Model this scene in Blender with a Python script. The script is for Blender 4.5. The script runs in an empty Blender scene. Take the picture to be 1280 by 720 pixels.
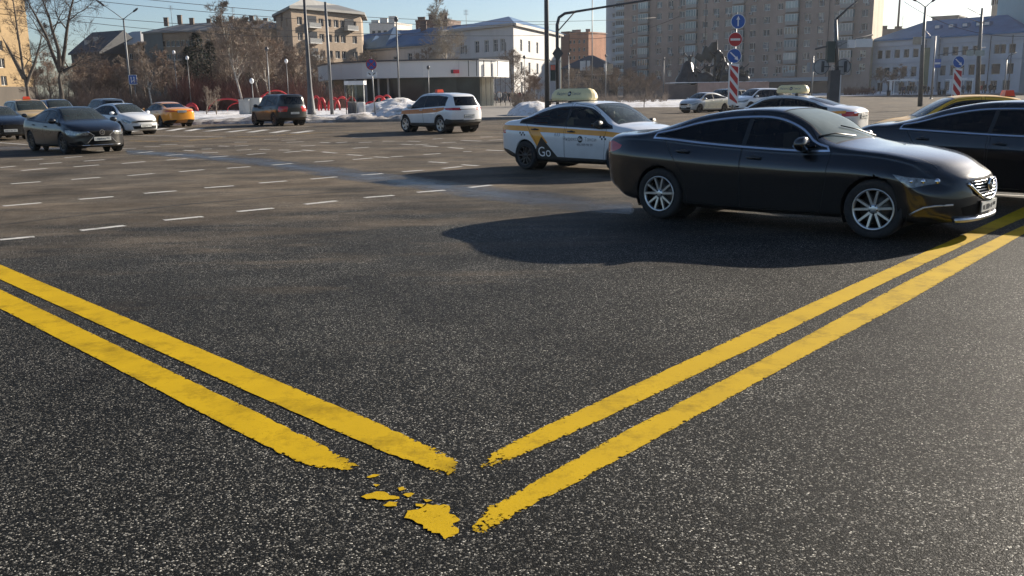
import bpy, bmesh, math, random
from mathutils import Vector, Matrix, noise
from mathutils.bvhtree import BVHTree
rnd = random.Random(7)
R = math.radians
sc = bpy.context.scene
C = sc.collection
# ------------------------------------------------------------------ camera
F, H, HY, ROLL = 1140.0, 1.67, 115.7, R(.9)
TH = math.atan((360-HY)/F)
fw = Vector((0, math.cos(TH), -math.sin(TH))); r0 = Vector((1, 0, 0)); u0 = Vector((0, math.sin(TH), math.cos(TH)))
rt = r0*math.cos(ROLL)-u0*math.sin(ROLL); up = r0*math.sin(ROLL)+u0*math.cos(ROLL)
cam = bpy.data.objects.new('camera', bpy.data.cameras.new('camera')); C.objects.link(cam)
cam.matrix_world = Matrix(((rt.x, up.x, -fw.x, 0), (rt.y, up.y, -fw.y, 0), (rt.z, up.z, -fw.z, H), (0, 0, 0, 1)))
cam.data.sensor_width = 36; cam.data.lens = 36*F/1280; cam.data.clip_end = 5000; cam.data.clip_start = .05
sc.camera = cam
# ------------------------------------------------------------------ light
SUN_EL, SUN_AZ = R(20), R(53)      # azimuth from +Y towards +X
w = bpy.data.worlds.new('World'); sc.world = w; w.use_nodes = True
nt = w.node_tree; bg = nt.nodes['Background']
sky = nt.nodes.new('ShaderNodeTexSky'); sky.sky_type = 'NISHITA'; sky.sun_disc = False
sky.sun_elevation = SUN_EL; sky.sun_rotation = SUN_AZ; sky.air_density = .8; sky.dust_density = .8; sky.ozone_density = 2.2
nt.links.new(sky.outputs[0], bg.inputs[0]); bg.inputs[1].default_value = .062
sl = bpy.data.lights.new('sun', 'SUN'); sl.energy = 5.0; sl.angle = R(.6); sl.color = (1, .89, .74)
so = bpy.data.objects.new('sun', sl); C.objects.link(so)
sd = Vector((math.sin(SUN_AZ)*math.cos(SUN_EL), math.cos(SUN_AZ)*math.cos(SUN_EL), math.sin(SUN_EL)))
so.rotation_euler = sd.to_track_quat('Z', 'Y').to_euler()
sc.view_settings.view_transform = 'Standard'; sc.view_settings.look = 'None'
sc.view_settings.exposure = 1.1; sc.view_settings.gamma = 1
# ------------------------------------------------------------------ helpers
def ray(x, y): return fw*F+rt*(x-640)+up*(360-y)
def G(x, y, z=0):
    d = ray(x, y); return Vector((0, 0, H))+d*((z-H)/d.z)
def AT(x, y, Y):
    d = ray(x, y); return Vector((0, 0, H))+d*(Y/d.y)
def XG(x, Y):                       # ground point seen in column x at distance Y
    p = AT(x, 120, Y); q = AT(x, 110, Y)
    t = p.z/(p.z-q.z) if p.z != q.z else 0
    v = p.lerp(q, t); v.z = 0; return v

def tag(o, label=None, cat=None, group=None, kind=None):
    if label: o['label'] = label
    if cat: o['category'] = cat
    if group: o['group'] = group
    if kind: o['kind'] = kind
    return o
def empty(name, loc=(0, 0, 0), rz=0, parent=None):
    o = bpy.data.objects.new(name, None); C.objects.link(o); o.location = loc; o.rotation_euler = (0, 0, rz)
    o.empty_display_size = .2; o.parent = parent; return o
def copy_tree(o, parent=None):
    c = o.copy(); C.objects.link(c); c.parent = parent
    for k in ('label', 'group'):
        pass
    for ch in list(o.children): copy_tree(ch, c)
    return c

MATS = {}
def nn(nt, t, **kw):
    n = nt.nodes.new(t)
    for k, v in kw.items(): setattr(n, k, v)
    return n
def ramp(nt, fac, stops, interp='LINEAR'):
    n = nt.nodes.new('ShaderNodeValToRGB'); n.color_ramp.interpolation = interp
    el = n.color_ramp.elements
    while len(el) < len(stops): el.new(.5)
    for e, (p, c) in zip(el, stops):
        e.position = p; e.color = (c[0], c[1], c[2], 1) if not isinstance(c, (int, float)) else (c, c, c, 1)
    if fac is not None: nt.links.new(fac, n.inputs[0])
    return n.outputs[0]
def mixc(nt, fac, a, b, mode='MIX'):
    n = nt.nodes.new('ShaderNodeMix'); n.data_type = 'RGBA'; n.blend_type = mode
    for s, v in ((n.inputs[0], fac), (n.inputs[6], a), (n.inputs[7], b)):
        if hasattr(v, 'is_output'): nt.links.new(v, s)
        elif isinstance(v, (int, float)): s.default_value = v if s == n.inputs[0] else (v, v, v, 1)
        else: s.default_value = (*v, 1)
    return n.outputs[2]
def mth(nt, op, a, b=None, c=None, clamp=False):
    n = nt.nodes.new('ShaderNodeMath'); n.operation = op; n.use_clamp = clamp
    for i, v in enumerate((a, b, c)):
        if v is None: continue
        if hasattr(v, 'is_output'): nt.links.new(v, n.inputs[i])
        else: n.inputs[i].default_value = v
    return n.outputs[0]
def tex(nt, scale, detail=3, coord='Object', rough=.6, sc3=None, kind='noise'):
    tc = nt.nodes.new('ShaderNodeTexCoord'); mp = nt.nodes.new('ShaderNodeMapping')
    nt.links.new(tc.outputs[coord], mp.inputs[0])
    if sc3: mp.inputs['Scale'].default_value = sc3
    if kind == 'noise':
        n = nt.nodes.new('ShaderNodeTexNoise'); n.inputs['Detail'].default_value = detail; n.inputs['Roughness'].default_value = rough
    else:
        n = nt.nodes.new('ShaderNodeTexVoronoi')
    n.inputs['Scale'].default_value = scale
    nt.links.new(mp.outputs[0], n.inputs['Vector']); return n
def base(name):
    m = bpy.data.materials.new(name); m.use_nodes = True
    return m, m.node_tree, m.node_tree.nodes['Principled BSDF']
def mat(name, col, rough=.6, metal=0., var=.15, scale=4., coat=0., bump=0., emit=None, spec=.5, coord='Object', bscale=None):
    if name in MATS: return MATS[name]
    m, nt, b = base(name)
    if var:
        n = tex(nt, scale, 4, coord)
        lo = tuple(c*(1-var) for c in col); hi = tuple(min(1, c*(1+var)) for c in col)
        nt.links.new(ramp(nt, n.outputs[0], [(.3, lo), (.7, hi)]), b.inputs['Base Color'])
    else: b.inputs['Base Color'].default_value = (*col, 1)
    b.inputs['Roughness'].default_value = rough; b.inputs['Metallic'].default_value = metal
    b.inputs['Specular IOR Level'].default_value = spec
    if coat: b.inputs['Coat Weight'].default_value = coat; b.inputs['Coat Roughness'].default_value = .04
    if bump:
        n = tex(nt, bscale or scale*3, 5, coord); bp = nt.nodes.new('ShaderNodeBump'); bp.inputs['Strength'].default_value = bump; bp.inputs['Distance'].default_value = .02
        nt.links.new(n.outputs[0], bp.inputs['Height']); nt.links.new(bp.outputs[0], b.inputs['Normal'])
    if emit: b.inputs['Emission Color'].default_value = (*col, 1); b.inputs['Emission Strength'].default_value = emit
    MATS[name] = m; return m
def paint(name, col, dirt=.5, rough=.28, metal=.0, coat=1.0):
    if name in MATS: return MATS[name]
    m, nt, b = base(name)
    n = tex(nt, 2.2, 6, 'Object', .7)
    tc = nt.nodes.new('ShaderNodeTexCoord'); sx = nt.nodes.new('ShaderNodeSeparateXYZ'); nt.links.new(tc.outputs['Object'], sx.inputs[0])
    h = mth(nt, 'MULTIPLY_ADD', sx.outputs[2], -1.35, 1.25)          # splash dirt: strongest at the sills
    d = mth(nt, 'MULTIPLY', mth(nt, 'ADD', h, mth(nt, 'MULTIPLY_ADD', n.outputs[0], .9, -.45)), dirt, clamp=True)
    nt.links.new(mixc(nt, d, col, (.105, .095, .08)), b.inputs['Base Color'])
    r = mth(nt, 'MULTIPLY_ADD', d, .5, rough, clamp=True); nt.links.new(r, b.inputs['Roughness'])
    b.inputs['Metallic'].default_value = metal
    nt.links.new(mth(nt, 'MULTIPLY_ADD', d, -1.3*coat, coat, clamp=True), b.inputs['Coat Weight']); b.inputs['Coat Roughness'].default_value = .05
    MATS[name] = m; return m
def glass(name, tint, refl=1.5, rough=.02, dust=0):
    if name in MATS: return MATS[name]
    m = bpy.data.materials.new(name); m.use_nodes = True; nt = m.node_tree; nt.nodes.clear()
    o = nn(nt, 'ShaderNodeOutputMaterial'); mx = nn(nt, 'ShaderNodeMixShader'); t = nn(nt, 'ShaderNodeBsdfTransparent'); g = nn(nt, 'ShaderNodeBsdfGlossy')
    fr = nn(nt, 'ShaderNodeFresnel'); fr.inputs[0].default_value = refl
    t.inputs[0].default_value = (*tint, 1); g.inputs['Roughness'].default_value = rough
    nt.links.new(fr.outputs[0], mx.inputs[0]); nt.links.new(t.outputs[0], mx.inputs[1]); nt.links.new(g.outputs[0], mx.inputs[2])
    if dust:                                          # pale teal film mixed over the pane, uneven by noise
        ta = nn(nt, 'ShaderNodeBsdfTranslucent'); ta.inputs[0].default_value = (.60, .72, .68, 1); tb_ = nn(nt, 'ShaderNodeBsdfDiffuse'); tb_.inputs[0].default_value = (.50, .60, .58, 1); tr = nn(nt, 'ShaderNodeMixShader'); tr.inputs[0].default_value = .6; nt.links.new(ta.outputs[0], tr.inputs[1]); nt.links.new(tb_.outputs[0], tr.inputs[2]); n = tex(nt, 1.6, 5); mx2 = nn(nt, 'ShaderNodeMixShader')
        nt.links.new(mth(nt, 'MULTIPLY_ADD', n.outputs[0], dust*1.2, dust*.4, clamp=True), mx2.inputs[0]); nt.links.new(mx.outputs[0], mx2.inputs[1]); nt.links.new(tr.outputs[0], mx2.inputs[2]); mx = mx2
    nt.links.new(mx.outputs[0], o.inputs[0])
    MATS[name] = m; return m

class MB:
    def __init__(s): s.v = []; s.f = []; s.m = []; s.sm = []
    def add(s, vs, fs, mi=0, smooth=False):
        k = len(s.v); s.v += [tuple(v) for v in vs]
        for f in fs: s.f.append([i+k for i in f]); s.m.append(mi); s.sm.append(smooth)
    def box(s, c, d, mi=0, rz=0, M=None, taper=1.0):
        x, y, z = d[0]/2, d[1]/2, d[2]/2; vs = []
        for i in range(8):
            sx = -1 if i & 1 == 0 else 1; sy = -1 if i & 2 == 0 else 1; sz = -1 if i & 4 == 0 else 1
            k = taper if sz > 0 else 1
            vs.append(Vector((sx*x*k, sy*y*k, sz*z)))
        if rz: Rm = Matrix.Rotation(rz, 3, 'Z'); vs = [Rm@v for v in vs]
        vs = [v+Vector(c) for v in vs]
        if M: vs = [M@v for v in vs]
        s.add(vs, [(0, 2, 3, 1), (4, 5, 7, 6), (0, 1, 5, 4), (2, 6, 7, 3), (0, 4, 6, 2), (1, 3, 7, 5)], mi)
    def tube(s, pts, rs, n=8, mi=0, cap=True, smooth=True):
        pts = [Vector(p) for p in pts]
        if isinstance(rs, (int, float)): rs = [rs]*len(pts)
        vs = []; fs = []; prev = None
        for i, p in enumerate(pts):
            t = (pts[min(i+1, len(pts)-1)]-pts[max(i-1, 0)])
            t = t.normalized() if t.length > 1e-9 else Vector((0, 0, 1))
            a = prev if prev else (Vector((1, 0, 0)) if abs(t.x) < .9 else Vector((0, 1, 0)))
            a = (a-t*a.dot(t))
            a = a.normalized() if a.length > 1e-6 else t.orthogonal().normalized()
            b = t.cross(a); prev = a
            for k in range(n):
                an = 2*math.pi*k/n; vs.append(p+(a*math.cos(an)+b*math.sin(an))*rs[i])
        for i in range(len(pts)-1):
            for k in range(n):
                fs.append((i*n+k, i*n+(k+1) % n, (i+1)*n+(k+1) % n, (i+1)*n+k))
        if cap: fs.append(tuple(range(n-1, -1, -1))); fs.append(tuple((len(pts)-1)*n+k for k in range(n)))
        s.add(vs, fs, mi, smooth)
    def lathe(s, prof, n=24, mi=0, axis='Z', c=(0, 0, 0), smooth=True, M=None, a0=0, a1=2*math.pi):
        vs = []; fs = []; full = abs(a1-a0-2*math.pi) < 1e-6; m = n if full else n+1
        for (r, h) in prof:
            for k in range(m):
                a = a0+(a1-a0)*k/n; x, y = r*math.cos(a), r*math.sin(a)
                v = Vector((x, y, h)) if axis == 'Z' else (Vector((x, h, y)) if axis == 'Y' else Vector((h, x, y)))
                v = v+Vector(c); vs.append(M@v if M else v)
        for i in range(len(prof)-1):
            for k in range(n):
                k2 = (k+1) % m if full else k+1
                fs.append((i*m+k, i*m+k2, (i+1)*m+k2, (i+1)*m+k))
        s.add(vs, fs, mi, smooth)
    def prism(s, poly, O, U, V, N, t, mi=0):      # 2D polygon in plane (U,V) extruded by t along N
        O, U, V, N = map(Vector, (O, U, V, N)); n = len(poly)
        a = [O+U*p[0]+V*p[1] for p in poly]; b = [q+N*t for q in a]
        s.add(a+b, [tuple(range(n-1, -1, -1)), tuple(range(n, 2*n))]+[(i, (i+1) % n, n+(i+1) % n, n+i) for i in range(n)], mi)
    def disc(s, O, U, V, N, r, t, n=28, mi=0, r_in=0):
        if r_in == 0: s.prism([(r*math.cos(2*math.pi*k/n), r*math.sin(2*math.pi*k/n)) for k in range(n)], O, U, V, N, t, mi)
        else:
            O, U, V, N = map(Vector, (O, U, V, N)); vs = []
            for (rr, tt) in ((r_in, 0), (r, 0), (r, t), (r_in, t)):
                for k in range(n): a = 2*math.pi*k/n; vs.append(O+U*rr*math.cos(a)+V*rr*math.sin(a)+N*tt)
            fs = [(i*n+k, i*n+(k+1) % n, ((i+1) % 4)*n+(k+1) % n, ((i+1) % 4)*n+k) for i in range(4) for k in range(n)]
            s.add(vs, fs, mi)
    def blob(s, c, r, mi=0, n=10, m=7, M=None):
        prof = [(math.sin(math.pi*i/m), -math.cos(math.pi*i/m)) for i in range(m+1)]
        Mx = Matrix.Translation(c)@Matrix.Diagonal((*r, 1)); Mx = M@Mx if M else Mx
        s.lathe(prof, n, mi, M=Mx)
    def mesh(s, name, mats):
        me = bpy.data.meshes.new(name); me.from_pydata(s.v, [], s.f)
        for m in (mats if isinstance(mats, (list, tuple)) else [mats]): me.materials.append(m)
        me.polygons.foreach_set('material_index', s.m); me.polygons.foreach_set('use_smooth', s.sm)
        me.update(); return me
    def build(s, name, mats, parent=None, loc=None, rz=0):
        o = bpy.data.objects.new(name, s.mesh(name, mats)); C.objects.link(o)
        if parent is not None: o.parent = parent
        if loc is not None: o.location = loc
        if rz: o.rotation_euler = (0, 0, rz)
        return o

def text_mesh(s, size=1., bold=False):
    cu = bpy.data.curves.new('t', 'FONT'); cu.body = s; cu.size = size; cu.align_x = 'CENTER'; cu.align_y = 'CENTER'; cu.resolution_u = 3
    if bold: cu.offset = size*.02
    o = bpy.data.objects.new('t', cu); C.objects.link(o)
    dg = bpy.context.evaluated_depsgraph_get(); me = bpy.data.meshes.new_from_object(o.evaluated_get(dg))
    bpy.data.objects.remove(o); bpy.data.curves.remove(cu); return me

def interp(P, x):
    n = len(P)
    if x <= P[0][0]: return P[0][1]
    if x >= P[-1][0]: return P[-1][1]
    for i in range(n-1):
        if P[i][0] <= x <= P[i+1][0]: break
    x0, y0 = P[i]; x1, y1 = P[i+1]; h = x1-x0
    def sl(j):
        if j <= 0: return (P[1][1]-P[0][1])/(P[1][0]-P[0][0])
        if j >= n-1: return (P[-1][1]-P[-2][1])/(P[-1][0]-P[-2][0])
        a = (P[j][1]-P[j-1][1])/(P[j][0]-P[j-1][0]); b = (P[j+1][1]-P[j][1])/(P[j+1][0]-P[j][0])
        return 0 if a*b < 0 else (a+b)/2
    m0, m1 = sl(i)*h, sl(i+1)*h; t = (x-x0)/h
    return (2*t**3-3*t**2+1)*y0+(t**3-2*t**2+t)*m0+(-2*t**3+3*t**2)*y1+(t**3-t**2)*m1
def sstep(a, b, x):
    t = max(0, min(1, (x-a)/(b-a))); return t*t*(3-2*t)
def inside(poly, x, y):
    c = False; j = len(poly)-1
    for i in range(len(poly)):
        xi, yi = poly[i]; xj, yj = poly[j]
        if (yi > y) != (yj > y) and x < (xj-xi)*(y-yi)/(yj-yi)+xi: c = not c
        j = i
    return c
def area(p): return sum(p[i-1][0]*p[i][1]-p[i][0]*p[i-1][1] for i in range(len(p)))/2
def offset(poly, d):                # d>0 shrinks
    if area(poly) < 0: poly = poly[::-1]
    n = len(poly); out = []
    for i in range(n):
        a, b, c = Vector(poly[i-1]), Vector(poly[i]), Vector(poly[(i+1) % n])
        e1 = (b-a).normalized(); e2 = (c-b).normalized()
        n1 = Vector((-e1.y, e1.x)); n2 = Vector((-e2.y, e2.x)); m = n1+n2
        if m.length < .3: m = n1; k = 1
        else: m.normalize(); k = 1/max(.4, m.dot(n1))
        q = b+m*d*k; out.append((q.x, q.y))
    return out
# ------------------------------------------------------------------ cars
M_tyre = mat('tyre_rubber', (.022, .022, .023), .85, var=.3, scale=20, bump=.2)
M_well = mat('wheel_well', (.008, .008, .008), .9, var=0)
M_trim = mat('black_trim', (.016, .017, .018), .45, var=.2, scale=8)
M_grille = mat('grille_black', (.006, .006, .006), .75, var=.1, spec=.2)
M_seam = mat('panel_gap', (.004, .004, .004), .8, var=0)
M_chrome = mat('chrome', (.78, .8, .84), .12, 1, var=.05)
M_alloy = mat('alloy', (.55, .56, .57), .3, .9, var=.15, scale=12)
M_alloyd = mat('dark_alloy', (.06, .06, .065), .35, .7, var=.2, scale=12)
M_disc = mat('brake_steel', (.12, .11, .1), .45, .8, var=.3, scale=20)
M_int = mat('interior_dark', (.028, .027, .027), .7, var=.2)
M_seat = mat('seat_cloth', (.04, .04, .042), .85, var=.2, scale=15)
M_dash = mat('dashboard', (.05, .048, .045), .6, var=.15)
M_plate = mat('plate_white', (.62, .62, .58), .45, var=.12, scale=20)
M_ink = mat('plate_ink', (.02, .02, .02), .5, var=0)
M_red = mat('lamp_red', (.45, .012, .012), .12, var=.1, coat=1)
M_lens = mat('lamp_clear', (.26, .265, .25), .12, .5, var=.6, scale=22, coat=1)
M_orange_l = mat('lamp_orange', (.75, .09, .03), .25, var=.05)
G_clear = glass('car_glass', (.62, .72, .70))
G_screen = glass('windscreen_glass', (.62, .74, .72), 1.5, dust=.10)
G_screen_d = glass('pale_windscreen_glass', (.62, .74, .72), 1.5, dust=.42)
G_tint = glass('tinted_glass', (.10, .12, .13), 1.5)
G_half = glass('light_tint_glass', (.36, .42, .42), 1.5)
G_dark = glass('privacy_glass', (.035, .04, .045), 1.5)
M_skin = mat('skin', (.42, .25, .18), .6, var=.05)
M_jacket = mat('jacket_dark', (.03, .032, .04), .9, var=.2)

WHEELS = {}
def wheel_meshes(kind, r=.33, wd=.215):
    key = (kind, r)
    if key in WHEELS: return WHEELS[key]
    rr = r*.69
    t = MB(); h = wd/2
    t.lathe([(rr, -h*.8), (rr+.02, -h*.95), (r-.03, -h), (r-.006, -h*.8), (r, -h*.4), (r, h*.4), (r-.006, h*.8), (r-.03, h), (rr+.02, h*.95), (rr, h*.8)], 40, 0, 'Y')
    tyre = t.mesh('tyre', M_tyre)
    b = MB(); b.lathe([(rr, -h*.8), (rr-.012, -h*.6), (rr-.02, h*.3), (rr-.01, h*.75)], 32, 0, 'Y'); b.lathe([(.03, -h*.1), (rr*.78, -h*.1), (rr*.78, h*.05), (.03, h*.05)], 28, 1, 'Y')
    barrel = b.mesh('wheel', [M_well, M_disc])
    s = MB()
    s.lathe([(rr-.004, h*.80), (rr+.004, h*.94), (rr-.006, h*.98), (rr-.022, h*.86), (rr-.022, h*.55), (rr-.008, h*.55)], 40, 0, 'Y')
    def spoke(a0, a1, w0, w1):
        r_in, r_out = .045, rr-.012
        P = []
        for (q, a, ww, y0, y1) in ((r_in, a0, w0, h*.52, h*.80), (r_out, a1, w1, h*.62, h*.90)):
            d = Vector((math.cos(a), 0, math.sin(a))); n_ = Vector((-d.z, 0, d.x))
            P += [d*q-n_*ww+Vector((0, y0, 0)), d*q+n_*ww+Vector((0, y0, 0)), d*q+n_*ww*.7+Vector((0, y1, 0)), d*q-n_*ww*.7+Vector((0, y1, 0))]
        s.add(P, [(0, 1, 5, 4), (1, 2, 6, 5), (2, 3, 7, 6), (3, 0, 4, 7), (4, 5, 6, 7)])
    if kind in ('ten', 'tendark'):
        for k in range(5):
            a = 2*math.pi*k/5+math.pi/2
            spoke(a-.20, a-.29, .021, .017); spoke(a+.20, a+.29, .021, .017)
    elif kind == 'five':
        for k in range(5): a = 2*math.pi*k/5+.3; spoke(a, a, .035, .03)
    elif kind == 'turbine':
        for k in range(10): a = 2*math.pi*k/10; spoke(a, a+(.25 if k % 2 else -.1), .018, .026)
    else:
        for k in range(7): a = 2*math.pi*k/7; spoke(a, a+.1, .03, .04)
    s.lathe([(0, h*.86), (.03, h*.86), (.062, h*.78), (.066, h*.4)], 20, 0, 'Y')
    for k in range(5):
        a = 2*math.pi*k/5+math.pi/2+.63; s.lathe([(0, h*.87), (.009, h*.87), (.009, h*.7)], 8, 1, 'Y', (.045*math.cos(a), 0, .045*math.sin(a)))
    rim = s.mesh('rim', [M_alloyd if kind in ('tendark', 'five', 'steel') else M_alloy, M_well])
    WHEELS[key] = (barrel, tyre, rim); return WHEELS[key]

def build_car(sp):
    S = sp; wb = S['wb']; hx = wb/2; xf, xr = S['xf'], S['xr']; rw = S.get('rw', .33)
    top = lambda x: interp(S['top'], x); belt = lambda x: interp(S['belt'], x); sill = lambda x: interp(S['sill'], x)
    wm = lambda x: interp(S['w'], x)*S.get('ws', 1); wbt = lambda x: wm(x)-interp(S.get('inset', [(xr, .05), (0, .045), (xf, .06)]), x); wr = lambda x: interp(S['wr'], x)
    e = S.get('round', .09)
    drop = S.get('cant', .075)
    def ctrl(x):
        w_, b_, z0, T = wm(x), belt(x), sill(x), top(x); hg = max(T-b_, .02); t = sstep(.15, .36, hg)
        L = lambda a, b: a+(b-a)*t
        r_ = wr(x); bw = wbt(x)
        hd = b_-z0
        c = [(0, z0), (w_*.80, z0), (w_*.945, z0+.05), (w_*.968, z0+.20*hd), (w_*.992, z0+.50*hd), (w_, z0+.76*hd), (bw+.006, b_-.03), (bw-.006, b_)]
        c += [(L(bw*.955, bw*.5+r_*.5), L(b_+.42*hg, b_+.5*(hg-drop))), (L(bw*.86, r_), L(b_+.66*hg, T-drop)), (L(bw*.62, r_*.86), L(b_+.85*hg, T-drop*.33)), (L(bw*.3, r_*.5), L(b_+.97*hg, T-drop*.06)), (0, T)]
        return c
    K = 4
    def ring(x):
        d = min(xf-x, x-xr); u = max(0, (e-d)/e); k = 1-math.sqrt(max(0, 1-u*u))
        c = ctrl(x); n = len(c); pts = []
        for i in range(n-1):
            p0 = c[max(i-1, 0)]; p1 = c[i]; p2 = c[i+1]; p3 = c[i+2] if i+2 < n else (-c[n-2][0], c[n-2][1])
            if i == 0: p0 = (-c[1][0], c[1][1])
            for q in range(K):
                t = q/K; o = []
                for a in (0, 1):
                    m1 = (p2[a]-p0[a])*.42; m2 = (p3[a]-p1[a])*.42
                    if i in (0, ): m1 = (p2[a]-p1[a]); m2 = m1
                    seg = math.hypot(p2[0]-p1[0], p2[1]-p1[1])
                    lim = seg*1.2
                    m1 = max(-lim, min(lim, m1)); m2 = max(-lim, min(lim, m2))
                    o.append((2*t**3-3*t**2+1)*p1[a]+(t**3-2*t**2+t)*m1+(-2*t**3+3*t**2)*p2[a]+(t**3-t**2)*m2)
                pts.append(tuple(o))
        pts.append(c[-1])
        zm = (c[0][1]+c[-1][1])/2
        return [(p[0]*(1-.09*k), zm+(p[1]-zm)*(1-.16*k)) for p in pts]
    N = S.get('res', 90)
    xs = [xr+(xf-xr)*i/N for i in range(N+1)]+[xf-e*q for q in (.12, .3, .5, .75)]+[xr+e*q for q in (.12, .3, .5, .75)]
    xs = sorted(set(round(x, 4) for x in xs))
    bm = bmesh.new(); rings = []
    for x in xs:
        pts = ring(x); lft = [bm.verts.new((x, y, z)) for y, z in pts]
        n = len(pts); rgt = [lft[i] if i in (0, n-1) else bm.verts.new((x, -pts[i][0], pts[i][1])) for i in range(n)]
        rings.append((lft, rgt))
    for a, b in zip(rings, rings[1:]):
        for i in range(n-1):
            bm.faces.new((a[0][i], a[0][i+1], b[0][i+1], b[0][i])); bm.faces.new((a[1][i], b[1][i], b[1][i+1], a[1][i+1]))
    for (lft, rgt), flip in ((rings[0], 1), (rings[-1], 0)):
        J = 10; grid = []
        for i in range(n):
            if i in (0, n-1): grid.append([lft[i]]*(J+1)); continue
            row = [lft[i]]
            for j in range(1, J): row.append(bm.verts.new(lft[i].co.lerp(rgt[i].co, j/J)))
            row.append(rgt[i]); grid.append(row)
        for i in range(n-1):
            for j in range(J):
                q = [grid[i][j], grid[i][j+1], grid[i+1][j+1], grid[i+1][j]]; q2 = []
                for v in q:
                    if v not in q2: q2.append(v)
                if len(q2) > 2:
                    try: bm.faces.new(q2 if flip else q2[::-1])
                    except ValueError: pass
    bmesh.ops.recalc_face_normals(bm, faces=bm.faces[:])
    PL = bm.faces.layers.int.new('part'); ML = bm.faces.layers.int.new('mat')
    parts = ['body']; mats = [S['paint']]
    def idx(lst, v):
        if v not in lst: lst.append(v)
        return lst.index(v)
    AX = {'y': (0, 2, Vector((0, 1, 0))), 'x': (1, 2, Vector((1, 0, 0))), 'z': (0, 1, Vector((0, 0, 1)))}
    def cut(axis, poly, flt, part=None, material=None, cond=None, delete=False):
        a, b, pv = AX[axis]
        x0 = min(p[0] for p in poly)-.02; x1 = max(p[0] for p in poly)+.02; y0 = min(p[1] for p in poly)-.02; y1 = max(p[1] for p in poly)+.02
        live = {}
        def look(f):
            ca = [v.co[a] for v in f.verts]; cb = [v.co[b] for v in f.verts]
            bb = (min(ca), max(ca), min(cb), max(cb))
            if bb[1] < x0 or bb[0] > x1 or bb[3] < y0 or bb[2] > y1: return
            if flt(f.calc_center_median()): live[f] = bb
        for f in bm.faces: look(f)
        for i in range(len(poly)):
            p, q = poly[i], poly[(i+1) % len(poly)]
            P = [0, 0, 0]; D = [0, 0, 0]; P[a], P[b] = p; D[a], D[b] = q[0]-p[0], q[1]-p[1]
            D = Vector(D)
            if D.length < 1e-6: continue
            no = D.cross(pv).normalized(); P = Vector(P)
            l0, l1 = min(p[0], q[0])-.03, min(p[1], q[1])-.03; h0, h1 = max(p[0], q[0])+.03, max(p[1], q[1])+.03
            fs = [f for f, B in live.items() if not (B[1] < l0 or B[0] > h0 or B[3] < l1 or B[2] > h1)]
            if not fs: continue
            g = set(fs)
            for f in fs: g.update(f.edges); g.update(f.verts); del live[f]
            ret = bmesh.ops.bisect_plane(bm, geom=list(g), dist=1e-5, plane_co=P, plane_no=no)
            for f in set(x for x in ret['geom'] if isinstance(x, bmesh.types.BMFace))|set(f for f in fs if f.is_valid): look(f)
        hit = []
        for f in list(live):
            c = f.calc_center_median()
            if inside(poly, c[a], c[b]) and (cond is None or cond(f, c)): hit.append(f)
        if delete: bmesh.ops.delete(bm, geom=hit, context='FACES'); return
        for f in hit:
            if part is not None: f[PL] = idx(parts, part if '%s' not in part else part % ('L' if f.calc_center_median().y > 0 else 'R'))
            if material is not None: f[ML] = idx(mats, material)
    # --- doors
    side = lambda c: abs(c.y) > .40
    zc = lambda x: ring_c(x)
    def ring_c(x):
        c = ctrl(x); return c[9][1]
    dl = S['dlo']                                    # x_rear, x_front, optional rear shape
    def dlo_poly(x0, x1, gap_t, gap_b):
        n_ = 26 if N > 85 else 14; up_ = []; lo_ = []
        for i in range(n_+1):
            x = x0+(x1-x0)*i/n_; zt = ring_c(x)-gap_t; zb = belt(x)+gap_b
            if zt > zb+.012: up_.append((x, zt)); lo_.append((x, zb))
        return lo_[::2]+([lo_[-1]] if len(lo_) % 2 == 0 else [])+up_[::-1]
    if S.get('doors', True):
        for nm, poly in S['door_polys']:
            cut('y', poly, side, nm+'_%s')
            if S.get('seams', True):
                ip = offset(poly, .007); cut('y', ip, side)
                for f in bm.faces:
                    c = f.calc_center_median()
                    if side(c) and inside(poly, c.x, c.z) and not inside(ip, c.x, c.z): f[ML] = idx(mats, M_seam)
    outer = S.get('dlo_poly') or dlo_poly(dl[0], dl[1], .028, .012)
    S['_outer'] = outer
    cut('y', outer, side, None, S.get('dlo_mat', M_trim))
    in1 = offset(outer, S.get('dlo_w', .02)); cut('y', in1, side, None, M_trim)
    in2 = offset(outer, S.get('dlo_w', .02)+.016); xb = S['bp']
    gl = S.get('gside', G_tint)
    cut('y', in2, side)
    bars = [xb]+S.get('bars', [])
    for xx in bars: cut('y', [(xx-.03, .5), (xx+.03, .5), (xx+.03, 1.9), (xx-.03, 1.9)], side)
    lb = {}
    for f in list(bm.faces):
        c = f.calc_center_median()
        if side(c) and inside(in2, c.x, c.z) and all(abs(c.x-xx) > .03 for xx in bars):
            s_ = 'L' if c.y > 0 else 'R'
            nm = ('window_front_' if c.x > xb else 'window_rear_')+s_
            if len(bars) > 1 and c.x < min(bars): nm = 'quarter_window_'+s_
            f[PL] = idx(parts, nm); f[ML] = idx(mats, gl if c.x > xb or not S.get('gback') else S['gback'])
    # --- screens
    ws = S['ws_']; yb0 = wr(ws[0])-.055; yt0 = wr(ws[1])-.05
    cut('z', [(ws[0], -yb0), (ws[0], yb0), (ws[1], yt0), (ws[1], -yt0)], lambda c: c.z > belt(c.x)+.03 and c.z > .7, None, M_trim, cond=lambda f, c: f.normal.z > .1)
    cut('z', [(ws[0]-.03, -yb0+.03), (ws[0]-.03, yb0-.03), (ws[1]+.02, yt0-.03), (ws[1]+.02, -yt0+.03)], lambda c: c.z > belt(c.x)+.03 and c.z > .7, 'windscreen', S.get('gscreen', G_screen), cond=lambda f, c: f.normal.z > .1)
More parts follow.
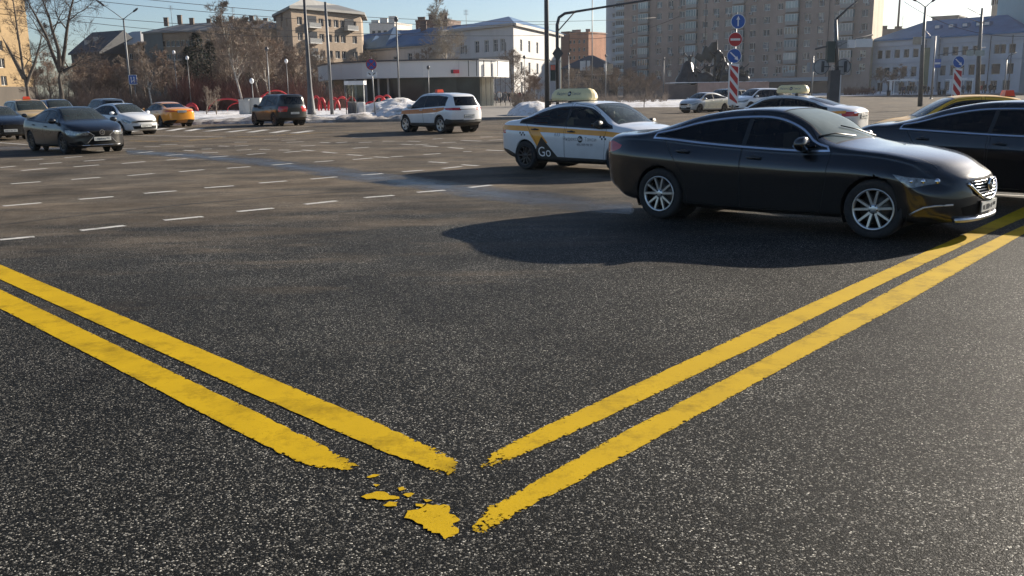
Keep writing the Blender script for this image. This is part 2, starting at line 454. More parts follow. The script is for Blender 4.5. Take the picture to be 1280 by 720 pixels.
    if 'rs' in S:
        rs = S['rs']; ya = wr(rs[0])-.07; yc = wr(rs[1])-.06
        cut('z', [(rs[0], -ya), (rs[0], ya), (rs[1], yc), (rs[1], -yc)], lambda c: c.z > belt(c.x)+.02 and c.x < 0, 'rear_window', S.get('grear', G_tint), cond=lambda f, c: f.normal.z > .05)
    if 'rsx' in S:
        cut('x', S['rsx'], lambda c: c.x < xr+.75, 'rear_window', S.get('grear', G_tint), cond=lambda f, c: f.normal.x < -.15)
    # --- extra regions
    for cdef in S.get('cuts', []):
        ax, poly, (xa, xb_), ymin, part, mt = cdef[:6]
        only = cdef[6] if len(cdef) > 6 else None
        cut(ax, poly, (lambda c, xa=xa, xb_=xb_, ymin=ymin: xa <= c.x <= xb_ and abs(c.y) >= ymin), part, mt,
            cond=(lambda f, c: not parts[f[PL]].startswith(('window', 'quarter')) and (f[ML] not in (idx(mats, M_seam), idx(mats, M_trim)))) if only == 'paint' else None)
    # --- arches
    ra = rw+S.get('archgap', .035)
    for cx in (hx, -hx):
        poly = [(cx+ra*math.cos(2*math.pi*k/28), rw+ra*math.sin(2*math.pi*k/28)) for k in range(28)]
        if S.get('clad'):
            rc = ra+S['clad']; pc = [(cx+rc*math.cos(2*math.pi*k/28), rw+rc*math.sin(2*math.pi*k/28)) for k in range(28)]
            cut('y', pc, lambda c: abs(c.y) > .45 and c.z < rw+rc+.02, None, M_trim)
        cut('y', poly, lambda c: abs(c.y) > .45 and c.z < rw+ra+.02, delete=True)
    # flange
    be = [ed for ed in bm.edges if ed.is_boundary]
    fl = [ed for ed in be if all(abs(v.co.y) > .5 for v in ed.verts)]
    ret = bmesh.ops.extrude_edge_only(bm, edges=fl)
    for v in [g for g in ret['geom'] if isinstance(g, bmesh.types.BMVert)]: v.co.y -= math.copysign(.05, v.co.y)
    # --- end shaping
    sf, sr = S.get('shift', (.24, .20)); wsx = ws[0]
    nl = S.get('nose', []); tl = S.get('tail', [])
    def shape(x, y, z):
        W = max(wm(x), .3); q = min(1, abs(y)/W)
        kf = sstep(xf-.9, xf, x); kr = sstep(xr+.9, xr, x)
        k0 = 0 if z < belt(x)+.01 else sstep(0, .15, z-belt(x))
        kw = sstep(.3, .8, x)*sstep(xf-.6, wsx, x)
        dx = -sf*kf*(.35*q**2+.65*q**4)+sr*kr*(.35*q**2+.65*q**4)-k0*.10*q*q*kw+k0*.07*q*q*sstep(-.3, -.9, x)
        if nl: dx += interp(nl, z)*sstep(xf-.5, xf, x)
        if tl: dx += interp(tl, z)*sstep(xr+.5, xr, x)
        return x+dx
    for v in bm.verts: v.co.x = shape(*v.co)
    bm.normal_update()
    bvh = BVHTree.FromBMesh(bm)
    nrm = {v.index: v.normal.copy() for v in bm.verts}
    bm.verts.index_update()
    nrm = [v.normal.copy() for v in bm.verts]; cos = [v.co.copy() for v in bm.verts]
    groups = {}
    for f in bm.faces: groups.setdefault(parts[f[PL]], []).append(([v.index for v in f.verts], f[ML]))
    bm.free()
    root = empty(S.get('name', 'parked_car'))
    tag(root, S['label'], S.get('cat', 'car'), S.get('group', 'cars at the crossing'))
    O = {}
    KN = {'window_front': 'window', 'window_rear': 'window', 'quarter_window': 'window', 'door_front': 'door', 'door_rear': 'door', 'headlight': 'headlight', 'tail_light': 'tail_light', 'fog_trim': 'fog_trim'}
    for key in sorted(groups, key=lambda k: (0 if k == 'body' else 1 if k.startswith('door') else 2)):
        fl_ = groups[key]; mp = {}; vs = []; fs = []; ns = []; isg = 'window' in key or key == 'windscreen'
        mm = sorted(set(m for _, m in fl_))
        for f, m in fl_:
            q = []
            for i in f:
                if i not in mp: mp[i] = len(vs); vs.append(cos[i]-nrm[i]*.004 if isg else cos[i]); ns.append(nrm[i])
                q.append(mp[i])
            fs.append(q)
        me = bpy.data.meshes.new(key); me.from_pydata(vs, [], fs)
        for m in mm: me.materials.append(mats[m])
        me.polygons.foreach_set('material_index', [mm.index(m) for _, m in fl_])
        me.polygons.foreach_set('use_smooth', [True]*len(fs)); me.update(); me.normals_split_custom_set_from_vertices(ns)
        s_ = key[-2:] if key[-2:] in ('_L', '_R') else ''; kn = key[:-2] if s_ else key
        o = bpy.data.objects.new(KN.get(kn, kn), me); C.objects.link(o)
        par = root
        if kn == 'window_front' and 'door_front'+s_ in O: par = O['door_front'+s_]
        if kn == 'window_rear' and 'door_rear'+s_ in O: par = O['door_rear'+s_]
        o.parent = par; O[key] = o
    def surf(x, z, sgn):
        h = bvh.ray_cast(Vector((x, 3*sgn, z)), Vector((0, -sgn, 0))); return h[0], h[1]
    S['_surf'] = surf; S['_bvh'] = bvh
    full = S.get('detail', 2)
    # wheels
    bar, ty, ri = wheel_meshes(S.get('wheel', 'ten'), rw)
    for cx in (hx, -hx):
        for sg in (1, -1):
            wo = bpy.data.objects.new('wheel', bar); C.objects.link(wo); wo.parent = root
            yo = S['track']/2
            wo.location = (cx, sg*yo, rw); wo.rotation_euler = (0, rnd.uniform(0, .6), (0 if sg > 0 else math.pi)+(S.get('steer', 0) if cx > 0 else 0))
            for nm, me in (('tyre', ty), ('rim', ri)):
                k = bpy.data.objects.new(nm, me); C.objects.link(k); k.parent = wo
    lin = MB()
    for cx in (hx, -hx):
        for sg in (1, -1):
            y1 = sg*.45; y2 = sg*(wm(cx)-.045)
            lin.lathe([(ra+.004, y1), (ra+.004, y2)], 24, 0, 'Y', (cx, 0, rw), a0=-.5, a1=math.pi+.5)
            lin.lathe([(0.01, y1), (ra+.004, y1)], 24, 0, 'Y', (cx, 0, rw))
    lin.box((0, 0, (sill(0)+.03)), (wb-2*ra, 1.3, .05)); lin.box((0, 0, .30), (wb*.9, 1.1, .04))
    lin.build('underbody', M_well, root)
    # interior
    fz = .42; bz = belt(0)
    it = MB()
    it.box((0, 0, .36), (wb-2*ra+.1, 1.5, .03), 0)
    it.box((ws[0]-.40, 0, bz-.10), (.40, 1.36, .20), 1, taper=.9)
    it.box((S['seat_r']-.42, 0, bz-.03), (.5, 1.25, .04), 0)
    it.lathe([(.17, 0), (.185, .012), (.2, 0), (.185, -.012), (.17, 0)], 18, 0, 'X', (0, 0, 0), M=Matrix.Translation((ws[0]-.68, .36, bz-.03))@Matrix.Rotation(-.4, 4, 'Y'))
    it.build('dashboard', [M_int, M_dash], root)
    for (sx, sy, wd_) in ((S['seat_f'], .36, .5), (S['seat_f'], -.36, .5), (S['seat_r'], 0, 1.2)):
        m = MB(); m.box((sx+.25, sy, fz+.08), (.5, wd_, .16), 0, taper=.93)
        m.box((sx-.06, sy, fz+.40), (.13, wd_*.95, .56), 0, taper=.9)
        for hy in ([sy] if wd_ < 1 else [-.36, .36]): m.blob((sx-.08, hy, fz+.76), (.06, .13, .1), 0)
        m.build('seat', M_seat, root)
    # mirrors
    if full:
        mx, mz = S.get('mirror', (ws[0]-.38, belt(ws[0]-.4)+.07))
        for sg in (1, -1):
            h, _ = surf(mx, mz-.02, sg); y = (h.y if h else .85*sg)
            m = MB(); ms = S.get('mirsize', 1)
            prof = [(.0, .055), (.05, .05), (.085, .0), (.09, -.05), (.075, -.068), (0, -.068)]
            m.lathe([(r_*1.0, -hh) for r_, hh in prof][::-1], 16, 0, 'X', M=Matrix.Translation((mx, y+sg*.13, mz+.035))@Matrix.Diagonal((1.2*ms, 1.25*ms, .98*ms, 1)))
            m.box((mx+.01, y+sg*.035, mz-.015), (.06, .09, .035), 1)
            m.build('mirror', [S.get('mirmat', S['paint']), M_trim], root)
        # handles
        for nm, hx_, hz in S.get('handles', []):
            for sg, s_ in ((1, '_L'), (-1, '_R')):
                h, _ = surf(hx_, hz, sg)
                if not h or nm+s_ not in O: continue
                m = MB(); y = h.y
                m.tube([(hx_-.10, y, hz+.004), (hx_-.085, y+sg*.03, hz+.004), (hx_+.075, y+sg*.034, hz), (hx_+.095, y, hz)], [.011, .013, .013, .011], 8)
                m.lathe([(0, 0), (.045, 0)], 14, 1, 'Y', M=Matrix.Translation((hx_, y+sg*.004, hz))@Matrix.Diagonal((1.25, 1, .6, 1)))
                m.build('handle', [S.get('handmat', S['paint']), M_trim], O[nm+s_])
    # plates
    for end in ('f', 'r'):
        if 'plate_'+end not in S: continue
        z = S['plate_'+end]; sgx = 1 if end == 'f' else -1
        h = bvh.ray_cast(Vector((4*sgx, 0.02, z)), Vector((-sgx, 0, 0)))[0]
        if not h: continue
        m = MB(); X = h.x+sgx*.012
        m.box((X, 0, z), (.016, .52, .112), 0); m.box((X-sgx*.006, 0, z), (.012, .545, .135), 1)
        r2 = random.Random(S['label'])
        xx = -.22
        for k in range(8):
            bw_ = .034; hh = .06 if k not in (0, 4, 5) else .048
            if k >= 6: bw_ = .03; hh = .036
            y = (xx+bw_/2)*(-sgx)*-1
            z1 = z-.006+(0 if k < 6 else .014)
            # glyph-like strokes
            m.box((X+sgx*.009, y-bw_*.38, z1), (.003, .009, hh), 2)
            if r2.random() < .7: m.box((X+sgx*.009, y+bw_*.38, z1), (.003, .009, hh), 2)
            m.box((X+sgx*.0095, y, z1+(hh/2-.005)*r2.choice((1, 0, 1, -1))), (.003, bw_*.6, .009), 2)
            xx += bw_+.02+(.02 if k == 5 else 0)
        m.build('licence_plate', [M_plate, M_trim, M_ink], root)
    for fn in S.get('extra', []): fn(root, O, S)
    return root

def sedan(**k):
    s = dict(wb=2.83, xf=2.345, xr=-2.525, rw=.335, track=1.585,
        top=[(-2.525, .95), (-2.42, 1.02), (-2.2, 1.075), (-1.9, 1.115), (-1.6, 1.185), (-1.2, 1.305), (-.7, 1.415), (-.2, 1.45), (.2, 1.44), (.5, 1.385), (.85, 1.245), (1.28, 1.035), (1.5, .99), (1.9, .90), (2.2, .80), (2.345, .71)],
        belt=[(-2.525, .90), (-2.0, 1.0), (-1.5, .985), (-.8, .955), (0, .925), (.8, .905), (1.28, .915), (1.6, .875), (2.0, .79), (2.345, .62)],
        sill=[(-2.525, .40), (-2.2, .27), (-1.8, .215), (1.8, .20), (2.2, .20), (2.345, .23)],
        w=[(-2.525, .80), (-2.2, .885), (-1.4, .92), (0, .915), (1.4, .92), (2.0, .89), (2.345, .80)],
        wr=[(-2.0, .66), (-1.2, .60), (0, .575), (.5, .60), (1.28, .74)],
        dlo=(-1.72, 1.2), bp=-.12, ws_=(1.26, .42), rs=(-1.82, -1.0), seat_f=.05, seat_r=-.85,
        door_polys=[('door_front', [(-.12, .24), (.98, .24), (1.02, .6), (1.03, .93), (.72, 1.22), (.4, 1.36), (-.1, 1.41)]),
                    ('door_rear', [(-.125, .24), (-.125, 1.41), (-.6, 1.385), (-1.3, 1.2), (-1.42, 1.03), (-1.2, .80), (-1.03, .62), (-.98, .24)])],
        handles=[('door_front', .08, .83), ('door_rear', -1.02, .87)], plate_f=.42, plate_r=.9,
        cuts=[])
    s.update(k); return s
# ---- specs
HL = lambda xf, z: [(xf-.62, z+.09), (xf-.3, z+.07), (xf-.05, z+.0), (xf+.1, z-.02), (xf+.1, z-.11), (xf-.15, z-.11), (xf-.42, z-.02)]
def std_lights(s, hl=None, tl=None, grille=None, intake=None):
    xf, xr = s['xf'], s['xr']; c = []
    if grille: c.append(('x', grille, (xf-.25, xf+1), 0, 'grille', M_grille))
    if intake: c.append(('x', intake, (xf-.25, xf+1), 0, 'air_intake', M_grille))
    c.append(('y', hl or HL(xf, .66), (0, 9), .38, 'headlight_%s', M_lens))
    c.append(('y', tl or [(xr-.1, .95), (xr+.28, .93), (xr+.38, .86), (xr+.12, .76), (xr-.1, .78)], (-9, 0), .42, 'tail_light_%s', M_red))
    return c

def place(root, X, Y, hd): root.location = (X, Y, 0); root.rotation_euler = (0, 0, R(hd)); return root
def trunk_seam(s, z):
    xr = s['xr']
    return [('x', [(-.62, z), (.62, z), (.62, z+.012), (-.62, z+.012)], (xr-1, xr+.12), 0, None, M_seam)]

# 1. dark sedan nearest the camera
P_maz = paint('dark_grey_paint', (.003, .004, .006), .13, .2, coat=.8)
def hood_seam(s, y=.74):
    return [('z', [(.95, y-.004), (2.2, y-.10), (2.2, y-.108), (.95, y-.012)], (.9, 2.25), .3, None, M_seam), ('z', [(.95, -y+.004), (2.2, -y+.10), (2.2, -y+.108), (.95, -y+.012)], (.9, 2.25), .3, None, M_seam)]
def maz_extra(root, O, S):
    surf = S['_surf']; bvh = S['_bvh']
    # chrome grille wing, slats and badge
    def fx(y, z):
        h = bvh.ray_cast(Vector((4, y, z)), Vector((-1, 0, 0)))[0]; return h.x if h else 2.2
    gr = O.get('grille', root)
    m = MB()
    pts = [(y, .435+.20*(abs(y)/.46)**2.2) for y in [(-.46+.92*i/24) for i in range(25)]]
    m.tube([(fx(y, z)+.012, y, z) for y, z in pts], .016, 8); m.build('grille_trim', M_chrome, gr)
    m = MB()
    for k in range(6):
        z = .49+.031*k; yy = .30+.022*k
        if k == 5: yy -= .02
        P = [(-yy+2*yy*i/14) for i in range(15)]
        m.tube([(fx(y, z)+.006, y, z) for y in P], .0065, 6)
    m.build('grille_slats', M_alloy, gr)
    m = MB(); X = fx(0, .6)+.03
    m.lathe([(0, .0), (.075, .0), (.082, -.012), (.07, -.02)], 24, 0, 'X', (X, 0, .60)); m.lathe([(.058, .012), (.072, .012), (.072, -.002)], 24, 1, 'X', (X, 0, .60))
    m.tube([(X+.012, -.066, .618), (X+.014, -.03, .60), (X+.014, 0, .57), (X+.014, .03, .60), (X+.012, .066, .618)], .008, 6, 1)
    m.build('badge', [M_trim, M_chrome], gr)
    # lower corner chrome strips and front lip
    for sg in (1, -1):
        P = []
        for (x, z) in ((1.93, .30), (1.99, .345), (2.06, .385), (2.16, .405), (2.30, .415)):
            h, n_ = surf(x-.12, z, sg)
            if h: P.append((h.x, h.y+sg*.006, h.z))
        if len(P) > 2: m = MB(); m.tube(P, .011, 6); m.build('bumper_trim', M_alloy, root)
    m = MB(); P = [(-.62+1.24*i/16) for i in range(17)]
    m.tube([(fx(y, .27)+.02, y, .245) for y in P], .028, 8); m.build('front_lip', M_alloy, root)
    # wipers
    for y0 in (.45, -.15):
        m = MB(); P = [Vector((.87, y0, 1.06)), Vector((.74, y0-.28, 1.14)), Vector((.66, y0-.55, 1.17))]
        Q = []
        for p in P:
            h = bvh.ray_cast(Vector((p.x, p.y, 3)), Vector((0, 0, -1)))[0]; Q.append(h+Vector((0, 0, .018)) if h else p)
        m.tube(Q, .008, 6); m.build('wiper', M_trim, root)
    # headlamp internals: projector
    for s_ in ('L', 'R'):
        o = O.get('headlight_'+s_)
        if not o: continue
        sg = 1 if s_ == 'L' else -1; m = MB()
        for x, rr in ((2.02, .034), (1.9, .028), (1.80, .02)):
            h, n_ = surf(x, .665, sg)
            if h: m.blob(h+n_*(-.004), (rr, rr, rr), 0)
        m.build('lamp_bulb', M_chrome, o)
    m = MB(); h = bvh.ray_cast(Vector((.42, .1, 3)), Vector((0, 0, -1)))[0]
    m.blob((.12, 0, 1.32), (.03, .11, .035)); m.build('rear_view_mirror', M_trim, root)
def cuts_maz():
    s = sedan()
    c = std_lights(s, hl=[(1.66, .735), (1.90, .715), (2.14, .695), (2.24, .68), (2.26, .64), (2.16, .60), (2.02, .60), (1.84, .665)],
        tl=[(-2.7, 1.0), (-2.40, 1.0), (-2.19, .95), (-2.23, .91), (-2.42, .86), (-2.7, .86)],
        grille=[(-.43, .65), (-.40, .52), (-.24, .455), (.24, .455), (.40, .52), (.43, .65), (.3, .675), (-.3, .675)],
        intake=[(-.56, .38), (-.5, .28), (.5, .28), (.56, .38), (.3, .42), (-.3, .42)])
    c += hood_seam(s)
    c += [('y', [(1.30, .55), (1.306, .55), (1.306, .86), (1.30, .86)], (1.2, 1.4), .4, None, M_seam)] if 0 else []
    return c
def make_hero():
    s = sedan(gscreen=G_screen_d, name='sedan_car', label='dirty dark grey sedan driving right, the largest car in front', paint=P_maz, dlo=(-1.56, .86),
        top=[(-2.525, 1.04), (-2.44, 1.095), (-2.3, 1.12), (-2.0, 1.125), (-1.78, 1.155), (-1.4, 1.27), (-.95, 1.375), (-.5, 1.43), (-.12, 1.445), (.15, 1.42), (.45, 1.315), (.90, 1.075), (1.12, 1.02), (1.5, .98), (1.9, .91), (2.2, .82), (2.345, .725)],
        belt=[(-2.525, .97), (-2.0, 1.045), (-1.5, 1.035), (-.8, .985), (0, .945), (.6, .93), (.95, .94), (1.3, .925), (1.6, .89), (2.0, .81), (2.345, .63)],
        wr=[(-2.0, .66), (-1.2, .60), (-.2, .575), (.2, .60), (.95, .745)], bp=-.24, ws_=(.92, .12), rs=(-1.74, -1.0), seat_f=-.2, seat_r=-1.0, cant=.07,
        door_polys=[('door_front', [(-.24, .24), (.80, .24), (.86, .6), (.88, .95), (.55, 1.22), (.2, 1.37), (-.24, 1.41)]), ('door_rear', [(-.245, .24), (-.245, 1.41), (-.6, 1.39), (-1.2, 1.25), (-1.42, 1.08), (-1.22, .84), (-1.04, .62), (-.99, .24)])],
        handles=[('door_front', -.06, .855), ('door_rear', -1.06, .90)],
        dlo_mat=M_chrome, dlo_w=.022, gside=G_tint, gback=G_dark,
        res=150, cuts=cuts_maz(), extra=[maz_extra], wheel='ten', plate_f=.365, shift=(.34, .24), inset=[(-2.5, .06), (-1.5, .085), (0, .06), (1.3, .10), (2.345, .12)],
        nose=[(.2, -.03), (.35, 0), (.5, .0), (.68, -.045), (.8, -.10)], tail=[(.3, .06), (.6, .0), (.95, -.02), (1.1, 0)], steer=R(3))
    return build_car(s)

def lighten(p): return p
def bmw_spec(paintm):
    s = sedan(name='sedan_car', label='glossy black sedan with chrome window outline, cut off by the right edge', paint=paintm, wb=2.97, xf=2.42, xr=-2.50, rw=.34,
        top=[(-2.50, .98), (-2.3, 1.08), (-2.0, 1.125), (-1.75, 1.145), (-1.4, 1.235), (-.95, 1.355), (-.4, 1.44), (.2, 1.455), (.55, 1.39), (.9, 1.26), (1.35, 1.06), (1.7, 1.01), (2.1, .92), (2.3, .84), (2.42, .74)],
        belt=[(-2.50, .93), (-2.0, 1.03), (-1.5, 1.02), (-.8, .99), (0, .96), (.8, .945), (1.35, .95), (1.8, .90), (2.1, .82), (2.42, .66)],
        dlo=(-1.50, 1.28), bp=-.16, ws_=(1.33, .48), rs=(-1.78, -.95), dlo_mat=M_chrome, dlo_w=.02, gside=G_dark, gback=G_dark, cuts=None, handles=[('door_front', .02, .86), ('door_rear', -1.1, .9)],
        door_polys=[('door_front', [(-.16, .24), (1.0, .24), (1.08, .6), (1.1, .97), (.8, 1.22), (.4, 1.38), (-.1, 1.42)]), ('door_rear', [(-.165, .24), (-.165, 1.42), (-.6, 1.4), (-1.3, 1.2), (-1.42, 1.06), (-1.25, .85), (-1.08, .62), (-1.03, .24)])])
    s['cuts'] = std_lights(s, grille=[(-.3, .7), (-.3, .5), (.3, .5), (.3, .7)]); return s

# small compact saloon (white taxi and far cars)
def compact(**k):
    s = sedan(wb=2.60, xf=2.12, xr=-2.28, rw=.315, track=1.50,
        top=[(-2.28, 1.00), (-2.18, 1.05), (-2.0, 1.08), (-1.75, 1.105), (-1.5, 1.18), (-1.1, 1.33), (-.6, 1.44), (-.1, 1.47), (.25, 1.455), (.5, 1.40), (.85, 1.23), (1.2, 1.03), (1.5, .98), (1.85, .89), (2.0, .82), (2.12, .72)],
        belt=[(-2.28, .93), (-1.9, 1.0), (-1.4, .985), (-.8, .955), (0, .93), (.8, .905), (1.2, .91), (1.5, .87), (1.85, .79), (2.12, .63)],
        sill=[(-2.28, .38), (-2.0, .28), (-1.6, .22), (1.6, .20), (1.95, .2), (2.12, .24)],
        w=[(-2.28, .76), (-2.0, .82), (-1.3, .85), (0, .85), (1.3, .85), (1.8, .82), (2.12, .73)],
        wr=[(-1.9, .62), (-1.1, .57), (0, .55), (.5, .57), (1.2, .69)],
        dlo=(-1.52, 1.12), bp=-.16, ws_=(1.18, .42), rs=(-1.68, -.92), seat_f=.0, seat_r=-.8,
        door_polys=[('door_front', [(-.16, .26), (.9, .26), (.95, .6), (.96, .93), (.68, 1.24), (.4, 1.37), (-.1, 1.43)]),
                    ('door_rear', [(-.165, .26), (-.165, 1.43), (-.6, 1.40), (-1.2, 1.22), (-1.32, 1.02), (-1.12, .80), (-.97, .62), (-.93, .26)])],
        handles=[('door_front', .04, .85), ('door_rear', -1.0, .88)], plate_f=.42, plate_r=.62, mirror=(.80, .97))
    s.update(k)
    if s.get('cuts') is None or not s['cuts']: s['cuts'] = std_lights(s, grille=[(-.4, .66), (-.4, .58), (.4, .58), (.4, .66)], intake=[(-.6, .42), (-.55, .28), (.55, .28), (.6, .42)])
    return s
def suv(**k):
    s = sedan(wb=2.70, xf=2.15, xr=-2.25, rw=.36, track=1.60,
        top=[(-2.25, 1.02), (-2.2, 1.12), (-2.12, 1.25), (-1.98, 1.47), (-1.85, 1.60), (-1.4, 1.68), (-.6, 1.71), (.1, 1.70), (.4, 1.65), (.75, 1.47), (1.2, 1.18), (1.5, 1.12), (1.85, 1.04), (2.05, .94), (2.15, .82)],
        belt=[(-2.25, .97), (-2.1, 1.12), (-1.8, 1.14), (-.8, 1.10), (0, 1.06), (.8, 1.02), (1.2, 1.03), (1.5, 1.0), (1.85, .93), (2.15, .74)],
        sill=[(-2.25, .42), (-2.0, .34), (-1.6, .28), (1.6, .27), (1.95, .28), (2.15, .34)],
        w=[(-2.25, .84), (-2.0, .90), (-1.3, .93), (0, .925), (1.3, .93), (1.8, .90), (2.15, .80)],
        wr=[(-2.2, .70), (-1.4, .64), (0, .62), (.4, .64), (1.2, .76)], cant=.09,
        dlo=(-1.80, 1.10), bp=-.10, bars=[-1.18], ws_=(1.17, .36), seat_f=.0, seat_r=-.85,
        rsx=[(-.60, 1.16), (.60, 1.16), (.54, 1.54), (-.54, 1.54)],
        door_polys=[('door_front', [(-.1, .36), (.9, .36), (.95, .7), (.95, 1.05), (.6, 1.42), (.3, 1.6), (-.1, 1.65)]),
                    ('door_rear', [(-.105, .36), (-.105, 1.65), (-.6, 1.64), (-1.18, 1.58), (-1.22, 1.15), (-1.18, .9), (-1.0, .7), (-.93, .36)])],
        handles=[('door_front', .06, .97), ('door_rear', -1.0, 1.0)], plate_f=.5, plate_r=.72, mirror=(.80, 1.10), mirsize=1.15, clad=.05)
    del s['rs']
    s.update(k)
    if not s['cuts']: s['cuts'] = std_lights(s, hl=HL(s['xf'], .84), tl=[(-2.4, 1.08), (-1.95, 1.06), (-1.9, 1.02), (-2.1, .96), (-2.4, .94)], grille=[(-.45, .82), (-.4, .6), (.4, .6), (.45, .82)], intake=[(-.6, .5), (-.5, .38), (.5, .38), (.6, .5)])
    return s

def decal(root, S, sg, items, name, matl, parent, label=None):
    """flat lettering wrapped on to the car's side: items = (mesh or polys, x, z) in side coordinates"""
    surf = S['_surf']; vs = []; fs = []
    for me, ox, oz in items:
        k = len(vs)
        for v in me.vertices:
            x = ox+v.co.x*(-sg); z = oz+v.co.y
            h, n_ = surf(x, z, sg)
            vs.append((h+Vector((0, sg*.004, 0))) if h else Vector((x, .9*sg, z)))
        for p in me.polygons: fs.append([i+k for i in p.vertices])
    m = bpy.data.meshes.new(name); m.from_pydata(vs, [], fs); m.materials.append(matl)
    o = bpy.data.objects.new(name, m); C.objects.link(o); o.parent = parent
    if label: o['label'] = label
    return o
M_ltr = mat('lettering_black', (.02, .02, .02), .5, var=0); M_ltr_g = mat('lettering_grey', (.25, .25, .26), .5, var=0); M_ltr_w = mat('lettering_white', (.8, .8, .8), .5, var=0)
M_amber = mat('livery_amber', (.80, .33, .02), .35, var=.08, scale=5, coat=.6)
M_blackliv = mat('livery_black', (.015, .015, .016), .4, var=.1)
P_white = paint('white_paint', (.76, .77, .78), .42, .3)
M_cream = mat('roof_sign_cream', (.84, .70, .38), .4, var=.05, scale=6)

def roof_sign(root, O, S):
    L0, W0 = S.get('rsign', (1.05, .34)); zx = S['rsign_x']
    h = S['_bvh'].ray_cast(Vector((zx, 0, 3)), Vector((0, 0, -1)))[0]; zz = h.z+.045
    m = MB(); ks = [(0, .94, .92), (.05, 1, 1), (.14, .97, .86), (.22, .86, .62), (.25, .72, .40)]
    vs = []; fs = []; n = 20
    for (z, a, b) in ks:
        for k in range(n):
            t = 2*math.pi*k/n; cx, cy = math.cos(t), math.sin(t)
            vs.append((zx+math.copysign(abs(cx)**.42, cx)*a*L0/2, math.copysign(abs(cy)**.5, cy)*b*W0/2, zz+z))
    for i in range(len(ks)-1):
        for k in range(n): fs.append((i*n+k, i*n+(k+1) % n, (i+1)*n+(k+1) % n, (i+1)*n+k))
    fs.append(tuple((len(ks)-1)*n+k for k in range(n))); fs.append(tuple(range(n-1, -1, -1)))
    m.add(vs, fs, 0, False)
    sgn = m.build('roof_sign', [M_cream], root); sgn['label'] = 'long cream taxi roof sign with grey lettering'
    f = MB()
    for dx in (-.34, .30):
        f.box((zx+dx, 0, zz-.02), (.07, .9, .03), 0)
        for sg in (1, -1): f.box((zx+dx, sg*.46, zz-.055), (.09, .06, .09), 0)
    f.build('sign_bracket', M_trim, root)
    for sg in (1, -1):
        mb = MB(); W = W0/2
        for txt, dx, mt in (('Яндекс', -.215, 0), ('Go', 0, 2), ('Такси', .19, 0)):
            me = text_mesh(txt, .088 if txt != 'Go' else .06, txt == 'Go')
            for_v = []
            for v in me.vertices:
                u = (dx+v.co.x)*(-sg)*1.0; z = .14+v.co.y
                tt = (z-.05)/.17; yy = W*(1-.38*max(0, tt)**1.35)+.006
                for_v.append((zx+u, sg*(yy if txt != 'Go' else yy+.004), zz+z))
            mb.add(for_v, [list(p.vertices) for p in me.polygons], mt)
        cr = []
        for k in range(20):
            a = 2*math.pi*k/20; z = .14+.052*math.sin(a); tt = (z-.05)/.17
            cr.append((zx+.052*math.cos(a), sg*(W*(1-.38*max(0, tt)**1.35)+.004), zz+z))
        mb.add(cr, [list(range(20))], 1)
        mb.build('lettering', [M_ltr_g, M_ltr, M_ltr_w], sgn)
def grid_poly(x0, x1, y0, y1, skew=0, nx=6, ny=3):
    me = bpy.data.meshes.new('q'); vs = []; fs = []
    for j in range(ny+1):
        for i in range(nx+1): vs.append((x0+(x1-x0)*i/nx+skew*j/ny, y0+(y1-y0)*j/ny, 0))
    for j in range(ny):
        for i in range(nx): a = j*(nx+1)+i; fs.append((a, a+1, a+nx+2, a+nx+1))
    me.from_pydata(vs, [], fs); return me
def taxi_letters(root, O, S):
    for sg, s_ in ((-1, '_R'), (1, '_L')):
        d = O['door_front'+s_]; q = O['door_rear'+s_]; bd = O['body']
        decal(root, S, sg, [(text_mesh('Яндекс', .115), .02, .70), (text_mesh('Такси', .115), .58, .70), (text_mesh('495 999 99 99', .075, True), .42, .585)], 'lettering', M_ltr_g, d)
        cir = bpy.data.meshes.new('c'); cir.from_pydata([(.07*math.cos(a*.314), .07*math.sin(a*.314), 0) for a in range(20)], [], [list(range(20))])
        decal(root, S, sg, [(cir, .30, .70)], 'lettering', M_ltr, d)
        g2 = text_mesh('Go', .08, True)
        o = decal(root, S, sg, [(g2, .30, .70)], 'lettering', M_ltr_w, d); o.location.y = sg*.003
        decal(root, S, sg, [(text_mesh('633', .11), -.34, .78)], 'lettering', M_ltr_g, q)
        o = decal(root, S, sg, [(text_mesh('Go', .30, False), -.72, .40)], 'lettering', M_ltr_w, q); o.location.y = sg*.004
        ck = []
        for k in range(4): ck.append((grid_poly(-.02, .02, -.02, .02, 0, 1, 1), .84+.045*k, .72+(.0 if k % 2 else .042)))
        decal(root, S, sg, ck, 'livery_checks', M_ltr, bd)
        decal(root, S, sg, [(a, x-2.28, z+.04) for a, x, z in ck], 'livery_checks', M_ltr, bd)
def seat_person(root, S, sy, label):
    m = MB(); x = S['seat_f']+.14; z = .50
    m.tube([(x, sy, z), (x-.02, sy, z+.25), (x-.05, sy, z+.45), (x-.04, sy, z+.52), (x-.02, sy, z+.57)], [.15, .17, .19, .10, .055], 12, 0)
    m.blob((x, sy, z+.68), (.095, .078, .12), 1, 12, 9); m.blob((x+.095, sy, z+.67), (.02, .015, .022), 1, 6, 5)
    for q in (1, -1): m.tube([(x-.04, sy+.17*q, z+.42), (x+.08, sy+.22*q, z+.22), (x+.34, sy+.12*q, z+.34)], [.06, .05, .04], 8, 0)
    p = m.build('person', [M_jacket, M_skin]); p.location = root.location; p.rotation_euler = root.rotation_euler
    hr = MB(); hr.blob((x-.015, sy, z+.715), (.102, .086, .10), 0, 12, 8); hr.build('hair', mat('hair_dark', (.02, .015, .012), .8, var=.1), p)
    tag(p, label, 'person', 'drivers seen through windscreens'); return p
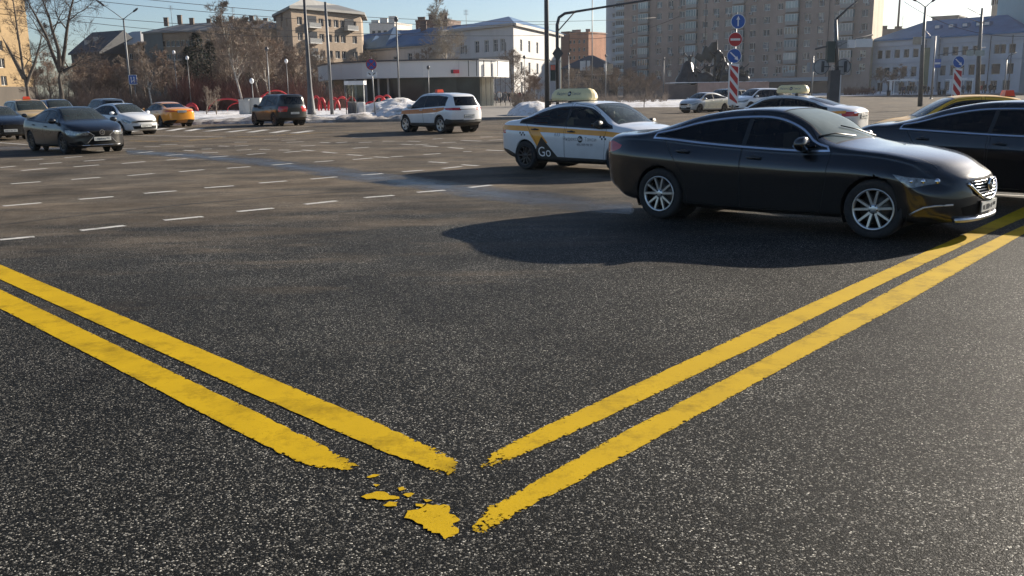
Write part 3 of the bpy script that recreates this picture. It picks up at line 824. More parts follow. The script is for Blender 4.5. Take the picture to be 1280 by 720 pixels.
# ------------------------------------------------------------------ road
def road_material():
    m, nt, b = base('asphalt')
    tc = nt.nodes.new('ShaderNodeTexCoord'); P = tc.outputs['Object']
    sx = nt.nodes.new('ShaderNodeSeparateXYZ'); nt.links.new(P, sx.inputs[0]); X, Y = sx.outputs[0], sx.outputs[1]
    def vor(scale):
        n = nt.nodes.new('ShaderNodeTexVoronoi'); n.inputs['Scale'].default_value = scale; nt.links.new(P, n.inputs['Vector']); return n
    v1 = vor(150); v2 = vor(270)
    s1 = nt.nodes.new('ShaderNodeSeparateColor'); nt.links.new(v1.outputs['Color'], s1.inputs[0])
    s2 = nt.nodes.new('ShaderNodeSeparateColor'); nt.links.new(v2.outputs['Color'], s2.inputs[0])
    c1 = ramp(nt, s1.outputs[0], [(0, (.007, .0075, .007)), (.56, (.009, .0095, .009)), (.72, (.022, .022, .020)), (.84, (.075, .072, .064)), (.94, (.20, .19, .165)), (1, (.50, .48, .42))])
    c2 = ramp(nt, s2.outputs[1], [(0, .45), (.6, .8), (.85, 1.4), (1, 2.4)])
    stone = mixc(nt, 1, c1, c2, 'MULTIPLY')
    # dry salt / dust film, stronger away from the freshly cleaned foreground
    far = mth(nt, 'SMOOTH_MIN', mth(nt, 'MULTIPLY_ADD', mth(nt, 'ADD', Y, mth(nt, 'MULTIPLY', X, -.30)), .13, -1.05), 1.15, .25)
    n1 = tex(nt, .35, 5, sc3=(1, 2.2, 1)); n2 = tex(nt, 1.3, 6, sc3=(.5, 3.0, 1), rough=.65)
    mp = n2.inputs['Vector'].links[0].from_node; mp.inputs['Rotation'].default_value = (0, 0, .25)
    n3 = tex(nt, .12, 3)
    dm = mth(nt, 'ADD', far, mth(nt, 'MULTIPLY_ADD', n1.outputs[0], 2.0, -1.16)); dm = mth(nt, 'ADD', dm, mth(nt, 'MULTIPLY_ADD', n2.outputs[0], 1.9, -1.0))
    # tyre streaks sweeping through the crossing (arcs round a point on the right)
    rad = mth(nt, 'SQRT', mth(nt, 'ADD', mth(nt, 'POWER', mth(nt, 'ADD', X, -14), 2), mth(nt, 'POWER', mth(nt, 'ADD', Y, 42), 2)))
    cb = nt.nodes.new('ShaderNodeCombineXYZ'); nt.links.new(rad, cb.inputs[0])
    ns = nt.nodes.new('ShaderNodeTexNoise'); ns.inputs['Scale'].default_value = 1.1; ns.inputs['Detail'].default_value = 5; nt.links.new(cb.outputs[0], ns.inputs['Vector'])
    dm = mth(nt, 'ADD', dm, mth(nt, 'MULTIPLY_ADD', ns.outputs[0], 2.2, -1.16))
    dust = mth(nt, 'MULTIPLY', dm, .72, clamp=True)
    dustc = ramp(nt, n3.outputs[0], [(.35, (.200, .158, .115)), (.65, (.145, .122, .097))])
    spk = mixc(nt, .55, dustc, mixc(nt, 1, dustc, ramp(nt, s1.outputs[1], [(0, .35), (.6, 1), (1, 2.1)]), 'MULTIPLY'))
    base_c = mixc(nt, dust, stone, spk)
    # darker rubber / oil blotches and a tarred crack
    n4 = tex(nt, .5, 5, rough=.7); bl = ramp(nt, n4.outputs[0], [(.36, 1.15), (.50, .8), (.68, .45)])
    base_c = mixc(nt, 1, base_c, bl, 'MULTIPLY')
    nt.links.new(base_c, b.inputs['Base Color'])
    rr = mth(nt, 'MULTIPLY_ADD', s1.outputs[2], .35, .5); nt.links.new(mth(nt, 'MULTIPLY_ADD', dust, .25, rr, clamp=True), b.inputs['Roughness'])
    b.inputs['Specular IOR Level'].default_value = .09
    hgt = mth(nt, 'ADD', mth(nt, 'MULTIPLY', v1.outputs['Distance'], -.9), mth(nt, 'MULTIPLY', s1.outputs[0], .6))
    bp = nt.nodes.new('ShaderNodeBump'); bp.inputs['Strength'].default_value = .45; bp.inputs['Distance'].default_value = .005
    nt.links.new(hgt, bp.inputs['Height']); nt.links.new(bp.outputs[0], b.inputs['Normal'])
    return m
M_road = road_material()
def sheet(name, pts, z, m, kind='structure'):
    me = bpy.data.meshes.new(name); me.from_pydata([(p[0], p[1], z) for p in pts], [], [list(range(len(pts)))]); me.materials.append(m)
    o = bpy.data.objects.new(name, me); C.objects.link(o); o['kind'] = kind; return o
M_ground = mat('city_ground', (.11, .105, .10), .9, var=.25, scale=.05)
sheet('ground', [(-3000, -600), (3000, -600), (3000, 3500), (-3000, 3500)], -.05, M_ground)
sheet('road', [(-140, -30), (170, -30), (260, 260), (-60, 260), (-140, 120)], 0, M_road)

# worn paint
def paint_line_mat(name, c, wear0, scale=26):
    m = bpy.data.materials.new(name); m.use_nodes = True; nt = m.node_tree; b = nt.nodes['Principled BSDF']; out = nt.nodes['Material Output']
    at = nt.nodes.new('ShaderNodeAttribute'); at.attribute_name = 'wear'
    n = tex(nt, scale, 7, rough=.72); n2 = tex(nt, 3.0, 4); n5 = tex(nt, 2.4, 8, sc3=(1, 1, 1), rough=.78)
    col = ramp(nt, n2.outputs[0], [(.3, tuple(x*.86 for x in c)), (.7, c)])
    dirt = ramp(nt, n5.outputs[0], [(.50, 0), (.66, .85)])
    col = mixc(nt, dirt, col, tuple(x*.45 for x in c))
    nt.links.new(col, b.inputs['Base Color']); b.inputs['Roughness'].default_value = .75; b.inputs['Specular IOR Level'].default_value = .12
    bp = nt.nodes.new('ShaderNodeBump'); bp.inputs['Strength'].default_value = .35; bp.inputs['Distance'].default_value = .003
    v = tex(nt, 60, 5, rough=.7); nt.links.new(v.outputs[0], bp.inputs['Height']); nt.links.new(bp.outputs[0], b.inputs['Normal'])
    t = nt.nodes.new('ShaderNodeBsdfTransparent'); mx = nt.nodes.new('ShaderNodeMixShader')
    k = mth(nt, 'MULTIPLY_ADD', at.outputs['Fac'], .40, wear0)
    np_ = tex(nt, scale*4.5, 3, rough=.6); a = mth(nt, 'MAXIMUM', mth(nt, 'LESS_THAN', n.outputs[0], k), mth(nt, 'LESS_THAN', np_.outputs[0], mth(nt, 'MULTIPLY_ADD', n2.outputs[0], .16, .215)))
    nt.links.new(a, mx.inputs[0]); nt.links.new(b.outputs[0], mx.inputs[1]); nt.links.new(t.outputs[0], mx.inputs[2]); nt.links.new(mx.outputs[0], out.inputs[0])
    return m
M_yel = paint_line_mat('yellow_road_paint', (.52, .335, .005), .27)
M_wht = paint_line_mat('white_road_paint', (.55, .54, .51), .30, 14)
M_yel_far = paint_line_mat('worn_yellow_road_paint', (.45, .28, .05), .42, 6)
def strip(name, A, B, m, z=.004, wear_end=0, wear_all=0, step=.03, across=9):
    """A, B: matching polylines (ground points) down the two long edges"""
    def res(P, n):
        L = [0]
        for a, b in zip(P, P[1:]): L.append(L[-1]+(b-a).length)
        out = []
        for i in range(n+1):
            d = L[-1]*i/n; j = 0
            while j < len(L)-2 and L[j+1] < d: j += 1
            t = (d-L[j])/max(1e-6, L[j+1]-L[j]); out.append(P[j].lerp(P[j+1], t))
        return out, L[-1]
    _, LA = res(A, 2); n = max(2, int(LA/step)); pa, _ = res(A, n); pb, _ = res(B, n)
    vs = []; fs = []; wr_ = []
    for i in range(n+1):
        s_ = LA*(n-i)/n
        for j in range(across+1):
            t = j/across; p = pa[i].lerp(pb[i], t)
            jit = noise.noise(Vector((p.x*9, p.y*9, j*.1)))*.010+noise.noise(Vector((p.x*40, p.y*40, 3)))*.006
            if j in (0, across): p = p+(pb[i]-pa[i]).normalized()*jit*(-1 if j == 0 else 1)
            vs.append((p.x, p.y, z)); ed = 1 if j in (0, across) else 0
            ne = max(0, 1-s_/1.0) if wear_end else 0
            if j in (0, across): p = p+(pa[i]-pb[i]).normalized()*(1 if j else -1)*-1*ne*max(0, noise.noise(Vector((p.x*14, p.y*14, 5))))*.05*-1
            vs[-1] = (p.x, p.y, z)
            e_ = wear_end*max(0, 1-s_/.35)+ne*.15+(.22 if j in (1, across-1) else 0)+(wear_all*(.5+.8*noise.noise(Vector((p.x*.9, p.y*.9, 7)))))
            if i == n: e_ += .3
            wr_.append(min(1, max(0, .42*ed+e_)))
    W = across+1
    for i in range(n):
        for j in range(across): a = i*W+j; fs.append((a, a+1, a+W+1, a+W))
    me = bpy.data.meshes.new(name); me.from_pydata(vs, [], fs); me.materials.append(m)
    at = me.attributes.new('wear', 'FLOAT', 'POINT'); at.data.foreach_set('value', wr_)
    o = bpy.data.objects.new(name, me); C.objects.link(o); o['kind'] = 'structure'; return o
def PX(*pts): return [G(x, y) for x, y in pts]
strip('yellow_line', PX((-60, 299), (0, 331), (402, 500), (454, 521), (552, 565), (574, 574)), PX((-60, 316), (0, 349.5), (332, 500), (484, 567.5), (546, 591), (567, 598)), M_yel, wear_end=.30)
strip('yellow_line', PX((-60, 333), (0, 362), (287, 500), (380, 545), (427, 570), (452, 582)), PX((-60, 353), (0, 386), (220, 500), (375, 581), (424, 590), (440, 589)), M_yel, wear_end=.35)
def splat(pts, amp, seed, step=.012):
    P = PX(*pts); out = []; n = len(P)
    for i in range(n):
        a, b_ = P[i], P[(i+1) % n]; k = max(1, int((b_-a).length/step)); d = (b_-a).normalized(); nr = Vector((-d.y, d.x, 0))
        for j in range(k):
            p = a.lerp(b_, j/k); q = Vector((p.x*22, p.y*22, seed)); out.append(p+nr*amp*(noise.noise(q)+.6*noise.noise(q*2.7)+.4*noise.noise(q*6)))
    me = bpy.data.meshes.new('yellow_line'); me.from_pydata([(p.x, p.y, .004) for p in out], [], [list(range(len(out)))]); me.materials.append(M_yel)
    at = me.attributes.new('wear', 'FLOAT', 'POINT'); at.data.foreach_set('value', [.28]*len(out))
    o = bpy.data.objects.new('yellow_line', me); C.objects.link(o); o['kind'] = 'structure'
Q = lambda L: [(380+x/3.368, 520+y/3.368) for x, y in L]
for k, (L, am) in enumerate((([(432, 400), (490, 388), (520, 372), (560, 376), (610, 382), (648, 428), (632, 462), (648, 495), (600, 520), (545, 492), (480, 455), (445, 435)], .022),
    ([(245, 345), (290, 325), (340, 322), (352, 338), (395, 345), (402, 352), (350, 358), (300, 352), (262, 353)], .016), ([(330, 378), (360, 362), (392, 366), (390, 382), (350, 386)], .012),
    ([(265, 262), (290, 250), (322, 250), (300, 259)], .008), ([(390, 305), (415, 300), (430, 310), (405, 318)], .008), ([(435, 325), (465, 330), (440, 345), (420, 335)], .010), ([(470, 372), (520, 376), (500, 386), (472, 382)], .008), ([(290, 290), (318, 292), (305, 300)], .006), ([(500, 352), (540, 358), (515, 366)], .006))): splat(Q(L), am, k*3.1)
strip('yellow_line', PX((1330, 236), (1225, 284), (1085, 347.5), (960, 403.7), (676, 536), (617, 564), (597, 579)), PX((1330, 251), (1240, 290), (1085, 364), (960, 426), (757, 523), (638, 576), (600, 593)), M_yel, wear_end=.5, wear_all=.10)
strip('yellow_line', PX((1330, 260), (1260, 291), (1135, 351), (972, 440), (760, 551), (662, 606), (611, 634), (589, 657)), PX((1330, 268), (1281, 292), (1135, 377), (1017, 440), (760, 582), (647, 643), (607, 670), (592, 668)), M_yel, wear_end=.3, wear_all=.12)
DASH = '''0 300 43 296;101 288.3 156 282.2;205 275.5 253.6 271;296.7 264.7 341.5 260.4;381 255.6 420.7 251.3;455.3 247.3 492 244.4;521 240.6 556 237.9;586.8 234.6 613.8 231.5
3.8 257.8 52 253.7;98.4 249.4 141.6 246;180 241.9 221 238.7;255.8 235 292.4 232.4;324 229 358.7 226.3;388.8 224 420.7 221.2;450.7 219 478.6 217.2;503 214.8 529 212.9;553.5 210.8 576.8 208.2
13 230 51 227.3;89.6 224.6 125.3 221.8;159.4 219.8 192.8 217;224.3 214.8 255 212.2;283.7 210.5 312.7 208.4;339.7 206.5 366 204.4;392.6 202.7 417 201;441 199.6 465.7 197.6;529.7 193.4 551 191.9
27 213.4 59 210.6;92 208.7 123.8 206.3;152.3 204.6 181 202.1;208 200.3 234.4 198.2;261 196.7 285 195.1;309 193.4 332.8 191.5;355.6 190.7 377 188.9;440.7 185.5 461 184
0 209.6 18.8 207.8;48.8 205.3 77 203.4;105 201.6 131 199.7;31 200.3 54 198.8;80 197.3 102.8 195.6;172.5 191.3 192 189.4;208 194.4 228.8 193
402.6 190 420.7 191.5;434 193.4 453 194.5;467.4 196.2 486.3 197;488 196.3 504 195.3;536.3 202.4 559 203.8;577.6 206 597.4 207.5;560.4 184.5 578.8 185.8;529.4 182.4 547 183.4;501 180.3 515.6 181;518.2 181.2 535 180.2;551.8 178.6 569.9 177.7;575.9 175.5 601.7 176.5;611 175.5 629.3 174.8;607.8 187.6 630 188.6;579 189.6 589.7 189.3;448.4 178.4 464.8 177.6
293 178 308.7 177.6;293.2 182.7 310.4 182;295.8 188 313.9 187;348.3 187.6 363 187.7;324.2 186.7 338 187;376 182.7 394 182;357.8 178 380.2 177.2;377.6 187.6 392.3 188.6;252.7 191.4 272.5 190.7;230 183 243 182.6;273 182.6 286 182.9;252 186.5 265 186.2;230 188 243 188.6;400 178 412 178.6;420 178.6 434 177.6
478 176.6 494 176.4;510 176.4 526 176.9;541 174 553 173.2;600 171.5 616 171;645 172 660 171.5;700 172 720 171.4;640 181 652 181.6;330 174.4 348 174;352 175.5 370 175;200 181 222 180.6;180 183.5 200 183;440 172 460 171.5;150 186 170 185.4;120 189 140 188.5'''
mb = MB()
k = 0; DL = []
for d in DASH.replace('\n', ';').split(';'):
    a = [float(q) for q in d.split()]; p, q = G(a[0], a[1]), G(a[2], a[3]); DL.append((p, q))
def dashes(name, L, wd, m, z=.004):
    vs = []; fs = []; we = []
    for p, q in L:
        d = (q-p).normalized(); s_ = Vector((-d.y, d.x, 0))*wd/2; k = len(vs); n = 6
        for i in range(n+1):
            c = p.lerp(q, i/n)
            for j, t in enumerate((-1, 0, 1)): vs.append(tuple(c+s_*t+Vector((0, 0, z)))); we.append(.35 if i in (0, n) or j != 1 else .0)
        for i in range(n):
            for j in range(2): a = k+i*3+j; fs.append((a, a+3, a+4, a+1))
    me = bpy.data.meshes.new(name); me.from_pydata(vs, [], fs); me.materials.append(m)
    at = me.attributes.new('wear', 'FLOAT', 'POINT'); at.data.foreach_set('value', we)
    o = bpy.data.objects.new(name, me); C.objects.link(o); o['kind'] = 'structure'; return o
dashes('white_dashes', DL, .14, M_wht)
CW = '''160 165 180 162.3;186 163.4 207 160.4;211 163.7 229 160.4;234 163.9 252 160.4;257 164.3 285 161.2;285 165.2 311 162;312 165.4 333 162.2;340 166.2 359 163;367 166.5 389 163.4;128 165.5 150 162.6;100 166 122 163;640 168 656 166.5;668 167.6 686 166'''
L = []
for d in CW.replace('\n', ';').split(';'):
    a = [float(q) for q in d.split()]; L.append((G(a[0], a[1]), G(a[2], a[3])))
dashes('crosswalk', L, .42, M_wht)
dashes('white_line', [(G(60, 167), G(282, 171.4)), (G(-10, 177.5), G(34, 181)), (G(250, 159.5), G(395, 158.2)), (G(1236, 243), G(1290, 245.5))], .12, M_wht)
YL = [(160, 176), (200, 177.4), (227, 176.8), (282, 171.8), (333, 170), (420, 165), (480, 163.5)]
dashes('yellow_guide_line', [(G(*a), G(*b)) for a, b in zip(YL, YL[1:])]+[(G(0, 186), G(150, 181))], .16, M_yel_far)
seam_ = [(-10, 283), (0, 281), (95, 270), (150, 264), (240, 255), (330, 247), (420, 240), (470, 238)]
dashes('tar_seam', [(G(*a), G(*b)) for a, b in zip(seam_, seam_[1:])], .035, mat('tar', (.015, .014, .013), .5, var=0), .003)
# pale lane streaks of salt on the far right carriageway
# wet streak where melt water runs across the lanes
def wet_mat():
    m = bpy.data.materials.new('wet_asphalt'); m.use_nodes = True; nt = m.node_tree; b = nt.nodes['Principled BSDF']; out = nt.nodes['Material Output']
    v = tex(nt, 90, kind='voronoi'); sc_ = nt.nodes.new('ShaderNodeSeparateColor'); nt.links.new(v.outputs['Color'], sc_.inputs[0])
    nt.links.new(ramp(nt, sc_.outputs[0], [(0, (.02, .022, .026)), (.8, (.06, .065, .075)), (1, (.2, .2, .2))]), b.inputs['Base Color'])
    b.inputs['Roughness'].default_value = .34; b.inputs['Specular IOR Level'].default_value = .7
    bp = nt.nodes.new('ShaderNodeBump'); bp.inputs['Strength'].default_value = .25; bp.inputs['Distance'].default_value = .003; nt.links.new(v.outputs['Distance'], bp.inputs['Height']); nt.links.new(bp.outputs[0], b.inputs['Normal'])
    at = nt.nodes.new('ShaderNodeAttribute'); at.attribute_name = 'wear'; n = tex(nt, .9, 6, sc3=(1, 1, 1), rough=.6)
    a = mth(nt, 'ADD', mth(nt, 'MULTIPLY', at.outputs['Fac'], -1.5), mth(nt, 'MULTIPLY_ADD', n.outputs[0], 1.3, .02), clamp=True)
    t = nt.nodes.new('ShaderNodeBsdfTransparent'); mx = nt.nodes.new('ShaderNodeMixShader')
    nt.links.new(a, mx.inputs[0]); nt.links.new(t.outputs[0], mx.inputs[1]); nt.links.new(b.outputs[0], mx.inputs[2]); nt.links.new(mx.outputs[0], out.inputs[0]); return m
def ribbon(name, pts, m, z=.002):
    vs = []; fs = []; we = []; n = 60
    W = [(-1, 1), (-.55, .3), (0, 0), (.55, .3), (1, 1)]
    for i in range(n+1):
        t = i/n*(len(pts)-1); j = min(int(t), len(pts)-2); f_ = t-j
        x = pts[j][0]*(1-f_)+pts[j+1][0]*f_; y = pts[j][1]*(1-f_)+pts[j+1][1]*f_; h = pts[j][2]*(1-f_)+pts[j+1][2]*f_
        for k, (s_, e_) in enumerate(W):
            p = G(x, y+h*s_); p.z = z; vs.append(tuple(p)); we.append(max(e_, 1 if i in (0, n) else 0))
    for i in range(n):
        for k in range(4): a = i*5+k; fs.append((a, a+5, a+6, a+1))
    me = bpy.data.meshes.new(name); me.from_pydata(vs, [], fs); me.materials.append(m)
    at = me.attributes.new('wear', 'FLOAT', 'POINT'); at.data.foreach_set('value', we)
    o = bpy.data.objects.new(name, me); C.objects.link(o); o['kind'] = 'structure'; return o
M_wet = wet_mat()
ribbon('wet_streak', [(150, 189, 5), (235, 194, 6), (330, 203, 9), (420, 216, 12), (520, 229, 13), (600, 240, 15), (700, 252, 16), (800, 262, 12)], M_wet)
ribbon('wet_streak', [(-40, 186, 5), (30, 185, 5), (110, 187, 3)], M_wet, .0025)
# ------------------------------------------------------------------ snow, kerbs and pavements
def snow_mat():
    m, nt, b = base('snow'); n = tex(nt, 1.1, 7, rough=.75); n2 = tex(nt, 6, 6, rough=.8)
    f = mth(nt, 'MULTIPLY_ADD', n2.outputs[0], .35, n.outputs[0])
    nt.links.new(ramp(nt, f, [(.45, (.80, .80, .82)), (.68, (.72, .71, .71)), (.80, (.40, .36, .31)), (.95, (.16, .14, .12))]), b.inputs['Base Color']); b.inputs['Roughness'].default_value = .6
    bp = nt.nodes.new('ShaderNodeBump'); bp.inputs['Strength'].default_value = .9; bp.inputs['Distance'].default_value = .12; nt.links.new(f, bp.inputs['Height']); nt.links.new(bp.outputs[0], b.inputs['Normal']); return m
M_snow = snow_mat()
M_snowd = mat('dirty_snow', (.30, .28, .26), .8, var=.6, scale=2.2, bump=.8, bscale=8)
M_kerb = mat('kerb_stone', (.22, .21, .2), .85, var=.3, scale=2)
M_pave = mat('paving', (.20, .185, .165), .85, var=.25, scale=.5)
def field(name, xr_, yr_, hf, m, step=.5, kind='structure'):
    nx = int((xr_[1]-xr_[0])/step); ny = int((yr_[1]-yr_[0])/step); vs = []; fs = []; ok = []
    for j in range(ny+1):
        for i in range(nx+1):
            x = xr_[0]+(xr_[1]-xr_[0])*i/nx; y = yr_[0]+(yr_[1]-yr_[0])*j/ny; h = hf(x, y); vs.append((x, y, max(h, -.02))); ok.append(h > .004)
    for j in range(ny):
        for i in range(nx):
            a = j*(nx+1)+i; q = (a, a+1, a+nx+2, a+nx+1)
            if any(ok[k] for k in q): fs.append(q)
    me = bpy.data.meshes.new(name); me.from_pydata(vs, [], fs)
    for q in (m if isinstance(m, list) else [m]): me.materials.append(q)
    me.polygons.foreach_set('use_smooth', [True]*len(fs))
    o = bpy.data.objects.new(name, me); C.objects.link(o)
    used = set(k for f in fs for k in f)
    bm = bmesh.new(); bm.from_mesh(me); bmesh.ops.delete(bm, geom=[v for v in bm.verts if not v.link_faces], context='VERTS'); bm.to_mesh(me); bm.free()
    o['kind'] = kind; return o
nz = lambda x, y, s, o=0: noise.fractal(Vector((x*s, y*s, o)), 1.0, 2.0, 4)
KY = lambda x: 58.0+.02*x+(0 if x > -20 else 0)          # far kerb of the crossing
# park pavement slab behind the far kerb
def slab(name, pts, h, m, kind='structure'):
    b_ = MB(); n = len(pts); b_.add([(p[0], p[1], -.04) for p in pts]+[(p[0], p[1], h) for p in pts], [tuple(range(n, 2*n))]+[(i, (i+1) % n, n+(i+1) % n, n+i) for i in range(n)])
    o = b_.build(name, m); o['kind'] = kind; return o
kl = [(-150, 62), (-60, 60.2), (-6, 58.2), (1.2, 59.2), (3.0, 63), (4.5, 110), (8, 250), (-150, 250)]
slab('pavement', kl, .13, M_pave)
bk = MB()
for a, b_ in zip(kl[:6], kl[1:6]):
    A = Vector((*a, 0)); B = Vector((*b_, 0)); d = (B-A); L_ = d.length; d.normalize(); c = (A+B)/2
    bk.box((c.x, c.y-.0, .075), (L_, .18, .17), rz=math.atan2(d.y, d.x))
bk.build('kerb', M_kerb)['kind'] = 'structure'
def h_park(x, y):
    e0 = sstep(59.2+.9*nz(x, y, .4), 62.5, y)*sstep(-5.0+nz(x, y, .3)*1.5, -8.0, x)*(1-sstep(100, 104, y))
    return .13+e0*(.10+.16*(nz(x, y, .12, 4)+.6)+.05*nz(x, y, .9))-(0 if e0 > .02 else .3)
field('snow', (-70, -4), (59, 104), h_park, M_snow, .55)
def h_bank(x, y):
    c = 59.6+.3*nz(x, 0, .2); d = abs(y-c); A = .16+.25*max(0, nz(x, 2, .5, 3))+(.22 if -17 < x < -7.5 else .0)*(.5+.5*math.sin(x*1.9+1))**2
    return .10+A*max(0, 1-(d/1.3)**2)+.13*nz(x, y, 2.2)*(d < 1.2)-(.3 if d > 1.3 else 0)
field('dirty_snow_bank', (-70, -5.8), (57.8, 61.6), h_bank, M_snowd, .22)
def h_heap(x, y):
    b_ = 0
    for (cx, cy, rx, ry, hh) in ((-6.9, 62.5, 2.6, 3, .95), (-4.8, 64.5, 2.0, 3, .95), (-9.8, 61.8, 1.8, 2, .5), (-8.2, 66.5, 3, 3, 1.30)):
        q = 1-((x-cx)/rx)**2-((y-cy)/ry)**2
        if q > 0: b_ = max(b_, hh*q**.6)
    return b_*(1+.25*nz(x, y, .6))+.06*nz(x, y, 2)-(0 if b_ > .05 else .3)
field('snow_heap', (-13, -2), (58.6, 71), h_heap, M_snow, .18)
# low snow island across the junction, behind the white taxi
def h_isl(x, y):
    yy = 100-.42*(x-6)
    e = sstep(yy-3+1.2*nz(x, y, .2), yy+1.5, y)*sstep(7, 10, x)*(1-sstep(yy+55, yy+60, y))*(1-sstep(.235*y, .265*y, x))
    rough = max(0, 1-abs(y-yy-3)/5)
    return e*(.22+.12*nz(x, y, .2)+.32*rough*abs(nz(x, y, .7)))-(0 if e > .03 else .3)
field('snow', (6, 62), (72, 165), h_isl, M_snow, .8)
def h_heap2(x, y):
    q = 1-((x-1.7)/1.9)**2-((y-65)/3.2)**2
    return (1.02*q**.6*(1+.2*nz(x, y, .8)) if q > 0 else -.3)+.05*nz(x, y, 2)
field('snow_heap', (-.6, 4), (61, 69), h_heap2, M_snow, .18)
def h_l2(x, y):
    e = sstep(.25, .45, nz(x, y, .25, 9)+.5)*(1 if 61 < y < 78 and 2.9 < x < 9 else 0)
    return e*.35*(1-abs(x-6)/3.5)-(0 if e > .1 else .3)
field('snow', (2.5, 9), (86, 122), lambda x, y: (.30+.2*nz(x, y, .5))*max(0, 1-abs(x-6.0-.02*(y-86))/2.4)*sstep(86, 90, y)-.04, M_snow, .35)
# far pavement on the right with bus stops
fk = [(52, 196), (150, 165), (230, 240), (120, 300), (40, 260)]
slab('pavement', fk, .13, M_pave)
def h_fr(x, y):
    n_ = nz(x, y, .12, 2)
    return .13+(.5*max(0, n_+.25))*(1-sstep(96, 104, x))*sstep(198, 201, y+.315*(x-52)) -.06
field('snow', (50, 105), (175, 235), h_fr, M_snow, .9)
# ------------------------------------------------------------------ cars placed
place(make_hero(), 3.60, 11.72, -43)
P_blk = paint('black_paint', (.003, .0035, .005), .06, .14, coat=.6)
b2 = place(build_car(bmw_spec(P_blk)), 7.55, 13.45, -52)
tc = compact(name='taxi_car', cat='taxi', label='white taxi with amber stripe and long cream roof sign, half hidden by the dark sedan', paint=P_white, res=120, wheel='tendark', gside=G_half, grear=G_half, rsign=(1.2, .36), rsign_x=-.60, extra=[roof_sign, taxi_letters], handmat=M_trim, mirmat=M_trim)
tc['cuts'] = std_lights(tc, tl=[(-2.5, .98), (-2.2, .98), (-2.10, .92), (-2.12, .78), (-2.5, .80)], grille=[(-.4, .66), (-.4, .58), (.4, .58), (.4, .66)])+[
    ('y', [(-2.3, .86), (-1.3, .84), (0, .805), (.95, .775), (2.0, .70), (2.0, .80), (.95, .875), (0, .91), (-1.3, .95), (-2.3, .965)], (-9, 2.0), .4, None, M_amber, 'paint'),
    ('y', [(-1.22, .87), (-.88, .87), (-.62, .60), (-.92, .50)], (-9, 9), .4, None, M_amber, 'paint'),
    ('y', [(-.98, .46), (-.80, .73), (-.35, .30), (-.98, .30)], (-9, 9), .4, None, M_blackliv, 'paint'),
    ('y', [(-2.4, .0), (2.3, .0), (2.3, .26), (1.6, .30), (-1.6, .32), (-2.0, .42), (-2.4, .46)], (-9, 9), .3, None, M_trim)]
T = place(build_car(tc), 1.85, 19.95, -45)
seat_person(T, tc, .36, 'driver in a dark jacket at the wheel of the white taxi')
# white crossover taxi
sp = suv(name='taxi_car', cat='taxi', label='white crossover taxi with orange side stripe driving away, red lamp on its roof', paint=P_white, res=100, wheel='turbine', gside=G_dark, gback=G_dark)
sp['cuts'] = std_lights(sp, hl=HL(2.15, .86), tl=[(-2.5, 1.09), (-1.82, 1.07), (-1.76, 1.04), (-1.95, .99), (-2.5, .95)], grille=[(-.45, .82), (-.4, .6), (.4, .6), (.45, .82)])+[
    ('y', [(-1.75, 1.00), (-1.2, .90), (0, .83), (1.2, .80), (2.0, .80), (2.0, .93), (1.2, .975), (0, 1.02), (-1.0, 1.07), (-1.75, 1.10)], (-9, 9), .4, None, mat('livery_orange', (.62, .20, .04), .4, var=.08), 'paint'),
    ('y', [(-2.5, .0), (2.3, .0), (2.3, .40), (1.6, .42), (-1.6, .44), (-1.9, .62), (-2.5, .56)], (-9, 9), .3, None, M_trim),
    ('x', [(-.5, .99), (.5, .99), (.5, 1.03), (-.5, 1.03)], (-9, -1.6), 0, None, M_trim), ('x', [(-.8, .3), (.8, .3), (.8, .56), (-.8, .56)], (-9, -1.6), 0, None, M_trim)]
def small_roof_lamp(root, O, S):
    m = MB(); z = S['_bvh'].ray_cast(Vector((S.get('lamp_x', -.1), 0, 3)), Vector((0, 0, -1)))[0].z
    m.box((S.get('lamp_x', -.1), 0, z+.075), (.20, .36, .13), 0, taper=.8); m.box((S.get('lamp_x', -.1), 0, z+.006), (.22, .38, .02), 1)
    m.build('roof_lamp', [M_orange_l, M_trim], root)
sp['extra'] = [small_roof_lamp]
place(build_car(sp), -3.14, 41.3, 129.6)
# dark off-roader
sp = suv(name='off_road_car', cat='car', label='mud-spattered dark off-road car driving left past the grey cabinets', paint=paint('dark_green_paint', (.005, .006, .005), .10, .3, coat=.4), wheel='steel', res=80, gside=G_dark, gback=G_dark, rw=.37)
sp['top'] = [(-2.25, 1.08), (-2.22, 1.3), (-2.16, 1.55), (-2.05, 1.70), (-1.6, 1.76), (-.6, 1.78), (.2, 1.77), (.5, 1.70), (.8, 1.45), (1.05, 1.24), (1.4, 1.18), (1.85, 1.12), (2.08, 1.02), (2.15, .9)]
sp['rsx'] = [(-.60, 1.2), (.60, 1.2), (.55, 1.62), (-.55, 1.62)]; sp['ws_'] = (1.02, .46)
sp['cuts'] = std_lights(sp, hl=[(1.9, 1.0), (2.3, 1.0), (2.3, .85), (1.95, .85)], tl=[(-2.4, 1.1), (-2.1, 1.1), (-2.1, .8), (-2.4, .8)], grille=[(-.4, .95), (-.4, .75), (.4, .75), (.4, .95)])
place(build_car(sp), -13.6, 54.6, 129)
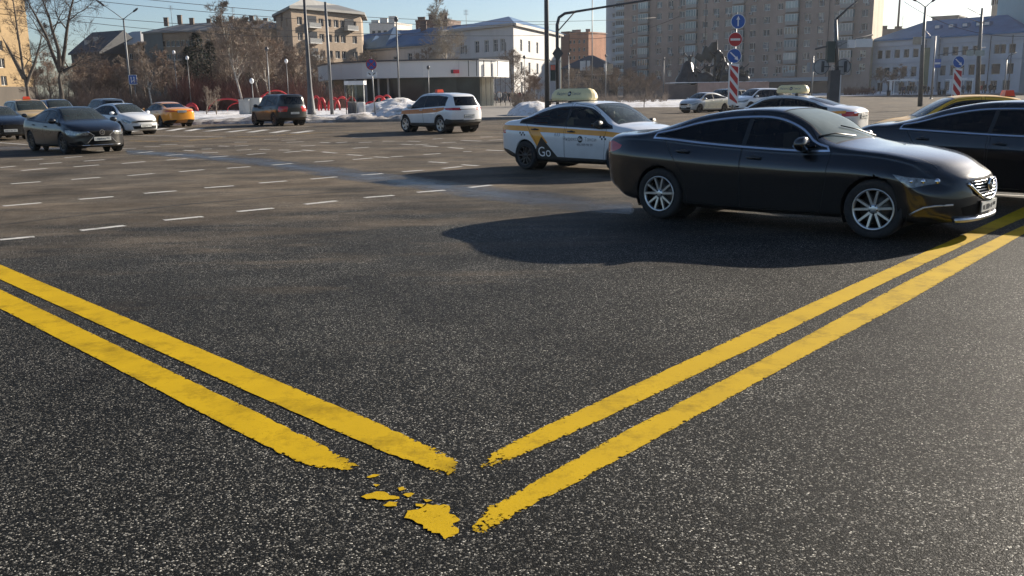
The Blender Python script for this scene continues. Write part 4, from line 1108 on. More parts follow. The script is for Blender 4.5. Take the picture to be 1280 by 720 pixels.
# yellow taxi far left
P_yel = paint('taxi_yellow_paint', (.78, .30, .01), .2, .3)
sp = sedan(name='taxi_car', cat='taxi', label='orange-yellow fastback taxi driving left, black panel on its front door', paint=P_yel, wheel='steel', res=80, gside=G_dark, gback=G_dark)
sp['cuts'] = std_lights(sp, tl=[(-2.7, .95), (-2.3, .97), (-2.25, .92), (-2.7, .88)], grille=[(-.4, .66), (-.4, .5), (.4, .5), (.4, .66)])+[
    ('y', [(.1, .85), (.5, .25), (-.5, .25)], (-9, 9), .4, None, M_blackliv, 'paint'), ('y', [(.45, .88), (.75, .85), (.6, .45), (.30, .5)], (-9, 9), .4, None, P_white, 'paint'),
    ('x', [(-.85, .90), (.85, .90), (.85, .94), (-.85, .94)], (-9, -2.2), 0, None, M_red), ('y', [(-2.7, 0), (-2.0, 0), (-1.9, .34), (-2.7, .45)], (-9, 9), .3, None, M_trim)]
place(build_car(sp), -20.55, 55.6, 131)
# dark car in front of it
sp = suv(name='parked_car', label='dark blue-grey hatchback ahead of the yellow taxi', paint=paint('slate_paint', (.035, .045, .06), .4, .3), wheel='steel', res=60, group='cars at the crossing'); sp['seams'] = False
place(build_car(sp), -27.2, 62.5, 133)
# sedan turning at the left
P_lex = paint('navy_black_paint', (.003, .004, .007), .12, .25, coat=.45)
sp = sedan(name='sedan_car', label='navy black sedan turning toward the camera with a spindle-shaped grille', paint=P_lex, wheel='tendark', res=110, wb=2.85, gside=G_tint, gback=G_dark, shift=(.36, .24))
def lex_extra(root, O, S):
    h = S['_bvh'].ray_cast(Vector((4, 0, .66)), Vector((-1, 0, 0)))[0]
    m = MB(); m.disc((h.x+.012, 0, .655), (0, 1, 0), (0, 0, 1), (1, 0, 0), .085, .015, 24, 0, .065); m.box((h.x+.02, 0, .655), (.012, .1, .016)); m.box((h.x+.02, .015, .655), (.012, .016, .09)); m.build('badge', M_chrome, O.get('grille', root))
sp['cuts'] = std_lights(sp, hl=[(1.85, .74), (2.1, .73), (2.5, .66), (2.5, .56), (2.1, .60)], grille=[(-.33, .70), (-.40, .69), (-.22, .56), (-.42, .34), (-.38, .29), (.38, .29), (.42, .34), (.22, .56), (.40, .69), (.33, .70)],
    intake=[(-.85, .34), (-.6, .40), (-.5, .28), (-.8, .28)])+[('x', [(-.40, .70), (-.43, .69), (-.25, .56), (-.45, .34), (-.42, .34), (-.22, .56)], (1.9, 9), 0, None, M_chrome), ('x', [(.40, .70), (.43, .69), (.25, .56), (.45, .34), (.42, .34), (.22, .56)], (1.9, 9), 0, None, M_chrome),
    ('x', [(-.6, .26), (.6, .26), (.6, .275), (-.6, .275)], (1.9, 9), 0, None, M_chrome)]
sp['extra'] = [lex_extra]; sp['plate_f'] = .46
place(build_car(sp), -14.4, 30.6, -45)
# cars queuing behind it
P_sil = paint('silver_paint', (.52, .53, .53), .3, .3, .3)
def far_car(spec, X, Y, hd): spec['seams'] = spec.get('seams', False); spec['res'] = 60; return place(build_car(spec), X, Y, hd)
far_car(compact(name='sedan_car', label='white sedan behind the navy black sedan, its bonnet showing on the right', paint=P_white, wheel='steel'), -18.6, 44.5, -38)
sp = suv(name='taxi_car', cat='taxi', label='beige taxi with yellow roof and red roof lamp behind the navy black sedan', paint=paint('beige_paint', (.50, .36, .17), .3, .3), wheel='steel', extra=[small_roof_lamp]); sp['cuts'] = std_lights(sp, hl=HL(2.15, .84))+[('z', [(-2.2, -.62), (-2.2, .62), (.35, .6), (.35, -.6)], (-2.3, .5), 0, None, P_yel)]
sp['cuts'][-1] = ('z', [(-1.9, -.62), (-1.9, .62), (.3, .6), (.3, -.6)], (-2.0, .45), 0, None, P_yel, 'paint')
far_car(sp, -24.3, 47.0, -50)
far_car(suv(name='parked_car', label='dark blue car with roof just above the beige taxi', paint=paint('dusk_blue_paint', (.10, .13, .20), .3, .3), wheel='steel'), -27.0, 55.5, -50)
far_car(sedan(name='sedan_car', label='black sedan with bright running lights entering at the left edge', paint=P_blk, wheel='steel'), -22.7, 41.0, -48)
far_car(compact(name='parked_car', label='silver car seen over the black sedan at the left edge', paint=P_sil, wheel='steel'), -26.4, 50.5, -45)
# right hand group
sp = sedan(name='taxi_car', cat='taxi', label='silver-white taxi saloon seen from behind with cream roof sign, past the dark sedan roof', paint=paint('pearl_paint', (.70, .71, .70), .25, .3, .1), rsign_x=-.2, extra=[roof_sign], gside=G_dark, grear=G_dark, wheel='steel', plate_r=.80)
sp['cuts'] = std_lights(sp, tl=[(-2.7, .95), (-2.32, .95), (-2.28, .90), (-2.36, .80), (-2.7, .82)])+[('y', [(-2.4, .9), (1.9, .74), (1.9, .82), (-2.4, .98)], (-9, 9), .4, None, M_amber, 'paint'), ('x', [(-.6, .90), (.6, .90), (.6, .93), (-.6, .93)], (-9, -2.2), 0, None, M_chrome)]
sp['top'] = [(a, b+.02) for a, b in sp['top']]
place(build_car(sp), 8.95, 30.0, 139)
sp = compact(name='taxi_car', cat='taxi', label='yellow taxi saloon with red roof lamp, mostly hidden behind the black sedan', paint=paint('pale_yellow_paint', (.74, .40, .03), .1, .4, coat=.25), extra=[small_roof_lamp], gside=G_dark, lamp_x=-.75, wheel='steel')
sp['cuts'] = std_lights(sp)+[('y', [(-2.4, .0), (2.3, .0), (2.3, .3), (-2.4, .3)], (-9, 9), .3, None, M_trim)]
place(build_car(sp), 10.0, 20.2, 168)
far_car(compact(name='taxi_car', cat='taxi', label='small silver taxi with pale yellow rear doors in front of the snow island', paint=P_sil, wheel='five', cuts=std_lights(compact(), grille=[(-.45, .68), (-.4, .55), (.4, .55), (.45, .68)], intake=[(-.6, .42), (-.55, .28), (.55, .28), (.6, .42)])+[('y', [(.75, .90), (-2.0, .95), (-2.0, .3), (.9, .3)], (-9, 9), .4, None, mat('pale_livery', (.74, .68, .50), .4, var=.2, scale=3), 'paint')]), 14.6, 69.5, 214)
far_car(suv(name='parked_car', label='dark crossover behind the striped bollard', paint=P_blk, wheel='steel'), 17.1, 74.0, 214)
far_car(suv(name='parked_car', label='white car glaring in the sun behind the silver taxi', paint=paint('bright_white_paint', (.8, .8, .8), .1, .1), wheel='steel'), 18.0, 67.5, 205)
far_car(sedan(name='sedan_car', label='pale blue-grey sedan at the right edge beyond the yellow taxi', paint=paint('ice_paint', (.55, .58, .62), .15, .25), wheel='steel', gside=G_dark), 22.0, 37.0, 240)
# ------------------------------------------------------------------ buildings
def obj_rand_mat(name, stops, rough=.08, metal=0):
    m, nt, b = base(name); oi = nt.nodes.new('ShaderNodeObjectInfo')
    n = tex(nt, 1.1, 2); f = mth(nt, 'FRACT', mth(nt, 'ADD', oi.outputs['Random'], mth(nt, 'MULTIPLY', n.outputs[0], .22)))
    nt.links.new(ramp(nt, f, stops, 'CONSTANT'), b.inputs['Base Color']); b.inputs['Roughness'].default_value = rough
    b.inputs['Specular IOR Level'].default_value = .6; return m
M_wglass = obj_rand_mat('window_pane', [(0, (.03, .035, .045)), (.35, (.06, .075, .09)), (.55, (.16, .18, .19)), (.72, (.30, .30, .28)), (.86, (.10, .13, .16)), (.94, (.42, .38, .30))], .2)
M_wglass_b = obj_rand_mat('balcony_pane', [(0, (.12, .17, .18)), (.4, (.2, .27, .28)), (.7, (.30, .36, .35)), (.9, (.25, .20, .16))])
M_wdark = obj_rand_mat('dark_pane', [(0, (.02, .024, .032)), (.6, (.035, .04, .05)), (.85, (.08, .09, .1))], .25)
M_wframe = mat('white_frame', (.60, .60, .58), .5, var=.05)
M_dframe = mat('dark_frame', (.06, .06, .065), .5, var=.05)
def wall_mat(name, c, brick=None, var=.14, scale=.35, stain=.25):
    if name in MATS: return MATS[name]
    m, nt, b = base(name); n = tex(nt, scale, 6, rough=.65); n2 = tex(nt, .25, 4, sc3=(1, 1, .12))
    col = ramp(nt, n.outputs[0], [(.3, tuple(x*(1-var) for x in c)), (.7, tuple(x*(1+var) for x in c))])
    if brick:
        tc = nt.nodes.new('ShaderNodeTexCoord'); sp = nt.nodes.new('ShaderNodeSeparateXYZ'); nt.links.new(tc.outputs['Object'], sp.inputs[0])
        cb = nt.nodes.new('ShaderNodeCombineXYZ'); nt.links.new(mth(nt, 'ADD', sp.outputs[0], sp.outputs[1]), cb.inputs[0]); nt.links.new(sp.outputs[2], cb.inputs[1])
        br = nt.nodes.new('ShaderNodeTexBrick'); br.inputs['Scale'].default_value = 1; br.inputs['Brick Width'].default_value = .5; br.inputs['Row Height'].default_value = .16; br.inputs['Mortar Size'].default_value = .012
        nt.links.new(cb.outputs[0], br.inputs['Vector']); br.inputs['Color1'].default_value = (1, 1, 1, 1); br.inputs['Color2'].default_value = (.78, .78, .78, 1); br.inputs['Mortar'].default_value = (brick, brick, brick, 1)
        col = mixc(nt, 1, col, br.outputs[0], 'MULTIPLY')
    st = ramp(nt, n2.outputs[0], [(.35, 1-stain), (.6, 1)]); col = mixc(nt, 1, col, st, 'MULTIPLY')
    nt.links.new(col, b.inputs['Base Color']); b.inputs['Roughness'].default_value = .85; MATS[name] = m; return m
WIN = {}
def window_mesh(w_, h_, style, gm, fm):
    key = (round(w_, 2), round(h_, 2), style, gm.name, fm.name)
    if key in WIN: return WIN[key]
    m = MB(); t = .09
    m.add([(-w_/2, .08, -h_/2), (w_/2, .08, -h_/2), (w_/2, .08, h_/2), (-w_/2, .08, h_/2)], [(0, 1, 2, 3)], 0)
    for (cx, cz, a, b_) in ((0, h_/2-t/2, w_, t), (0, -h_/2+t/2, w_, t), (-w_/2+t/2, 0, t, h_-2*t), (w_/2-t/2, 0, t, h_-2*t)): m.box((cx, .03, cz), (a, .09, b_), 1)
    for x in {'one': [], 'two': [0], 'three': [-w_/6, w_/6], 'four': [-w_/4, 0, w_/4], 'tee': [w_*.14], 'cross': [0]}[style]: m.box((x, .03, 0), (.08, .07, h_-2*t), 1)
    if style == 'cross': m.box((0, .032, h_*.18), (w_-2*t, .06, .08), 1)
    m.box((0, -.06, -h_/2-.03), (w_+.15, .16, .06), 1)
    WIN[key] = m.mesh('window', [gm, fm]); return WIN[key]
class Facade:
    """wall with real openings in the plane through A and B (ground points, A left, B right seen from outside)"""
    def __init__(s, A, B, z0, z1, depth=.22):
        s.A = Vector((A[0], A[1], 0)); s.U = (Vector((B[0], B[1], 0))-s.A); s.L = s.U.length; s.U.normalize(); s.N = Vector((s.U.y, -s.U.x, 0)); s.z0, s.z1 = z0, z1; s.w = []; s.d = depth
    def P(s, u, z, n=0): return s.A+s.U*u+s.N*n+Vector((0, 0, z))
    def u_at(s, px_):                # u where image column px_ meets the facade plane
        a, b = AT(px_, 100, 100), Vector((0, 0, H)); dx, dy = a.x, a.y
        # solve A+U*u = t*(dx,dy)
        det = s.U.x*(-dy)-s.U.y*(-dx); return ((-s.A.x)*(-dy)-(-s.A.y)*(-dx))/det
    def win(s, u, z, w_, h_, style='two', gm=None, fm=None): s.w.append((u, z, w_, h_, style, gm or M_wglass, fm or M_wframe))
    def walls(s, mb, mi=0):
        us = sorted({0, s.L}|{round(q[0]-q[2]/2, 4) for q in s.w}|{round(q[0]+q[2]/2, 4) for q in s.w}); zs = sorted({s.z0, s.z1}|{round(q[1]-q[3]/2, 4) for q in s.w}|{round(q[1]+q[3]/2, 4) for q in s.w})
        us = [u for u in us if -1e-6 <= u <= s.L+1e-6]; zs = [z for z in zs if s.z0 <= z <= s.z1]
        for i in range(len(us)-1):
            run = None
            for j in range(len(zs)-1):
                cu, cz = (us[i]+us[i+1])/2, (zs[j]+zs[j+1])/2
                hole = any(abs(cu-q[0]) < q[2]/2 and abs(cz-q[1]) < q[3]/2 for q in s.w)
                if not hole: mb.add([s.P(us[i], zs[j]), s.P(us[i+1], zs[j]), s.P(us[i+1], zs[j+1]), s.P(us[i], zs[j+1])], [(0, 1, 2, 3)], mi)
        for (u, z, w_, h_, *_r) in s.w:
            c = [(u-w_/2, z-h_/2), (u+w_/2, z-h_/2), (u+w_/2, z+h_/2), (u-w_/2, z+h_/2)]
            for k in range(4):
                a, b_ = c[k], c[(k+1) % 4]; mb.add([s.P(*a), s.P(*b_), s.P(*b_, -s.d-.1), s.P(*a, -s.d-.1)], [(0, 1, 2, 3)], mi)
    def windows(s, parent, limit=100, name='window'):
        rz = math.atan2(s.U.y, s.U.x); rest = MB(); rm = []
        ws = s.w
        for k, (u, z, w_, h_, st, gm, fm) in enumerate(ws):
            me = window_mesh(w_, h_, st, gm, fm)
            if k < limit:
                o = bpy.data.objects.new(name, me); C.objects.link(o); o.parent = parent; o.location = s.P(u, z, -s.d); o.rotation_euler = (0, 0, rz)
            else:
                M = Matrix.Translation(s.P(u, z, -s.d))@Matrix.Rotation(rz, 4, 'Z')
                for mm in (gm, fm):
                    if mm not in rm: rm.append(mm)
                off = [rm.index(gm), rm.index(fm)]
                for p in me.polygons: rest.add([M@me.vertices[i].co for i in p.vertices], [tuple(range(len(p.vertices)))], off[p.material_index])
        if rest.v: o = rest.build(name, rm, parent); o['kind'] = 'stuff'
def quad(mb, pts, mi=0): mb.add(pts, [tuple(range(len(pts)))], mi)
def block(name, label, fac, back, wallm, roofm=None, roof='flat', rh=2, over=.5, parapet=.4, group='buildings around the square', cat='building', bv=None):
    """fac = main facade; back = depth behind it; other faces plain unless given as extra Facades in fac list"""
    root = empty(name); tag(root, label, cat, group)
    fs = fac if isinstance(fac, list) else [fac]; f = fs[0]
    mb = MB()
    for q in fs: q.walls(mb)
    z0, z1 = f.z0, f.z1; n = -back
    sk = (bv.dot(f.U)/max(1e-6, -bv.dot(f.N)) if bv else 0)
    SH = f.U*(sk*back)
    p = [f.P(0, 0), f.P(f.L, 0), f.P(f.L, 0, n)+SH, f.P(0, 0, n)+SH]
    have = set()
    for q in fs[1:]: have.add(q.side)
    for a, b_, nm in ((1, 2, 'R'), (2, 3, 'B'), (3, 0, 'L')):
        if nm in have: continue
        A, B = p[a], p[b_]; quad(mb, [A+Vector((0, 0, z0)), B+Vector((0, 0, z0)), B+Vector((0, 0, z1)), A+Vector((0, 0, z1))])
    # inner dark core keeps the openings opaque
    e_ = .5; c = MB(); cc = [f.P(e_, 0, -e_), f.P(f.L-e_, 0, -e_), f.P(f.L-e_, 0, n+e_), f.P(e_, 0, n+e_)]
    mb.build('wall', wallm, root)
    r = MB()
    if roof == 'flat':
        o_ = over; q = [f.P(-o_, z1, o_), f.P(f.L+o_, z1, o_), f.P(f.L+o_, z1, n-o_)+SH, f.P(-o_, z1, n-o_)+SH]
        r.add(q+[v+Vector((0, 0, parapet)) for v in q], [(0, 3, 2, 1), (4, 5, 6, 7), (0, 1, 5, 4), (1, 2, 6, 5), (2, 3, 7, 6), (3, 0, 4, 7)])
    else:
        o_ = over; hb = back/2; q = [f.P(-o_, z1, o_), f.P(f.L+o_, z1, o_), f.P(f.L+o_, z1, n-o_)+SH, f.P(-o_, z1, n-o_)+SH]
        ins = min(hb, f.L/2-.1) if roof == 'hip' else -o_
        a, b_ = f.P(ins, z1+rh, -hb)+SH*.5, f.P(f.L-ins, z1+rh, -hb)+SH*.5
        lo = [v-Vector((0, 0, .35)) for v in q]
        r.add(q+[a, b_]+lo, [(0, 1, 5, 4), (1, 2, 5), (2, 3, 4, 5), (3, 0, 4), (6, 7, 1, 0), (7, 8, 2, 1), (8, 9, 3, 2), (9, 6, 0, 3), (9, 8, 7, 6)])
    ro = r.build('roof', roofm or wallm, root)
    for q in fs: q.windows(root, q.__dict__.get('limit', 100))
    return root, ro
def VG(px_, Y): v = XG(px_, Y); return v
def zat(px_, py_, Y): return AT(px_, py_, Y).z
M_roofblue = mat('blue_sheet_roof', (.06, .15, .29), .75, var=.15, scale=.4)
M_roofgrey = mat('grey_sheet_roof', (.17, .17, .165), .6, var=.2, scale=.4)
M_cornice = mat('pale_cornice', (.42, .40, .37), .7, var=.08)
M_pipe = mat('drain_pipe', (.12, .11, .11), .6, var=.1)
M_ac = mat('ac_white', (.34, .34, .33), .6, var=.1)
def chimneys(ro, pts, m, s=(1.0, .8, 1.6), nm='chimney'):
    for (x, y, z) in pts:
        b_ = MB(); b_.box((x, y, z+s[2]/2), s); b_.box((x, y, z+s[2]+.06), (s[0]+.15, s[1]+.15, .12)); b_.build(nm, m, ro)
def antenna(parent, x, y, z, h):
    m = MB(); m.tube([(x, y, z), (x, y, z+h)], .05, 5)
    for k in range(4): m.tube([(x-.5, y, z+h-.3*k-.1), (x+.5, y, z+h-.3*k-.1)], .03, 4)
    m.build('antenna', M_pipe, parent)

# --- long grey apartment house on the right
A = VG(779, 265); B = VG(1085, 215); f = Facade(A, B, 0, 27.6)
M_apt = wall_mat('grey_brick_wall', (.34, .265, .225), None, .10, .3, .18); M_apt_side = wall_mat('sunlit_sand_brick_wall', (.60, .50, .36), .85)  # end wall's sand tone is raised in albedo to carry sunlight
cols = [148, 195, 258, 308, 358, 405, 460, 508, 560, 610, 670, 730, 788, 845, 910, 968, 1040, 1085, 1160]; wide = {1, 5, 9, 13, 17}
FL = [6.1+3.02*k for k in range(7)]
acs = []; balc = []
rr_ = random.Random(3)
for i, c in enumerate(cols):
    u = f.u_at(c/3.556+750)
    for k, z in enumerate(FL):
        if i in wide: balc.append((u, z))
        else:
            f.win(u, z, 1.75 if i % 3 else 1.5, 1.6, 'two' if rr_.random() < .6 else 'tee')
            if rr_.random() < .5: acs.append((u+rr_.choice((-.6, .5)), z-1.15))
ord_ = f.w[:]; f.w = sorted(ord_, key=lambda q: -q[0]); f.limit = 95
root, ro = block('apartment_building', 'long grey-brown nine-storey apartment block with glazed balconies behind the bronze statue', f, 15, M_apt, M_roofblue, 'hip', 3.0, .7, bv=Vector((17, 30, 0)))
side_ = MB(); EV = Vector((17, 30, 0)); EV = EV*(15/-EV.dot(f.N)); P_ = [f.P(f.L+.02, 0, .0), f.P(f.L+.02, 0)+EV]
quad(side_, [P_[0]+Vector((0, 0, 0)), P_[1], P_[1]+Vector((0, 0, 27.6)), P_[0]+Vector((0, 0, 27.6))]); side_.build('end_wall', M_apt_side, root)['label'] = 'sand-coloured end wall with sunlit brightness painted in'
rz_ = math.atan2(f.U.y, f.U.x)
bm_ = MB(); bm_.box((0, -.45, -1.15), (3.2, .9, .95), 0); bm_.box((0, -.45, .98), (3.3, 1.0, .16), 0); bm_.add([(-1.6, -.9, -.68), (1.6, -.9, -.68), (1.6, -.9, .9), (-1.6, -.9, .9)], [(0, 1, 2, 3)], 1)
for sx_ in (-1, 1): bm_.add([(sx_*1.6, -.9, -.68), (sx_*1.6, 0, -.68), (sx_*1.6, 0, .9), (sx_*1.6, -.9, .9)], [(0, 1, 2, 3)], 1)
for q in (-1.57, -.8, 0, .8, 1.57): bm_.box((q, -.91, .11), (.09, .06, 1.58), 2)
bm_.box((0, -.91, .88), (3.2, .06, .08), 2)
bme = bm_.mesh('balcony', [mat('balcony_panel', (.30, .29, .275), .8, var=.15), M_wglass_b, M_wframe])
for (u, z) in balc:
    o = bpy.data.objects.new('balcony', bme); C.objects.link(o); o.parent = root; o.location = f.P(u, z, .005); o.rotation_euler = (0, 0, rz_)
am = MB(); am.box((0, -.22, 0), (.85, .38, .6)); am.disc((-.12, -.415, 0), (1, 0, 0), (0, 0, 1), (0, -1, 0), .22, .01, 12, 1); am.box((-.35, -.12, -.34), (.05, .24, .08), 1); am.box((.35, -.12, -.34), (.05, .24, .08), 1)
ame = am.mesh('air_conditioner', [M_ac, M_dframe])
for (u, z) in acs:
    o = bpy.data.objects.new('air_conditioner', ame); C.objects.link(o); o.parent = root; o.location = f.P(u, z, .01); o.rotation_euler = (0, 0, rz_)
for c in (463, 630, 873, 1003):
    m = MB(); u = f.u_at(c/3.556+750); m.tube([f.P(u, 4, .12), f.P(u, 27.2, .12)], .09, 6); m.build('drain_pipe', M_pipe, root)
m = MB(); u0, u1 = f.u_at(940), f.u_at(1050); c_ = f.P((u0+u1)/2, 3.7, 1.0); m.box(tuple(c_), (u1-u0, 2.0, .9), rz=rz_); m.build('canopy', mat('canopy_grey', (.25, .28, .31), .5, var=.1), root)
m = MB(); quad(m, [f.P(u0, .1, .05), f.P(u1, .1, .05), f.P(u1, 3.2, .05), f.P(u0, 3.2, .05)]); m.build('shop_window', M_wdark, root)
for (u, lw) in ((8, 3), (30, 4)):
    c_ = f.P(u, 28.6, -2.2); m = MB(); m.box(tuple(c_), (lw, 2, 1.8), rz=rz_); m.build('dormer', M_roofblue, ro)
# --- white tower behind it
A = VG(757, 330); B = VG(790, 322); f = Facade(A, B, 0, 35)
for k in range(11): f.win(f.u_at(766.5), 3.6+2.95*k, 1.3, 1.4, 'two', M_wdark)
root, ro = block('tower_block', 'white tower block with stacked balconies at the left end of the grey apartment block', f, 14, wall_mat('tower_white', (.36, .39, .42)), None, 'flat', over=.2)
rz_ = math.atan2(f.U.y, f.U.x)
b_ = MB(); b_.box((0, -.5, -.95), (3.9, 1.0, .9), 0); b_.add([(-1.9, -.6, -.5), (1.9, -.6, -.5), (1.9, -.6, .9), (-1.9, -.6, .9)], [(0, 1, 2, 3)], 1)
for q in (-1.9, -.95, 0, .95, 1.9): b_.box((q, -.63, .2), (.1, .06, 1.4), 0)
bme = b_.mesh('balcony', [mat('balcony_blue', (.30, .38, .43), .6, var=.1), M_wdark])
for k in range(11): o = bpy.data.objects.new('balcony', bme); C.objects.link(o); o.parent = root; o.location = f.P(f.u_at(776), 3.6+2.95*k, .01); o.rotation_euler = (0, 0, rz_)
# --- brick tower far away
A = VG(702, 360); B = VG(735.5, 352); f = Facade(A, B, 0, 23)
for c in (713, 717.5, 724, 730):
    for k in range(5): f.win(f.u_at(c), 8.4+2.9*k, 1.0, 1.3, 'one', M_wdark)
root, ro = block('brick_tower', 'distant orange-red brick tower block between two street poles', f, 12, wall_mat('orange_brick', (.52, .25, .15), .8), None, 'flat', over=.2)
m = MB(); q0, q1 = f.P(0, 0, .3), f.P(f.u_at(712), 0, .3); quad(m, [q0, q1, q1+Vector((0, 0, 24)), q0+Vector((0, 0, 24))]); quad(m, [q1, f.P(f.u_at(712), 0, -3), f.P(f.u_at(712), 24, -3), q1+Vector((0, 0, 24))]); m.build('stair_wall', wall_mat('dark_brick', (.20, .10, .07), .8), root)
for c in (714, 719.5, 731): x_ = f.P(f.u_at(c), 23.4, -2); chimneys(ro, [tuple(x_)], M_apt, (1.6, 1.2, 1.0), 'roof_box')
# --- low dark buildings between
A = VG(704, 262); B = VG(762, 258); f = Facade(A, B, 0, 8.2)
for c in (712, 719, 724, 743, 750): f.win(f.u_at(c), 5.6, 1.4, 1.5, 'two', M_wdark)
root, ro = block('low_building', 'low dark building with signboards on its roof edge between the poles and the tower block', f, 12, wall_mat('dark_plaster', (.12, .115, .11)), mat('slate_roof', (.05, .06, .075), .7, var=.2), 'hip', 3.4, .5)
rz_ = math.atan2(f.U.y, f.U.x)
for c, w_, h_, z, mm in ((727.5, .9, 2.6, 8.6, M_wframe), (731, .6, 2.8, 8.6, M_wframe), (736, .9, 2.7, 8.6, M_wframe), (763, 1.6, 2.8, 7.6, mat('billboard_tan', (.55, .42, .28), .6)), (757, .8, 2.8, 7.6, M_wframe)):
    m = MB(); m.box(tuple(f.P(f.u_at(c), z, .4)), (w_, .3, h_), rz=rz_); m.build('signboard', mm, root)
m = MB(); m.box(tuple(f.P(f.u_at(752), 6.2, .6)), (9, .8, .35), rz=rz_); m.build('ledge', M_wframe, root)
# --- white mansion with blue roof (left wing + tall corner wing)
M_mans = wall_mat('mansion_wall', (.56, .55, .54), None, .06, .2, .15)
A = VG(555, 205); B = VG(643, 186); f = Facade(A, B, 0, 14.6)
for c, z in ((578, 11), (597, 11), (609, 11), (620, 11), (629, 11), (597, 6.6), (609, 6.6), (622, 6.6)): f.win(f.u_at(c), z, 1.5, 2.4, 'cross', M_wglass)
for c in (583, 632): f.win(f.u_at(c), 10.6, .7, 1.8, 'one', M_wdark)
B2 = B+(B-A).normalized().cross(Vector((0, 0, 1)))*-1*20
Nn = Vector(((B-A).normalized().y, -(B-A).normalized().x, 0)); C2 = VG(701, 224)
f2 = Facade(B, (C2.x, C2.y), 0, 14.6); f2.side = 'R'
for c in (652, 662, 672, 685):
    for z in (11, 6.6, 2.6): f2.win(f2.u_at(c), z, 1.6, 2.3, 'cross', M_wglass)
root = empty('mansion'); tag(root, 'white classical building with blue roof and a sunlit right side, behind the pavilion', 'building', 'buildings around the square')
mb = MB(); f.walls(mb); f2.walls(mb, 0)
bk_ = [f.P(0, 0), Vector((A.x+8, A.y+26, 0)), C2+Vector((0, 4, 0)), C2]
for a, b_ in zip(bk_, bk_[1:]): quad(mb, [a, b_, b_+Vector((0, 0, 14.6)), a+Vector((0, 0, 14.6))])
mb.build('wall', M_mans, root); f.windows(root); f2.windows(root)
for q in (f, f2):
    m = MB(); rz_ = math.atan2(q.U.y, q.U.x)
    m.box(tuple(q.P(q.L/2, 14.75, .25)), (q.L+.8, .9, .5), rz=rz_); m.build('cornice', M_cornice, root)
    m = MB(); m.box(tuple(q.P(q.L/2, 8.75, .08)), (q.L, .2, .25), rz=rz_); m.build('string_course', M_cornice, root)
r = MB(); ev = [f.P(-.5, 15, .8), B+Vector((.3, -.6, 15)), C2+Vector((.9, 0, 15)), Vector((C2.x+2, C2.y+4, 15)), Vector((A.x+8, A.y+26, 15))]
ap = AT(636, 20.5, 200); rg = AT(560, 41, 214)
V_ = ev+[ap, rg]; r.add(V_, [(0, 1, 5, 6), (1, 2, 5), (2, 3, 5), (3, 4, 5), (4, 0, 6, 5)]); ro = r.build('roof', M_roofblue, root)
for c in (571, 577, 583, 590, 597, 603): p = AT(c, 36.5, 202); chimneys(ro, [(p.x, p.y, p.z-1.4)], M_wframe, (.7, .8, .9), 'roof_vent')
antenna(ro, ap.x-9, ap.y, ap.z-4, 5.5)
# left wing
A = VG(428, 236); B = VG(556, 206); f = Facade(A, B, 0, 12.6)
for c in (513.5, 522.5, 545): f.win(f.u_at(c), 9.6, 1.6, 2.4, 'cross', M_wglass)
for c in (440, 452, 468, 495): f.win(f.u_at(c), 9.2, 1.5, 2.2, 'cross', M_wdark)
root, ro = block('mansion_wing', 'long grey-white wing with blue gabled roofs behind the left half of the pavilion', f, 16, M_mans, M_roofblue, 'gable', 4.2, .6)
rz_ = math.atan2(f.U.y, f.U.x); m = MB(); m.box(tuple(f.P(f.L/2, 12.3, .2)), (f.L, .6, .5), rz=rz_); m.build('cornice', M_cornice, root)
for c, hgt in ((477, 4.6), (455, 3.2)):
    u = f.u_at(c); m = MB(); a, b_, c_, d = f.P(u-6.5, 12.7, .3), f.P(u+2.5, 12.7, .3), f.P(u+1.8, 12.7+hgt, -3), f.P(u+2.5, 12.7, -8); m.add([a, b_, c_, d], [(0, 1, 2), (1, 3, 2), (3, 0, 2)]); m.build('gable', M_roofblue, ro)
for c in (541, 548, 554): p = f.P(f.u_at(c), 14.2, -2.4); chimneys(ro, [tuple(p)], M_wframe, (.5, .5, .6), 'roof_vent')
p = f.P(f.u_at(502), 15.6, -7); chimneys(ro, [tuple(p)], mat('brown_chimney', (.12, .08, .07), .8), (1.4, 1, 2.6))
for lab, c0, c1, y0, Y, m_ in (('dark brown rooftop block beyond the blue roof', 523, 562, 27, 262, mat('brown_block', (.11, .065, .05), .8, var=.2)), ('cream rooftop block beyond the left blue gable', 466, 497, 31, 262, mat('cream_block', (.62, .58, .52), .7))):
    Aq, Bq = VG(c0, Y), VG(c1, Y-3); zz = zat(c0, y0, Y); f = Facade(Aq, Bq, 0, zz)
    for k in range(4): f.win(f.L*(.15+.23*k), zz-2.2, 1.2, 1.3, 'one', M_wdark)
    root, ro = block('rear_block', lab, f, 10, m_, None, 'flat', over=.1)
    for k in range(3): p = f.P(f.L*(.1+.35*k), zz+.3, -2); chimneys(ro, [tuple(p)], m_, (2.0, 1.5, .9+.4*k))
